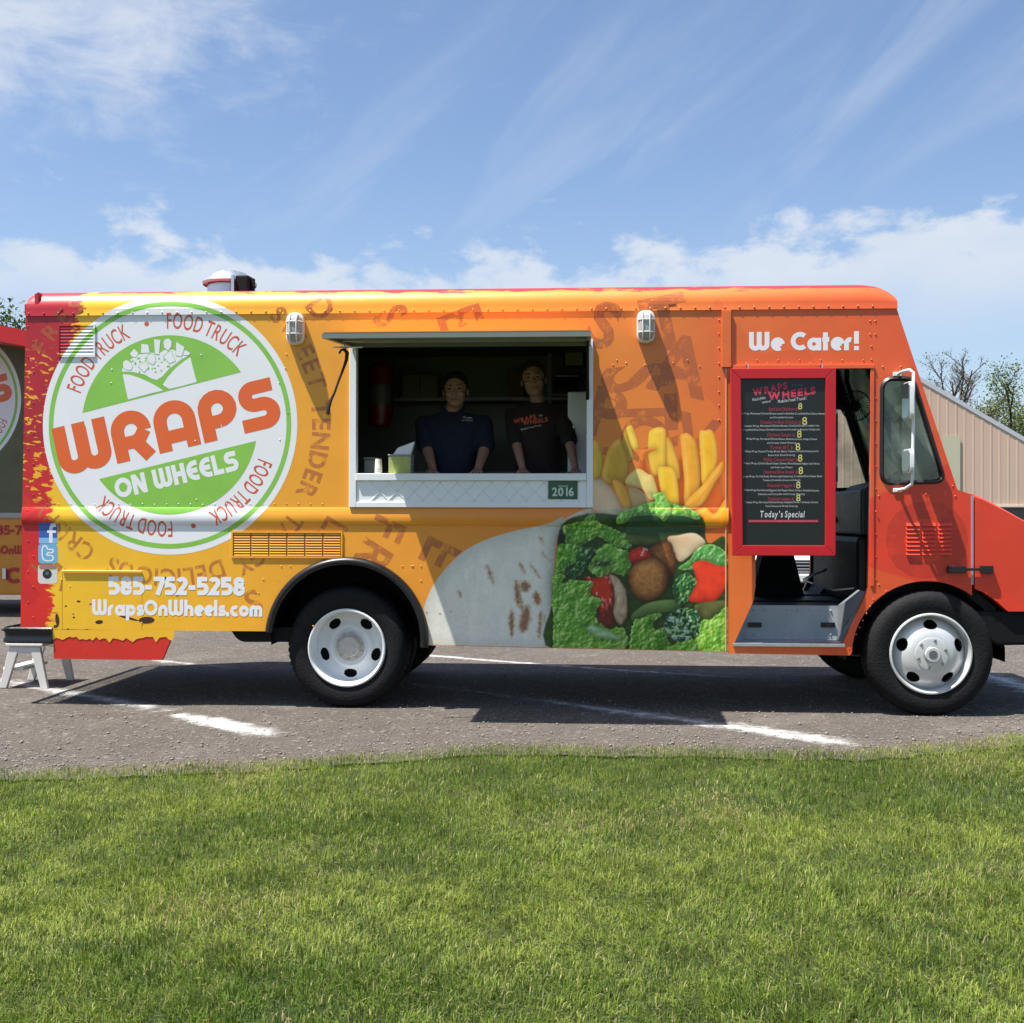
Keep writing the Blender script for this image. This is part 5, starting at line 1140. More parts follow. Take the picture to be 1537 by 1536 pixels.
    put(f3([(1225, 815), (1330, 790), (1495, 780), (1495, 850), (1330, 935), (1240, 880)]), lambda x, y, d: mixc((58, 62, 28), (110, 112, 60), fbm(x * .1, y * .1, 15)), 1.5)
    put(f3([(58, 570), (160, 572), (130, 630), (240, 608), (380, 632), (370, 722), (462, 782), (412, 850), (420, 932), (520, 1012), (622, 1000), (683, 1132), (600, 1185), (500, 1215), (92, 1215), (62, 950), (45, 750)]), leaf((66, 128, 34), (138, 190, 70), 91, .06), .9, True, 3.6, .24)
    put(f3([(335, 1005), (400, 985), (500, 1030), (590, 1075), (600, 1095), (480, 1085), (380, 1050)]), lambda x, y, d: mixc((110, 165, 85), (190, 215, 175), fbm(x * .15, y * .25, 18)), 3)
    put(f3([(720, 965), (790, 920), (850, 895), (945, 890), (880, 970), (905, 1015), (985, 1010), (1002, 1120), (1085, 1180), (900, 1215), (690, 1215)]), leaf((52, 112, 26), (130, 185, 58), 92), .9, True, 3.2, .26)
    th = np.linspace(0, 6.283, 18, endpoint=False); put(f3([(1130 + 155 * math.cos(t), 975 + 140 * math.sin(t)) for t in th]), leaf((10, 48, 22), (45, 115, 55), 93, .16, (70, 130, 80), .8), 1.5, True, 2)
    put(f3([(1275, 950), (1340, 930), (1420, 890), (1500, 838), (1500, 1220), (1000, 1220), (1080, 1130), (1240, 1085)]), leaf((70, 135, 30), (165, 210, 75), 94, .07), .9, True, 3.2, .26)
    # where the wall is
    Zg = np.zeros(XX.shape); Xg = np.zeros(XX.shape)
    ok = np.ones(XX.shape, bool)
    V = np.zeros((XX.size, 3)); fx, fy = XX.ravel(), YY.ravel()
    rr = np.array(fwd)[None] + ((fx - CXP) / F)[:, None] * np.array(right)[None] - ((fy - CYP) / F)[:, None] * np.array(up)[None]; t = D / rr[:, 1]
    wx = rr[:, 0] * t; wz = H + rr[:, 2] * t
    bot = np.interp(wx, [AC[0] + AR * .99, X_SEAM], [zb2, zb3]) + .003
    okv = (wz > bot) & (np.hypot(wx - AC[0], wz - AC[1]) > AR + .05) & (wx < X_SEAM - .002) & (wx > xc(633, 900)) & (C[..., 3].ravel() > .002) & ~((wx < WIN[1][0] + .002) & (wz > WIN[2][1] - .001))
    pf = np.array([prof(z) for z in wz]); V[:, 0] = wx; V[:, 1] = -(pf + .00042); V[:, 2] = wz
    # run the edge vertices down to the exact outline
    nyy, nxx = XX.shape; idx = np.arange(XX.size).reshape(XX.shape)
    q = np.stack([idx[:-1, :-1], idx[1:, :-1], idx[1:, 1:], idx[:-1, 1:]], -1).reshape(-1, 4); q = q[okv[q].all(1)]
    used = np.unique(q); mp = -np.ones(XX.size, int); mp[used] = np.arange(len(used))
    col = np.clip(C.reshape(-1, 4)[used], 0, 1); col[:, :3] *= 1.0
    return V[used], mp[q], col
V, Fq, Cq = food()
V = V - np.array(TRUCK.location)[None]
o = bulk('food_picture', V, Fq, M_FOOD, {'Paint': ('FLOAT_COLOR', Cq)}); o.parent = TRUCK; o['label'] = 'printed picture of a chicken wrap with lettuce, tomato and fries'

# ================================================================== SERVING WINDOW
zw = lambda py, px=700: zc(px, py)
wx0, wx1 = xc(527, 640), xc(888, 640)
WF = MB()
fw = .042                                       # frame leg width
a0_, a1_, b0_, b1_ = wx0, wx1, zc(700, 762), zc(700, 512)
for (p, q_, r_, s__) in ((a0_ - .01, a0_ + fw, b0_, b1_), (a1_ - fw * .85, a1_ + .01, b0_, b1_)): WF.box(p, q_, -.024, .05, r_, s__)
WF.box(a0_ + fw + .001, a1_ - fw * .85 - .001, -.024, .05, b0_, zc(700, 754)).box(a0_ + fw + .001, a1_ - fw * .85 - .001, -.024, .05, zc(700, 519), b1_)
wfo = WF.build('serving_window', M_GALV, TRUCK, bevel=.003)
zl0, zl1 = zc(700, 722), zc(700, 711)
xi0, xi1 = a0_ + fw + .001, a1_ - fw * .85 - .001
MB().box(xi0, xi1, -.012, .004, zc(700, 754), zl0).build('quilted_panel', M_GALV, wfo)
qd = MB(); h_ = zl0 - zc(700, 754)
k = 0; xx = xi0 - h_
while xx < xi1:
    for sgn in (1, -1):
        p0, p1 = (xx, xx + h_) if sgn == 1 else (xx + h_, xx)
        za_, zb_ = zc(700, 754), zl0; xa_, xb_ = p0, p1
        t0 = 0.0; t1 = 1.0
        lo, hi = min(xa_, xb_), max(xa_, xb_)
        if lo < xi0 or hi > xi1: continue
        qd.add([(xa_ - .004, -.012, za_), (xa_ + .004, -.012, za_), (xb_ + .004, -.012, zb_), (xb_ - .004, -.012, zb_), (xa_, -.0165 - (.0003 if sgn > 0 else 0), za_ + .002), (xb_, -.0165 - (.0003 if sgn > 0 else 0), zb_ - .002)], [(0, 4, 5, 3), (4, 1, 2, 5)])
    xx += .125
o = qd.build('quilt_ridges', M_GALV, wfo); o['kind'] = 'stuff'
COUNTER_Z = zl1
MB().box(xi0, xi1, -.034, .46, zl0 + .001, zl1).build('counter', mat('counter_steel', (.80, .82, .83), .4, .1, var=.06), TRUCK, bevel=.004)
MB().box(xi0, xi1, .40, .44, AC[1] + AR + .03, zl0).build('counter_front', M_INT, TRUCK)
# licence sticker
st_ = MB().box(xc(823, 738), xc(867, 738), -.0192, -.0172, zc(845, 749.5), zc(845, 721.5)).build('licence_sticker', flat('dark_green_print', (.012, .085, .035)), wfo)
x_, z_ = P(845.5, 744.5); tri_sheet('sticker_lettering', text_pieces('2016', x_, z_, 11.4 * U, .045, 0, 'c', .0202, .92), flat('pale_green_print', (.55, .66, .60)), st_, conform=False)
x_, z_ = P(845.5, 731); tri_sheet('sticker_lettering', text_pieces('licensed', x_, z_, 2.6 * U, .03, 0, 'c', .0202, 1.0), flat('pale_green_print', (.55, .66, .60)), st_, conform=False)

# awning: hinged flap held out over the window, drooping slightly
AL = .97; za = zc(700, 513); yfr = -AL
xf0, xf1 = xc(483, 500, yfr), xc(887.5, 500, yfr)
zfr_t, zfr_b = zc(700, 496.5, yfr), zc(700, 503.5, yfr)
aw = MB(); th_ = zfr_t - zfr_b
def aw_slab(y0, y1, x0, x1, o0, o1):
    f = lambda y, o_: lerp(za, zfr_t, (-.03 - y) / (AL - .03)) - o_
    return [(x0, y0, f(y0, o0)), (x1, y0, f(y0, o0)), (x1, y0, f(y0, o1)), (x0, y0, f(y0, o1)), (x0, y1, f(y1, o0)), (x1, y1, f(y1, o0)), (x1, y1, f(y1, o1)), (x0, y1, f(y1, o1))], [(0, 1, 2, 3), (7, 6, 5, 4), (0, 4, 5, 1), (3, 2, 6, 7), (0, 3, 7, 4), (1, 5, 6, 2)]
M_AWT = mat('awning_orange_skin', (.72, .28, .03), .4); M_AWU = mat('awning_inner_skin', (.34, .36, .33), .5, .1)
aw.add(*aw_slab(-.03, yfr, xf0 + .006, xf1 - .006, 0, .006)); awo = aw.build('awning', M_AWT, TRUCK)
MB().add(*aw_slab(-.032, yfr + .002, xf0 + .008, xf1 - .008, .0075, .013)).build('awning_lining', M_AWU, awo)
ri = MB(); 
for (y0, y1, x0, x1) in ((yfr + .0, yfr + .03, xf0, xf1), (-.08, -.03, xf0, xf1), (yfr + .031, -.081, xf0, xf0 + .03), (yfr + .031, -.081, xf1 - .03, xf1)): ri.add(*aw_slab(y1, y0, x0, x1, .0136, th_ + .012))
ri.build('awning_rim', mat('awning_rim', (.20, .225, .20), .42, .2, var=.1), awo)
MB().add(*aw_slab(-.45, -.49, xf0 + .031, xf1 - .031, .0138, .030)).build('awning_rib', M_AWU, awo)
for px_, mir in ((882, -1),):
    x_ = xc(px_, 530); 
    fz = lambda y: lerp(za, zfr_t, (-.03 - y) / (AL - .03)) - th_ - .015
    MB().tube([(x_, -.02, zc(700, 600)), (x_, -.55, fz(-.55))], [.013, .008], 8).build('gas_strut', M_DARK, awo, smooth=1)
xk = xc(517, 515, yfr + .25)
zk = zfr_b - .015
pin = MB().tube([(xf0 + .02, yfr + .25, zk - .02), (xf0 + .22, yfr + .25, zk - .02)], .005, 6).tube([(xk, yfr + .25, zk), (xk, yfr + .25, zk - .05)], .006, 6).tube([(xk - .02, yfr + .25, zk - .01), (xk, yfr + .25, zk - .05), (xk + .02, yfr + .25, zk - .01)], .005, 6).build('awning_latch', M_ALU, awo, smooth=1)
strap_px = [(509, 531), (512, 525.5), (517, 525), (521, 530), (520, 540), (516, 552), (509, 570), (502, 590), (497, 600), (493, 612), (491.5, 622)]
yk = yfr + .25
MB().tube([(xc(a, b, yk), yk, zc(a, b, yk)) for a, b in strap_px], [.007, .008, .012, .014, .012, .009, .008, .008, .010, .013, .013], 6).build('pull_strap', mat('strap_web', (.030, .012, .010), .8), awo, smooth=1)

# ---- kitchen inside
M_SH = mat('kitchen_shelf_steel', (.30, .30, .28), .45, .3); KY = 1.80
MB().box(xc(560, 600, KY), xc(880, 600, KY), KY - .02, TW - .095, zc(700, 602, KY), zc(700, 597, KY)).build('kitchen_shelf', M_SH, TRUCK)
MB().box(xc(540, 600, 1.95), xc(878, 600, 1.95), 1.45, TW - .095, zc(700, 715, 1.5), zc(700, 708, 1.5)).build('back_counter', M_SH, TRUCK)
MB().box(xc(540, 600, 1.95), xc(878, 600, 1.95), 1.50, TW - .095, ZF + .003, zc(700, 715, 1.5) - .003).build('back_cabinet', M_INT, TRUCK)
MB().box(xc(822, 560, 1.9), xc(828, 560, 1.9), 1.86, 1.92, zc(700, 708, 1.9), Z_R0 - .036).build('wall_post', M_SH, TRUCK)
def box_thing(name, label, cat, px0, px1, py0, py1, y, d, m, bev=.006, group=None):
    o = MB().box(xc(px0, py1, y), xc(px1, py1, y), y, y + d, zc(px0, py1, y), zc(px0, py0, y)); 
    root_ = thing(name, label, cat, (xc((px0 + px1) / 2, py1, y), y + d / 2, zc(px0, py1, y)), group)
    o.build('body', m, root_, bevel=bev); return root_
M_CARD = mat('pale_carton', (.27, .26, .235), .7); 
for i, (a, b, lb) in enumerate(((603, 629, 'pale square carton on the kitchen shelf beside the fire extinguisher'), (630, 656, 'pale square carton on the kitchen shelf behind the person in the navy polo'))):
    r_ = box_thing('carton', lb, 'carton', a, b, 563, 596.6, KY, .22, M_CARD)
    MB().box(xc(a + 1, 580, KY), xc(b - 1, 580, KY), KY - .003, KY - .0008, zc(a, 569, KY), zc(a, 567.5, KY)).build('flap_seam', M_CARD, r_)
r_ = box_thing('carton', 'brown carton on the kitchen shelf beside the person in the printed T-shirt', 'carton', 762, 786, 556, 596.6, KY, .2, mat('brown_carton', (.26, .14, .07), .7))
MB().box(xc(763, 580, KY), xc(785, 580, KY), KY - .003, KY - .0008, zc(770, 577, KY), zc(770, 575, KY)).build('flap_seam', mat('brown_carton', (.2, .1, .05), .7), r_)
# framed paper and dark monitor on the right
r_ = thing('framed_certificate', 'small framed paper on the kitchen wall above the dark oven', 'frame', (xc(858, 540, 1.9), 1.93, zc(858, 551, 1.9)))
MB().box(xc(845, 540, 1.9), xc(878, 540, 1.9), 1.90, 1.93, zc(850, 552, 1.9), zc(850, 523, 1.9)).build('frame', M_DARK, r_); MB().box(xc(848, 540, 1.9), xc(875, 540, 1.9), 1.896, 1.8995, zc(850, 549, 1.9), zc(850, 526, 1.9)).build('paper', mat('certificate_paper', (.55, .54, .48), .7), r_)
r_ = thing('countertop_oven', 'dark countertop oven on a steel bracket inside the serving window', 'oven', (xc(858, 592, 1.7), 1.85, zc(858, 592, 1.7)))
MB().box(xc(830, 580, 1.7), xc(880, 580, 1.7), 1.70, 2.08, zc(850, 592, 1.7), zc(850, 562, 1.7)).build('body', mat('oven_black', (.012, .013, .016), .3), r_, bevel=.008); MB().box(xc(833, 580, 1.7), xc(868, 580, 1.7), 1.692, 1.6995, zc(850, 589, 1.7), zc(850, 566, 1.7)).build('door_glass', mat('oven_glass', (.008, .009, .012), .12), r_)
MB().tube([(xc(833, 565, 1.68), 1.675, zc(833, 565, 1.68)), (xc(868, 565, 1.68), 1.675, zc(833, 565, 1.68))], .006, 6).build('handle', M_ALU, r_)
MB().box(xc(826, 580, 1.7), xc(884, 580, 1.7), 1.66, TW - .095, zc(850, 594.5, 1.7), zc(850, 592.3, 1.7)).build('oven_bracket', M_SH, TRUCK)
# pale fridge door close to the window on the right
r_ = thing('white_fridge', 'white upright fridge at the right end of the serving window', 'fridge', (xc(880, 700, .70), .95, ZF))
fx0_ = xc(852, 650, .62)
MB().box(fx0_, fx0_ + .62, .62, 1.25, ZF + .06, zc(870, 588, .62)).build('body', mat('fridge_enamel', (.80, .83, .86), .35, var=.05), r_, bevel=.015); MB().box(fx0_ + .03, fx0_ + .05, .59, .6195, zc(870, 690, .62), zc(870, 640, .62)).build('handle', M_ALU, r_); MB().box(fx0_ + .02, fx0_ + .6, .64, 1.2, ZF + .001, ZF + .0595).build('plinth', M_DARK, r_)
# fire extinguisher, big red cylinder on the end partition
ey = 1.0
r_ = thing('fire_extinguisher', 'large dark red fire extinguisher mounted left inside the serving window', 'fire extinguisher', (xc(570, 640, ey), ey, zc(570, 640, ey)))
rad = (xc(588, 600, ey) - xc(553, 600, ey)) / 2; ztp, zbt = zc(570, 543, ey), zc(570, 640, ey)
MB().lathe([(0, 0), (rad * .9, 0), (rad, .02), (rad, ztp - zbt - rad * .7), (rad * .85, ztp - zbt - rad * .3), (rad * .4, ztp - zbt), (0, ztp - zbt)], (xc(570, 640, ey), ey, zbt), 'z', 28).build('cylinder', mat('extinguisher_red', (.13, .006, .010), .3), r_, smooth=.8)
MB().lathe([(rad * 1.004, .17), (rad * 1.004, .33)], (xc(570, 640, ey), ey, zbt), 'z', 28).build('label_band', mat('extinguisher_label', (.07, .06, .06), .5), r_)
MB().box(xc(566, 540, ey), xc(575, 540, ey), ey - .03, ey + .03, ztp, ztp + .045).tube([(xc(570, 540, ey), ey, ztp + .04), (xc(590, 545, ey), ey, ztp + .05), (xc(594, 570, ey), ey, ztp - .12)], .012, 8).build('valve_and_hose', M_BLACK, r_)
MB().box(xc(556, 560, ey), xc(586, 560, ey), ey + rad + .004, ey + rad + .05, zbt + .1, ztp - .03).build('extinguisher_mount', M_DARK, TRUCK)

# things on the counter
CZ = COUNTER_Z; cy_ = .08
def on_counter(px, y=cy_): return xc(px, 712, y)
r_ = thing('napkin_box', 'clear napkin box with a green label and white napkins on the counter', 'napkin box', (on_counter(599, .06), .14, CZ))
zt_ = zc(600, 682, .05); M_TAN = mat('napkin_box_plastic', (.36, .37, .33), .25); xa_, xb_ = on_counter(583, .05), on_counter(616.5, .05)
MB().box(xa_, xb_, .05, .21, CZ + .001, zt_ - .012).build('body', M_TAN, r_, bevel=.006)
MB().box(xa_ - .004, xb_ + .004, .046, .214, zt_ - .0115, zt_).build('lid', mat('napkin_lid', (.30, .30, .28), .3), r_, bevel=.004)
MB().box(xa_ + .004, xb_ - .004, .0474, .0494, CZ + .006, zt_ - .02).build('label_card', mat('lime_label', (.34, .38, .10), .5, var=.5, vscale=22), r_)
nk = MB(); zt2 = zt_
n_ = 8
nk.add([(xa_ + .03, .08, zt2), (xb_ - .01, .08, zt2), (xb_ - .01, .17, zt2), (xa_ + .03, .17, zt2), (xa_ + .06, .10, zt2 + .05), (xb_ + .02, .10, zt2 + .095), (xb_ + .015, .15, zt2 + .085), (xa_ + .06, .15, zt2 + .055)], [(0, 1, 5, 4), (1, 2, 6, 5), (2, 3, 7, 6), (3, 0, 4, 7), (4, 5, 6, 7)]).build('napkins', mat('white_paper', (.80, .80, .80), .8), r_)
r_ = thing('cup_stack', 'short stack of cream paper cups standing on the counter', 'cups', (on_counter(568, .03), .03, CZ))
cxx = on_counter(568, .03)
for k in range(3):
    z0 = CZ + .002 + k * .018; MB().lathe([(.022 - .0 * k, .068), (.0225, .070), (.027, .004), (.0285, .0), (.0265, .0), (.0205, .066), (0, .066)], (cxx, .03, z0), 'z', 20).build('cup', mat('cream_cup', (.74, .72, .58), .5), r_, smooth=.8)
r_ = thing('cutlery_tub', 'dark metal tub beside the paper cups on the counter', 'tub', (on_counter(556, .16), .17, CZ))
MB().box(on_counter(546, .12), on_counter(566, .12), .12, .24, CZ + .001, zc(556, 690, .12)).build('body', mat('tub_metal', (.12, .12, .11), .4, .5), r_, bevel=.006); MB().box(on_counter(545.4, .115), on_counter(566.6, .115), .115, .245, zc(556, 690, .12) + .0005, zc(556, 687, .12)).build('rim', mat('tub_metal', (.2, .2, .2), .4, .5), r_)

# ================================================================== PEOPLE
M_SKIN = mat('skin', (.40, .22, .155), .72, var=.10, vscale=30)
def capsule(mb, a, b, ra, rb, n=12, flat_=None):
    a, b = Vector(a), Vector(b); d = b - a; L = d.length; t = d.normalized(); path = []; rs = []
    for k in range(5): ang = math.pi / 2 * (1 - k / 5); path.append(a - t * ra * math.sin(ang)); rs.append(max(.0005, ra * math.cos(ang)))
    for k in range(9): path.append(a + d * k / 8); rs.append(lerp(ra, rb, k / 8))
    for k in range(1, 6): ang = math.pi / 2 * k / 5; path.append(b + t * rb * math.sin(ang)); rs.append(max(.0005, rb * math.cos(ang)))
    mb.tube(path, rs, n)
def remesh(name, mb, vox, m, parent, smooth_it=6):
    me = bpy.data.meshes.new(name); me.from_pydata(mb.v, [], mb.f); bm = bmesh.new(); bm.from_mesh(me); bmesh.ops.recalc_face_normals(bm, faces=bm.faces); bm.to_mesh(me); bm.free()
    o = bpy.data.objects.new(name, me); COL.objects.link(o)
    r = o.modifiers.new('r', 'REMESH'); r.mode = 'VOXEL'; r.voxel_size = vox; r.use_smooth_shade = True
    s = o.modifiers.new('s', 'SMOOTH'); s.factor = .5; s.iterations = smooth_it
    dg = bpy.context.evaluated_depsgraph_get(); me2 = bpy.data.meshes.new_from_object(o.evaluated_get(dg)); bpy.data.objects.remove(o)
    me2.name = name; return link(name, me2, m, parent, smooth=4)
def person(label, c, zh, sh_c, sh_w, lean, hands, shirt_m, hair_m, build, tilt, collar=False, hair_long=False, group='people serving in the window'):
    """c: x,y of the feet; zh: z of head centre; sh_c: shoulder centre (x,z); hands: two counter points"""
    y = c[1]; root_ = thing('person', label, 'person', (c[0], y, ZF), group)
    hx, hz = lean[0], zh; hy = y - .06
    sk = MB(); S = build
    # head
    ca, sa = math.cos(tilt), math.sin(tilt)
    HS = 1.13; hp = lambda u, v, w: (hx + HS * (u * ca - w * sa), hy + HS * v, hz + HS * (u * sa + w * ca))
    K = 1.0; sk.ball(hp(0, .01, .035), .088 * HS, 14, (.90, 1.06, 1.0)); sk.ball(hp(0, -.012, -.035), .072 * HS, 14, (.92, .98, 1.12)); sk.ball(hp(0, -.040, -.085), .038 * HS, 10, (1.1, .9, .8))
    sk.ball(hp(0, -.088, -.020), .015 * HS, 8, (.85, 1.1, 1.25)); capsule(sk, hp(0, -.074, .018), hp(0, -.090, -.014), .008, .012, 8)
    for s in (-1, 1):
        sk.ball(hp(s * .033, -.068, .028), .018 * HS, 8, (1.3, .6, .55)); sk.ball(hp(s * .082, .008, -.008), .026 * HS, 8, (.35, .75, 1.15)); sk.ball(hp(s * .040, -.055, -.025), .026 * HS, 8, (1, .8, .8))
    sk.ball(hp(0, -.077, -.058), .017 * HS, 8, (1.5, .7, .42)); sk.ball(hp(0, -.076, -.068), .015 * HS, 8, (1.3, .7, .45))
    nb = Vector((sh_c[0], y - .01, sh_c[1] + .015)); capsule(sk, nb, hp(0, .012, -.07), .060 * S, .052 * S)
    # torso under the clothes
    pel = Vector((c[0], y + .02, ZF + .93)); chest = Vector((sh_c[0] * .75 + c[0] * .25, y - .01, lerp(pel.z, sh_c[1], .72)))
    tb = MB()
    def torso(mb, k):
        def ring(cx, cyy, z, rx, ry, n=20): return [(cx + rx * math.copysign(abs(math.cos(6.2832 * i / n)) ** .8, math.cos(6.2832 * i / n)), cyy + ry * math.copysign(abs(math.sin(6.2832 * i / n)) ** .9, math.sin(6.2832 * i / n)), z) for i in range(n)]
        zs = sh_c[1]; hw = sh_w / 2; e = (k - 1) * .16; ww = lambda t: lerp(c[0], sh_c[0], t)
        secs = [ring(ww(0), y + .02, ZF + .82, .165 * S + e, .115 * S + e), ring(ww(.1), y + .01, ZF + .98, .168 * S + e, .128 * S + e), ring(ww(.45), y - .01, lerp(ZF + .98, zs, .45), .165 * S + e, .132 * S + e), ring(ww(.8), y - .01, zs - .19, hw * .90 + e, .122 * S + e), ring(ww(.95), y - .005, zs - .10, hw * .98 + e, .105 * S + e), ring(sh_c[0], y, zs - .045, hw * .80 + e, .085 * S + e), ring(sh_c[0], y, zs - .005, hw * .46 + e, .070 * S + e), ring(sh_c[0], y, zs + .025, .062 * S + e, .058 * S + e)]
        if k > 1: secs = secs[:-2] + [ring(sh_c[0], y, zs - .014, hw * .46 + e, .074 * S + e), ring(sh_c[0], y - .004, zs - .010, .088 * S, .072 * S)]
        else: secs = secs[:-2] + [ring(sh_c[0], y, zs - .035, hw * .40, .06 * S)]
        n = 20; vs = [p for r_ in secs for p in r_]; fs = [(a * n + i, a * n + (i + 1) % n, (a + 1) * n + (i + 1) % n, (a + 1) * n + i) for a in range(len(secs) - 1) for i in range(n)] + [tuple(range(n)), tuple((len(secs) - 1) * n + i for i in range(n))]
        mb.add(vs, fs)
    torso(sk, .93)
    arms = []
    for s, hnd in zip((-1, 1), hands):
        shd = Vector((sh_c[0] + s * sh_w * .455, y, sh_c[1] - .10)); wr = Vector(hnd) + Vector((0, .075, .045)); mid = (shd + wr) / 2
        d = (wr - shd).length; upl = .30; lo = .26; hgt = math.sqrt(max(.0004, ((upl + lo) / 2) ** 2 - (d / 2) ** 2)) * .55
        elb = mid + Vector((s * hgt * .30, hgt * .95, .0)); capsule(sk, shd, elb, .054 * S, .043 * S); capsule(sk, elb, wr, .043 * S, .027 * S); arms.append((shd, elb, wr))
        # hand: palm and five bent fingers resting on the counter
        pc = Vector(hnd); zt_ = COUNTER_Z + .012
        pm = MB()
        kn = Vector((pc.x, pc.y - .005, COUNTER_Z + .030))
        for f in range(4): capsule(sk, wr + Vector((0, -.005, -.004)), (kn.x + (f - 1.5) * .020, kn.y, kn.z), .021, .0125, 8)
        for f, L_ in enumerate((.068, .078, .072, .056)):
            fx = kn.x + (f - 1.5) * .0205; dirx = (f - 1.5) * .10
            capsule(sk, (fx, kn.y, kn.z), (fx + dirx * .03, kn.y - L_ * .5, kn.z - .004), .0100, .0092, 8); capsule(sk, (fx + dirx * .03, kn.y - L_ * .5, kn.z - .004), (fx + dirx * .05, kn.y - L_ * .92, COUNTER_Z + .0095), .0092, .0078, 8)
        capsule(sk, (wr.x - s * .018, wr.y - .02, wr.z - .012), (kn.x - s * .048, kn.y + .02, COUNTER_Z + .018), .0135, .011, 8); capsule(sk, (kn.x - s * .048, kn.y + .02, COUNTER_Z + .018), (kn.x - s * .060, kn.y - .016, COUNTER_Z + .011), .0105, .0088, 8)
    # legs
    for s in (-1, 1): capsule(sk, (c[0] + s * .09, y + .02, ZF + .90), (c[0] + s * .10, y + .01, ZF + .48), .082 * S, .056 * S); capsule(sk, (c[0] + s * .10, y + .01, ZF + .48), (c[0] + s * .11, y + .03, ZF + .09), .055 * S, .040 * S); capsule(sk, (c[0] + s * .11, y + .05, ZF + .042), (c[0] + s * .12, y - .12, ZF + .032), .036, .030)
    body = remesh('body', sk, .0052, M_SKIN, root_, 3)
    sh = MB(); torso(sh, 1.07)
    for shd, elb, wr in arms:
        e2 = shd.lerp(elb, .92); capsule(sh, shd, e2, .066 * S, .070 * S)
    so_ = remesh('shirt', sh, .010, shirt_m, root_, 5)
    if collar:
        cl = MB()
        for s in (-1, 1): cl.add([(nb.x + s * .005, y - .085, nb.z - .05), (nb.x + s * .075, y - .055, nb.z + .015), (nb.x + s * .088, y - .02, nb.z + .045), (nb.x + s * .10, y - .055, nb.z - .005), (nb.x + s * .055, y - .098, nb.z - .055)], [(0, 1, 2, 3, 4)])
        o = cl.build('collar', shirt_m, root_); sm_ = o.modifiers.new('s', 'SOLIDIFY'); sm_.thickness = .006
    tr = MB()
    tr.ball((pel.x, pel.y, pel.z - .02), .18, 12, (1.08 * S, .84 * S, .8))
    for s in (-1, 1): capsule(tr, (c[0] + s * .09, y + .02, ZF + .88), (c[0] + s * .10, y + .01, ZF + .48), .095 * S, .072 * S); capsule(tr, (c[0] + s * .10, y + .01, ZF + .48), (c[0] + s * .11, y + .03, ZF + .12), .070 * S, .058 * S)
    remesh('trousers', tr, .014, mat('dark_trousers', (.02, .022, .028), .8), root_, 3)
    for s in (-1, 1):
        sho = MB(); capsule(sho, (c[0] + s * .11, y + .06, ZF + .046), (c[0] + s * .12, y - .14, ZF + .040), .046, .040); sho.build('shoe', M_BLACK, root_, smooth=3)
    hr = MB(); hr.ball(hp(0, .024, .062), .091 * HS, 14, (.98, 1.04, .90))
    for s in (-1, 1): hr.ball(hp(s * .070, .03, .012), .034 * HS, 8, (.6, 1.5, 1.5))
    if hair_long: hr.ball(hp(0, .060, -.03), .080 * HS, 10, (1.0, .7, 1.3)); hr.ball(hp(.03, -.035, .088), .045 * HS, 8, (1.4, 1.0, .6))
    hro = remesh('hair', hr, .007, hair_m, root_, 2)
    eyw = mat('eye_white', (.11, .095, .09), .5); eyd = mat('iris', (.02, .012, .008), .2)
    for s in (-1, 1):
        MB().ball(hp(s * .032, -.071, .012), .0120, 8, (1.15, .8, .60)).build('eye', eyw, root_, smooth=4); MB().ball(hp(s * .032, -.079, .012), .0064, 8, (1, .6, .95)).build('iris', eyd, root_, smooth=4)
        capsule_m = MB(); capsule(capsule_m, hp(s * .018, -.082, .033), hp(s * .050, -.072, .036), .0045, .0030, 6); capsule_m.build('eyebrow', hair_m, root_, smooth=4)
    lm = MB(); capsule(lm, hp(-.020, -.088, -.062), hp(.020, -.088, -.062), .0052, .0052, 6); lm.build('lips', mat('lips', (.33, .13, .10), .45), root_, smooth=4)
    return root_, so_, nb
PY = .66
def Q(px, py, y=PY): return P(px, py, y)
navy = mat('navy_polo_cloth', (.007, .011, .030), .85, var=.2, vscale=12, bump=.15, bscale=12); brown = mat('dark_brown_tee_cloth', (.020, .011, .010), .85, var=.2, vscale=12, bump=.15, bscale=12)
darkhair = mat('dark_hair', (.014, .010, .008), .5, var=.4, vscale=60, bump=.4, bscale=120); brownhair = mat('brown_hair', (.05, .028, .018), .5, var=.4, vscale=60, bump=.4, bscale=120)
x1, z1 = Q(684, 588); s1 = Q(680, 617)
hand = lambda px, y: (xc(px, 711, y), y, COUNTER_Z)
p1, sh1, nb1 = person('person in a navy polo shirt leaning both hands on the serving counter', (Q(680, 640)[0], PY + .05), z1, s1, .52, (x1,), (hand(648, .34), hand(716, .34)), navy, darkhair, 1.12, .03, collar=True)
x2, z2 = Q(801, 571); s2 = Q(806, 603)
p2, sh2, nb2 = person('person in a dark T-shirt with an orange print leaning on the counter', (Q(806, 640)[0], PY + .05), z2, s2, .43, (x2,), (hand(784, .34), hand(864, .30)), brown, brownhair, .96, .10, hair_long=False)
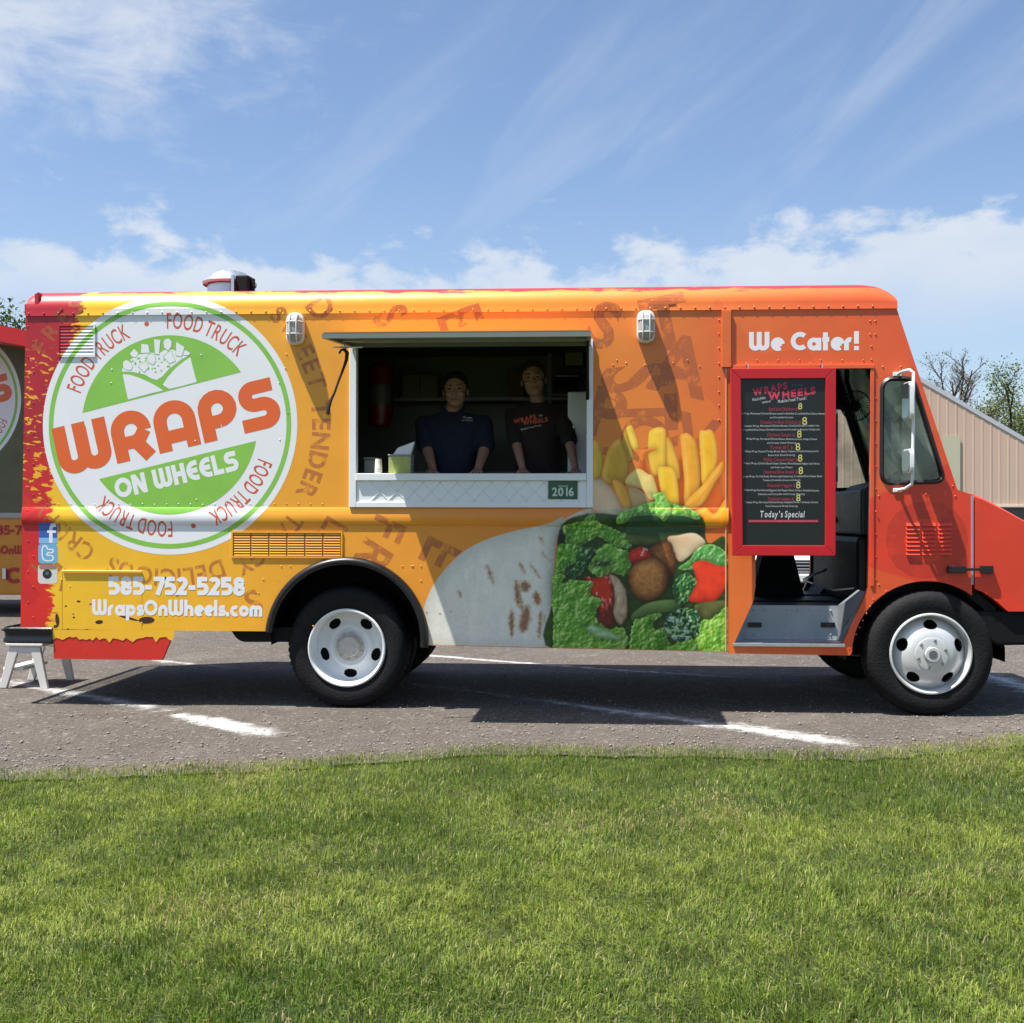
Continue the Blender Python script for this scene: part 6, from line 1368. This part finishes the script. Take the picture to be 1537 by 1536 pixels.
# printed chest lettering on the T-shirt, laid on the cloth
def on_cloth(o, s, px, py, h, off, rot, m, name, squeeze=1.0, track=0):
    """project flat lettering straight back onto the shirt"""
    dg = bpy.context.evaluated_depsgraph_get(); inv = wloc(o)
    x_, z_ = Q(px, py, PY - .14); vs = []; fs = []
    for pv, pf_, _ in text_pieces(s, x_, z_, h, off, rot, 'c', 0, squeeze, track):
        k = len(vs)
        for a, b in pv:
            hit, loc, nrm, _i = o.ray_cast(Vector((a, -.5, b)) - inv, Vector((0, 1, 0)))
            yy = (loc.y + inv.y - .003) if hit else PY - .13
            vs.append((a, yy, b))
        fs += [tuple(i + k for i in f) for f in pf_]
    return MB().add(vs, fs).build(name, m, o)
bpy.context.view_layer.update()
M_PR = mat('orange_shirt_print', (.72, .13, .06), .7); M_PW = mat('white_shirt_print', (.62, .62, .6), .7)
pp = 1 / 193.0
on_cloth(sh2, 'WRAPS', 788, 631, 6.2 * pp, .05, math.radians(13), M_PR, 'shirt_lettering'); on_cloth(sh2, 'on', 811, 624, 3.6 * pp, .03, math.radians(4), M_PW, 'shirt_lettering'); on_cloth(sh2, 'WHEELS', 804, 634.5, 6.2 * pp, .05, math.radians(9), M_PR, 'shirt_lettering'); on_cloth(sh2, 'Mobile Food Truck', 797, 642, 2.6 * pp, .02, math.radians(12), M_PW, 'shirt_lettering')
on_cloth(sh1, 'Wraps', 700, 627, 3.2 * pp, .02, 0, M_PW, 'chest_emblem'); on_cloth(sh1, 'on Wheels', 700, 631, 2.4 * pp, .02, 0, M_PW, 'chest_emblem')

# ================================================================== MENU BOARD
by = -.10
mbq = [(1096, 554), (1254, 553), (1253.5, 834.5), (1099, 834)]
mb_root = thing('menu_board', 'tall chalk style menu board in a red wooden frame hung on the doorway', 'menu board', (xc(1175, 834, by), by, zc(1175, 834, by)))
M_RED = mat('red_frame_paint', (.50, .010, .016), .36, var=.10, vscale=8)
c4 = [P(a, b, by) for a, b in mbq]; fwid = 14.5 * U
def inset(q4, d):
    (x0, z0), (x1_, z1_), (x2_, z2_), (x3, z3) = q4; return [(x0 + d, z0 - d), (x1_ - d, z1_ - d), (x2_ - d, z2_ + d), (x3 + d, z3 + d)]
inn = inset(c4, fwid)
for k in range(4):
    a, b, c_, d_ = c4[k], c4[(k + 1) % 4], inn[(k + 1) % 4], inn[k]
    o = MB().prism([a, b, c_, d_], by - .022, by + .022).build('frame_rail', M_RED, mb_root, bevel=.004)
inn2 = inset(c4, fwid - .006)
o = MB().prism(inn2, by - .004, by + .012).build('board', mat('chalkboard', (.010, .012, .012), .38, var=.25, vscale=5), mb_root)
M_CHK = mat('chalk_white', (.55, .56, .55), .9, var=.3, vscale=40); M_CHR = mat('chalk_red', (.33, .035, .055), .9, var=.25, vscale=40); M_CHY = mat('chalk_yellow', (.62, .60, .17), .9, var=.25, vscale=40); M_PINK = mat('chalk_pink', (.52, .05, .09), .9, var=.3, vscale=40); M_GRN = mat('chalk_dark_green', (.06, .12, .10), .9)
bz = lambda a, b: P(1090 + a / 5.294, 550 + b / 5.297, by - .005)
ub = U * .955
def btext(s, a, b, h, m, off=.02, rot=0, maxw=None, name='chalk_lettering', align='c', track=0.0, shear=0.0):
    x_, z_ = bz(a, b); hh = h / 5.294 * ub; w = sum(glyph(c, off, shear)[2] + track for c in s) * hh; sq = 1.0
    if maxw: sq = maxw / 5.294 * ub / w
    return tri_sheet(name, text_pieces(s, x_, z_, hh, off, math.radians(rot), align, .0012, sq, track, shear), m, mb_root, conform=False, y0=by - .004)
btext('WRAPS', 357, 205, 50, M_PINK, .075, 12, 275, shear=.1); btext('ON', 565, 162, 22, M_GRN, .04, 3, 90); btext('WHEELS', 530, 242, 52, M_PINK, .075, 8, 370, shear=.1)
btext('No Lights', 262, 268, 22, M_CHK, .02, 10, 105, shear=.25); btext('camera!', 320, 290, 18, M_CHK, .02, 8, 70, shear=.25); btext('Mobile Food Truck!', 525, 278, 24, M_CHK, .02, 7, 225, shear=.25)
menu = [(338, 'Buffalo Chicken', 440, 200, ['Wheat Wrap, Marinated Chicken Breast tossed in Red Hot Crumbled Blue Cheese, Romaine', 'and Shredded Lettuce'], 375, 700, 180), (442, 'Cranberry Blue Chicken', 420, 290, ['Tomato Wrap, Marinated Chicken Breast, Candied Sliced Cranberries,', 'Crumbled Blue Cheese, Shredded Lettuce with Cranberry Balsamic Vinaigrette'], 472, 585, 590),
        (542, 'Chicken Caesar', 420, 190, ['Wheat Wrap, Marinated Chicken Breast, Romaine Lettuce, Asiago Cheese', 'with Creamy Caesar Dressing'], 577, 545, 225), (642, 'Turkey BLT', 425, 150, ['Wheat Wrap, Roasted Turkey Breast, Bacon, Tomato, Shredded Lettuce with', 'Buttermilk Ranch Dressing'], 675, 570, 210), (740, 'Philly Cheese Steak', 420, 240, ['Wheat Wrap, Grilled Shaved Steak, Onions, Mixed Banana Peppers and Swiss', 'and American Cheese'], 772, 585, 170),
        (838, 'Smoked Blue Steak', 420, 235, ['Tomato Wrap, Grilled Steak, Onions, Light Seasoning, Crumbled Blue Cheese, Roma', 'Tomato, Shredded Lettuce with Ranch'], 874, 625, 290), (945, 'Roasted Veggie', 425, 190, ['Wheat Wrap, Oven Roasted Eggplant, Red Pepper Onion, Tomato, Shredded Lettuce,', 'Edamame, and Cucumber with Creamy Dressing'], 985, 580, 360), (1052, 'Mediterranean', 420, 175, ['Tomato Wrap, Marinated Chicken Breast, Kalamata Olives, Tomatoes, Lettuce,', 'Feta Cheese and Greek Dressing'], 1080, 565, 250)]
for i, (y_, nm, xn, wn, ls, yl, w1, w2) in enumerate(menu):
    btext(nm, xn, y_ + 14, 24, M_CHR, .035, 0, wn, shear=.15, name='menu_item'); btext('$', xn + wn / 2 + 22, y_ + 14, 22, M_CHR, .02, 0)
    btext(ls[0], 440, yl + 8, 15, M_CHK, .006, -.3 + .5 * (i % 2), w1, shear=.2, name='menu_description'); btext(ls[1], 440, yl + 38, 14, M_CHK, .006, .2, w2, shear=.2, name='menu_description')
for (a, b, h) in ((592, 342, 48), (628, 464, 58), (585, 566, 54), (574, 668, 56), (592, 756, 52), (597, 856, 54), (577, 970, 52), (577, 1072, 50)): btext('8', a, b, h, M_CHY, .0, 8, None, 'chalk_price', shear=.1)
btext("Today's Special", 447, 1200, 48, M_CHK, .03, 0, 350, shear=.15)
MB().prism([bz(178, 1222), bz(730, 1222), bz(730, 1240), bz(178, 1240)], by - .0058, by - .0045).build('chalk_bar', M_PINK, mb_root)
for px_ in (1120, 1230): MB().tube([(xc(px_, 552), -.012, zc(px_, 549)), (xc(px_, 552), by - .0, zc(px_, 549)), (xc(px_, 556), by, zc(px_, 556))], .004, 6).build('hanging_hook', M_ALU, mb_root)

# ================================================================== CAB INTERIOR
dk = mat('dash_plastic', (.035, .042, .046), .5)
zd = zc(1280, 737, 1.0)
MB().box(xc(1303, 740) + .02, xc(1440, 740), .30, TW - .10, zd - .34, zd).build('dashboard', dk, TRUCK, bevel=.02)
MB().prism([(xc(1240, 745, 1.3), zd - .25), (xc(1330, 745, 1.3), zd - .25), (xc(1330, 700, 1.3), zd + .10), (xc(1300, 700, 1.3), zd + .06)], 1.15, 1.9).build('instrument_hood', dk, TRUCK, bevel=.01)
MB().box(xc(1305, 880), xc(1452, 880), .36, TW - .10, ZF, zd - .345).build('engine_cover', mat('engine_cover_black', (.012, .012, .013), .6), TRUCK, bevel=.05)
# driver seat on the far side
sx = xc(1166, 880, 1.55)
seat = thing('driver_seat', 'black driver seat on a pedestal behind the menu board in the cab', 'seat', (sx, 1.55, ZF))
MB().prism([(sx - .23, ZF + .002), (sx + .20, ZF + .002), (sx + .10, ZF + .40), (sx - .12, ZF + .40)], 1.40, 1.72).build('pedestal', M_DARK, seat)
MB().box(sx - .26, sx + .26, 1.30, 1.80, ZF + .401, ZF + .52).build('cushion', mat('seat_vinyl', (.016, .016, .018), .45), seat, bevel=.03)
MB().prism([(sx - .28, ZF + .50), (sx - .16, ZF + .53), (sx - .24, ZF + 1.22), (sx - .34, ZF + 1.20)], 1.32, 1.78).build('backrest', mat('seat_vinyl', (.016, .016, .018), .45), seat, bevel=.03)
cs, sn = math.cos(.6), math.sin(.6)
sw = MB(); swc = Vector((xc(1250, 740, 1.55), 1.55, zd - .02)); n_ = 28
ringp = [swc + Vector((-.21 * math.cos(6.283 * k / n_) * .55, .21 * math.sin(6.283 * k / n_), .21 * math.cos(6.283 * k / n_) * .83)) for k in range(n_ + 1)]
sw.tube(ringp, .014, 8, False)
for k in (4, 14, 24): sw.tube([swc, ringp[k]], .010, 6)
sw.tube([swc, swc + Vector((.30, 0, -.22))], .02, 8); sw.build('steering_wheel', M_BLACK, TRUCK, smooth=1)
# little caged fan under the header
fc_ = Vector((xc(1283, 610, .9), .9, zc(1283, 610, .9))); fr_ = .115
fn = MB()
for k in range(14): a = math.pi * k / 14; fn.tube([fc_ + Vector((0, -.04, 0)) + fr_ * Vector((math.cos(a + math.pi * j / 8 * 0) * math.cos(math.pi * j / 8), .45 * -math.sin(math.pi * j / 8), math.sin(a) * math.cos(math.pi * j / 8))) for j in range(9)], .0025, 4)
fn.lathe([(fr_, -.03), (fr_ + .006, -.04), (fr_, -.05), (fr_ - .004, -.04)], tuple(fc_), 'y', 24, close=True); fn.ball(tuple(fc_), .045, 8)
fno = fn.build('cab_fan', M_DARK, TRUCK)
MB().tube([fc_, fc_ + Vector((-.05, .05, .20)), (fc_.x - .05, fc_.y + .05, Z_R0 - .031)], .02, 8).build('fan_arm', M_DARK, TRUCK)
MB().box(xc(1230, 560, .9), X_FRONT - .16, .07, TW - .07, Z_R0 - .16, Z_R0 - .031).build('overhead_shelf', M_LINER, TRUCK)
# dark bits on the cab floor
MB().tube([P3(1206, 871, .9), P3(1222, 862, .9), P3(1240, 855, 1.0)], .012, 6).tube([P3(1206, 871, .9), P3(1220, 876, .9)], .010, 6).build('gear_lever', M_ALU, TRUCK, smooth=1)
MB().tube([P3(1240, 882, .6), P3(1252, 886, .55), P3(1302, 881, .45)], .008, 6).build('grab_rail', M_ALU, TRUCK, smooth=1)

# ================================================================== AROUND THE TRUCK
# ---- white folding step stool behind the rear bumper
M_PLA = mat('white_plastic', (.66, .66, .62), .42, var=.08, vscale=9)
ys0, ys1 = .80, 1.28
stool = thing('step_stool', 'white plastic step stool standing under the black rear bumper', 'step stool', (xc(38, 1043, ys0), 1.04, 0))
def quadleg(p0, p1, w0, w1, y0, y1, name='leg'):
    d = Vector((p1[0] - p0[0], p1[1] - p0[1])).normalized(); 
    lp = [(p0[0] - w0 / 2, p0[1]), (p0[0] + w0 / 2, p0[1]), (p1[0] + w1 / 2, p1[1]), (p1[0] - w1 / 2, p1[1])]
    return MB().prism(lp, y0, y1).build(name, M_PLA, stool, bevel=.005)
zt = zc(38, 967, ys0); xl0, xl1 = xc(21, 968, ys0), xc(52, 968, ys0); fl0, fl1 = xc(4, 1043, ys0), xc(66, 1043, ys0)
for yy in (ys0, ys1):
    quadleg((xl0, zt - .0225), (fl0, .002), .085, .060, yy, yy + .035); quadleg((xl1, zt - .0225), (fl1, .002), .085, .060, yy, yy + .035)
    MB().box(xl0 - .036, xl1 + .036, yy + .003, yy + .032, zt - .078, zt - .0215).build('side_rail', M_PLA, stool, bevel=.005)
MB().box(xl0 - .07, xl1 + .07, ys0 - .01, ys1 + .045, zt - .020, zt + .008).build('tread', M_PLA, stool, bevel=.008)
for k in range(5): yy = ys0 + .06 + k * .09; MB().box(xl0 - .05, xl1 + .05, yy, yy + .022, zt + .0082, zt + .012).build('tread_rib', M_PLA, stool)
zm = zt * .45; MB().box(lerp(fl0, xl0, .45) - .06, lerp(fl0, xl0, .45) + .11, ys0 + .036, ys1 - .001, zm - .02, zm + .005).build('lower_step', M_PLA, stool, bevel=.005)

# ---- the second truck parked behind on the left
Y2 = 7.9
T2 = thing('food_truck', 'second food truck with the same round logo and a red raised awning, partly hidden behind', 'food truck', (xc(-60, 895, Y2), Y2 + 1.1, 0))
M_OL = mat('olive_food_print', (.10, .105, .045), .4, var=.55, vscale=2.2); M_OR2 = mat('orange_yellow_print', (.62, .25, .025), .35, var=.12); M_RED2 = mat('red_awning', (.50, .012, .015), .4)
bx0_, bx1_ = xc(-330, 700, Y2), xc(260, 700, Y2); zb_, zm_, zt_ = zc(0, 893, Y2), zc(0, 776, Y2), zc(0, 505, Y2)
MB().box(bx0_, bx1_, Y2, Y2 + 2.2, zm_ + .012, zt_).build('upper_body', M_OL, T2, bevel=.04); MB().box(bx0_ - .01, bx1_ + .01, Y2 - .006, Y2 + 2.206, zb_, zm_ + .010).build('lower_body', M_OR2, T2, bevel=.02)
MB().box(bx0_, bx1_, Y2 - .03, Y2 - .007, zm_ - .02, zm_ + .06).build('rub_rail', mat('grey_rail', (.36, .34, .30), .4, .3), T2, bevel=.01)
ya_ = Y2 - 1.2
A0, A1, A2_, A3 = P3(-300, 430, ya_), P3(60, 500, ya_), P3(60, 524, ya_), P3(-300, 455, ya_)
th3 = .06
MB().add([A0, A1, A2_, A3, A0 + Vector((0, 1.2, .02)), A1 + Vector((0, 1.2, .02)), A2_ + Vector((0, 1.2, .02)), A3 + Vector((0, 1.2, .02))], [(0, 1, 2, 3), (7, 6, 5, 4), (0, 4, 5, 1), (3, 2, 6, 7), (0, 3, 7, 4), (1, 5, 6, 2)]).build('awning', M_RED2, T2)
k2 = U * .56 * (Y2 + D) / D
lg = logo(T2, P(-73, 600, Y2), k2, conform=False, y0=Y2 - .002, full=False)
def t2text(s, px, py, h, length, m=None):
    x_, z_ = P(px, py, Y2); tri_sheet('lettering', bau_text(s, x_, z_, h * (Y2 + D) / F, 0, .24, .012, length * (Y2 + D) / F), mat('red_print', (.42, .02, .015), .4), T2, conform=False, y0=Y2)
t2text('585-752-5258', -14, 803, 15, 118); t2text('WrapsOnWheels.com', -42, 832, 14, 150); t2text('We Cater!', -52, 876, 26, 170)
MB().box(xc(6, 865, Y2), xc(11, 865, Y2), Y2 - .05, Y2 - .007, zc(6, 869, Y2), zc(6, 853, Y2)).build('door_latch', M_ALU, T2)
for px_ in (-190, 150):
    x_ = xc(px_, 900, Y2)
    w_ = MB().lathe(tyre_profile(.40, .25), (x_, Y2 + .1, .40), 'y', 40).build('wheel', M_TYRE, T2, smooth=.7); MB().lathe([(0, .02), (.10, .01), (.2, .05), (.25, .03)], (x_, Y2 + .09, .40), 'y', 30).build('rim', M_RIMW, w_, smooth=.8)
MB().box(bx0_ + .2, bx1_ - .2, Y2 + .5, Y2 + 1.7, zb_ - .0, zb_ + .12).build('chassis', M_DARK, T2)

# ---- metal barn
YB = 24.0
barn = thing('metal_barn', 'tan ribbed metal barn with a pale grey roof edge behind the truck nose', 'barn', (xc(1300, 800, YB), YB + 8, 0))
(xa, zA), (xb, zB) = P(1376, 563, YB), P(1537, 656, YB); slope = (zB - zA) / (xb - xa)
xr_ = xc(1225, 500, YB); zrg = zA + slope * (xr_ - xa); ze = 3.1; xe_ = xr_ + (ze - zrg) / slope; xw_ = 2 * xr_ - xe_
M_TAN = mat('tan_siding', (.58, .42, .315), .5, .0, var=.06, vscale=.8); M_TAN2 = mat('green_tinted_panel', (.50, .49, .33), .5, var=.05); M_WSC = mat('dark_wainscot', (.10, .085, .07), .6)
zwn = zc(1500, 759, YB); pw = .92; n_p = int((xe_ - xw_) / pw) + 1
roofz = lambda x: zrg + slope * abs(x - xr_) - .03
for k in range(n_p):
    x0 = xw_ + k * pw; x1 = min(x0 + pw, xe_)
    if x1 - x0 < .1: continue
    nr = 4; mbp = MB(); xs_ = []
    for q in range(nr): b0 = lerp(x0, x1, q / nr); dxx = (x1 - x0) / nr; xs_ += [(b0, 0), (b0 + dxx * .70, 0), (b0 + dxx * .78, -.005), (b0 + dxx * .92, -.005)]
    xs_.append((x1 - .004, 0))
    if x0 < xr_ < x1: xs_ = sorted(xs_ + [(xr_, 0)])
    vs = []
    for x_, dy in xs_: vs += [(x_, YB + dy, zwn), (x_, YB + dy, roofz(x_))]
    mbp.add(vs, [(i * 2, i * 2 + 2, i * 2 + 3, i * 2 + 1) for i in range(len(xs_) - 1)])
    gp_ = xc(1416, 700, YB) < (x0 + x1) / 2 < xc(1444, 700, YB) + .4
    mbp.build('siding_panel', M_TAN, barn)
gx0, gx1 = xc(1415, 700, YB), xc(1440.5, 700, YB)
MB().box(gx0, gx1, YB - .045, YB - .03, zwn + .01, zc(1430, 655, YB)).build('skylight_panel', M_TAN2, barn)
MB().box(xw_, xe_, YB + .01, YB + .08, 0, zwn - .004).build('wainscot', M_WSC, barn); MB().box(xw_, xe_, YB - .05, YB + .01, zwn - .045, zwn + .0).build('base_trim', mat('pale_trim', (.62, .58, .50), .5), barn)
dep = 16.0; M_RF = mat('pale_metal_roof', (.56, .58, .60), .4, .3)
for sg in (-1, 1):
    xo = xr_ + sg * (xe_ - xr_ + .35); zo = zrg + slope * (xe_ - xr_ + .35)
    MB().add([(xr_, YB - .02, zrg), (xo, YB - .02, zo), (xo, YB - .02, zo - .13), (xr_, YB - .02, zrg - .13), (xr_, YB + dep, zrg), (xo, YB + dep, zo), (xo, YB + dep, zo - .13), (xr_, YB + dep, zrg - .13)], [(0, 1, 2, 3), (7, 6, 5, 4), (0, 4, 5, 1), (3, 2, 6, 7), (1, 5, 6, 2)]).build('roof_slope', M_RF, barn)
    xs_ = xr_ + sg * (xe_ - xr_); MB().box(min(xs_, xs_ - sg * .05), max(xs_, xs_ - sg * .05), YB + .09, YB + dep, 0, ze - .02).build('side_wall', M_TAN, barn)

# ---- parked cars
def car(label, x, y, rotz, col, amber=True, group='cars parked along the barn'):
    r = thing('parked_car', label, 'car', (0, 0, 0), group); pm = mat('car_paint_' + label.split()[0], col, .25, .0, var=.05, coat=.6)
    body = [(-2.15, .30), (-2.2, .62), (-2.05, .86), (-1.1, .95), (1.5, .98), (2.1, .92), (2.2, .60), (2.15, .30)]
    ar = lambda cx: [(cx + .36 * math.cos(a), .33 + .36 * math.sin(a)) for a in [math.pi * i / 10 for i in range(10, -1, -1)]][::-1]
    loop = body + [p for p in [(1.75, .25)] + [(1.35 + .37 * math.cos(math.pi * i / 10), .30 + .37 * math.sin(math.pi * i / 10)) for i in range(11)] + [(-1.35 + .37 * math.cos(math.pi * i / 10), .30 + .37 * math.sin(math.pi * i / 10)) for i in range(11)] + [(-1.75, .25)]]
    b = MB().prism(loop, -.88, .88).build('body', pm, r, bevel=.05)
    cab = MB(); lo = [(-1.15, .95), (1.6, .98)]; 
    cab.add([(-1.15, -.80, .93), (1.65, -.80, .95), (1.65, .80, .95), (-1.15, .80, .93), (-.35, -.62, 1.46), (1.0, -.62, 1.48), (1.0, .62, 1.48), (-.35, .62, 1.46)], [(0, 1, 5, 4), (1, 2, 6, 5), (2, 3, 7, 6), (3, 0, 4, 7), (4, 5, 6, 7)])
    cab.build('cabin', mat('car_window', (.012, .015, .018), .08), r, bevel=.03)
    MB().add([(-.40, -.63, 1.455), (1.05, -.63, 1.475), (1.05, .63, 1.475), (-.40, .63, 1.455), (-.3, -.55, 1.52), (.95, -.55, 1.53), (.95, .55, 1.53), (-.3, .55, 1.52)], [(0, 1, 5, 4), (1, 2, 6, 5), (2, 3, 7, 6), (3, 0, 4, 7), (4, 5, 6, 7)]).build('roof', pm, r, bevel=.02)
    g = MB()
    MB().box(-2.235, -2.19, -.50, .50, .50, .68).build('grille', M_DARK, r)
    for k in range(3): MB().box(-2.25, -2.236, -.49, .49, .52 + k * .055, .54 + k * .055).build('grille_bar', M_ALU, r)
    MB().box(-2.27, -2.17, -.86, .86, .30, .44).build('bumper', pm if not amber else mat('pale_bumper', (.68, .68, .64), .35), r, bevel=.02)
    for s in (-1, 1):
        MB().box(-2.23, -2.13, s * .69 - .16, s * .69 + .16, .55, .69).build('headlight', mat('headlight', (.62, .63, .62), .15), r, bevel=.02)
        MB().box(-2.245, -2.15, s * .60 - .08, s * .60 + .08, .455, .535).build('turn_signal', mat('amber_lens', (.72, .30, .03), .2), r)
        for cx in (-1.35, 1.35):
            w = MB().lathe(tyre_profile(.32, .2), (cx, s * .88 - (.0 if s < 0 else .2), .32), 'y', 32).build('wheel', M_TYRE, r, smooth=.7); MB().lathe([(0, .0), (.1, -.01), (.19, .02)] if s < 0 else [(0, .2), (.1, .21), (.19, .18)], (cx, s * .88 - (.0 if s < 0 else .2), .32), 'y', 24).build('rim', M_ALU, w, smooth=.8)
    r.location = (x, y, 0); r.rotation_euler.z = rotz; return r
cx_, cy2 = xc(1200, 890, 12.0), 12.0
car('white parked car with amber signals facing the far cab doorway', cx_, cy2 + 2.25, math.radians(90), (.70, .71, .72))
car('silver parked car beyond the truck nose in front of the barn', xc(1612, 800, 15.5), 15.5, math.radians(4), (.42, .43, .44), False)

# ---- trees
def tree(label, x, y, h, crown_r, leaves, leaf_mat, seed, bare=False, base_frac=.3, leaf=.12, group='trees beyond the barn', twig=3):
    r = random.Random(seed); root_ = thing('tree', label, 'tree', (x, y, 0), group); tk = MB(); tips = []
    def grow(p, d, L, rad, lev):
        n = 3; path = [p]; q = p.copy(); dd = d.copy()
        for i in range(n):
            dd = (dd + Vector((r.uniform(-.16, .16), r.uniform(-.16, .16), r.uniform(-.02, .12)))).normalized(); q = q + dd * L / n; path.append(q.copy())
        tk.tube(path, [rad * (1 - .16 * i) for i in range(n + 1)], 6 if lev < 2 else 4, False)
        if lev >= twig: tips.append((q.copy(), dd.copy())); tips.append((path[2].copy(), dd.copy())); return
        for i in range(r.choice((3, 4)) if lev else 10):
            t = r.uniform(.35, 1.0) if lev else r.uniform(.12, 1.0); k = min(n - 1, int(t * n)); s_ = path[k].lerp(path[k + 1], t * n - k); a = r.uniform(0, 6.283); sp_ = r.uniform(.5, 1.0) if lev else r.uniform(.4, .9)
            nd = (dd * (1 - .4 * sp_) + Vector((math.cos(a), math.sin(a), .18)) * sp_).normalized(); grow(s_, nd, L * r.uniform(.42, .62) * (1.0 if lev else crown_r / (h * .30) * .62), rad * .5, lev + 1)
        tips.append((q.copy(), dd.copy()))
    tr_h = h * base_frac
    tk.tube([(x, y, 0), (x + r.uniform(-.1, .1), y, tr_h)], [h * .022, h * .016], 8, False)
    grow(Vector((x, y, tr_h)), Vector((r.uniform(-.1, .1), 0, 1)), h * (1 - base_frac) * .88, h * .014, 0)
    tk.build('trunk', mat('bark', (.085, .065, .05), .9, var=.3), root_)
    g = np.random.default_rng(seed); T_ = np.array([[*p] for p, _ in tips]); n = leaves; c = T_[g.integers(0, len(T_), n)] + g.normal(0, leaf * (1.6 if not bare else 1.0), (n, 3)); u_ = g.normal(0, 1, (n, 3)); u_ /= np.linalg.norm(u_, axis=1)[:, None]; w_ = np.cross(u_, g.normal(0, 1, (n, 3))); w_ /= np.linalg.norm(w_, axis=1)[:, None]; s_ = leaf * g.uniform(.45, 1.1, (n, 1))
    V = np.stack([c - u_ * s_ * .5, c + w_ * s_ * .28, c + u_ * s_ * .5, c - w_ * s_ * .28], 1).reshape(-1, 3) - np.array([x, y, 0]); Fc = np.arange(n * 4).reshape(-1, 4)
    o = bulk('crown', V, Fc, leaf_mat); o.parent = root_; return root_
def leafmat(name, a, b):
    m = bpy.data.materials.new(name); m.use_nodes = True; t = NT(m.node_tree); bs = t.n['Principled BSDF']; g = t.node('ShaderNodeNewGeometry')
    c = t.mix(g.outputs['Random Per Island'], tuple(a) + (1,), tuple(b) + (1,)); t.set(bs.inputs['Base Color'], c); bs.inputs['Roughness'].default_value = .55
    tr = t.node('ShaderNodeBsdfTranslucent'); t.set(tr.inputs[0], c); mx = t.node('ShaderNodeMixShader', inp={0: .4}); t.l.new(bs.outputs[0], mx.inputs[1]); t.l.new(tr.outputs[0], mx.inputs[2]); t.l.new(mx.outputs[0], t.n['Material Output'].inputs[0]); return m
LG, LY, LB, LD = leafmat('spring_leaf', (.07, .12, .018), (.13, .18, .035)), leafmat('yellowish_leaf', (.11, .13, .022), (.17, .19, .045)), leafmat('bud', (.10, .085, .04), (.15, .12, .06)), leafmat('summer_leaf', (.04, .075, .014), (.085, .13, .03))
def at_top(px, py, y): return xc(px, py, y), zc(px, py, y)
YT = 50.0
for px_, py_, yy, cr_, nl, m_, lb, bare in ((1442, 541, YT, 3.4, 420, LB, 'nearly bare tree with fine twigs rising over the barn roof edge', True), (1396, 556, YT + 4, 3.0, 1300, LB, 'thin budding tree close to the windscreen post behind the barn', True), (1464, 588, YT - 1, 2.8, 2600, LY, 'small yellow green tree beside the bare tree behind the barn', False), (1512, 567, YT, 3.2, 4200, LG, 'fresh green slender tree behind the low end of the barn roof', False), (1556, 556, YT + 3, 3.2, 4200, LG, 'green tree growing next to the slender tree past the barn', False)):
    x_, z_ = at_top(px_, py_, yy); tree(lb, x_, yy, z_ * .86, cr_ * .9, nl, m_, int(px_), bare, .28, .15 if not bare else .12, twig=4 if bare else 3)
for px_, py_, yy, lb in ((-30, 494, 30, 'leafy tree showing above the red awning of the second truck'), (34, 500, 34, 'leafy tree between the second truck and the tail of the yellow truck')):
    x_, z_ = at_top(px_, py_, yy); tree(lb, x_, yy, z_ * .96, 2.2, 5200, LD, 90 + px_, False, .22, .20, 'trees behind the second truck')
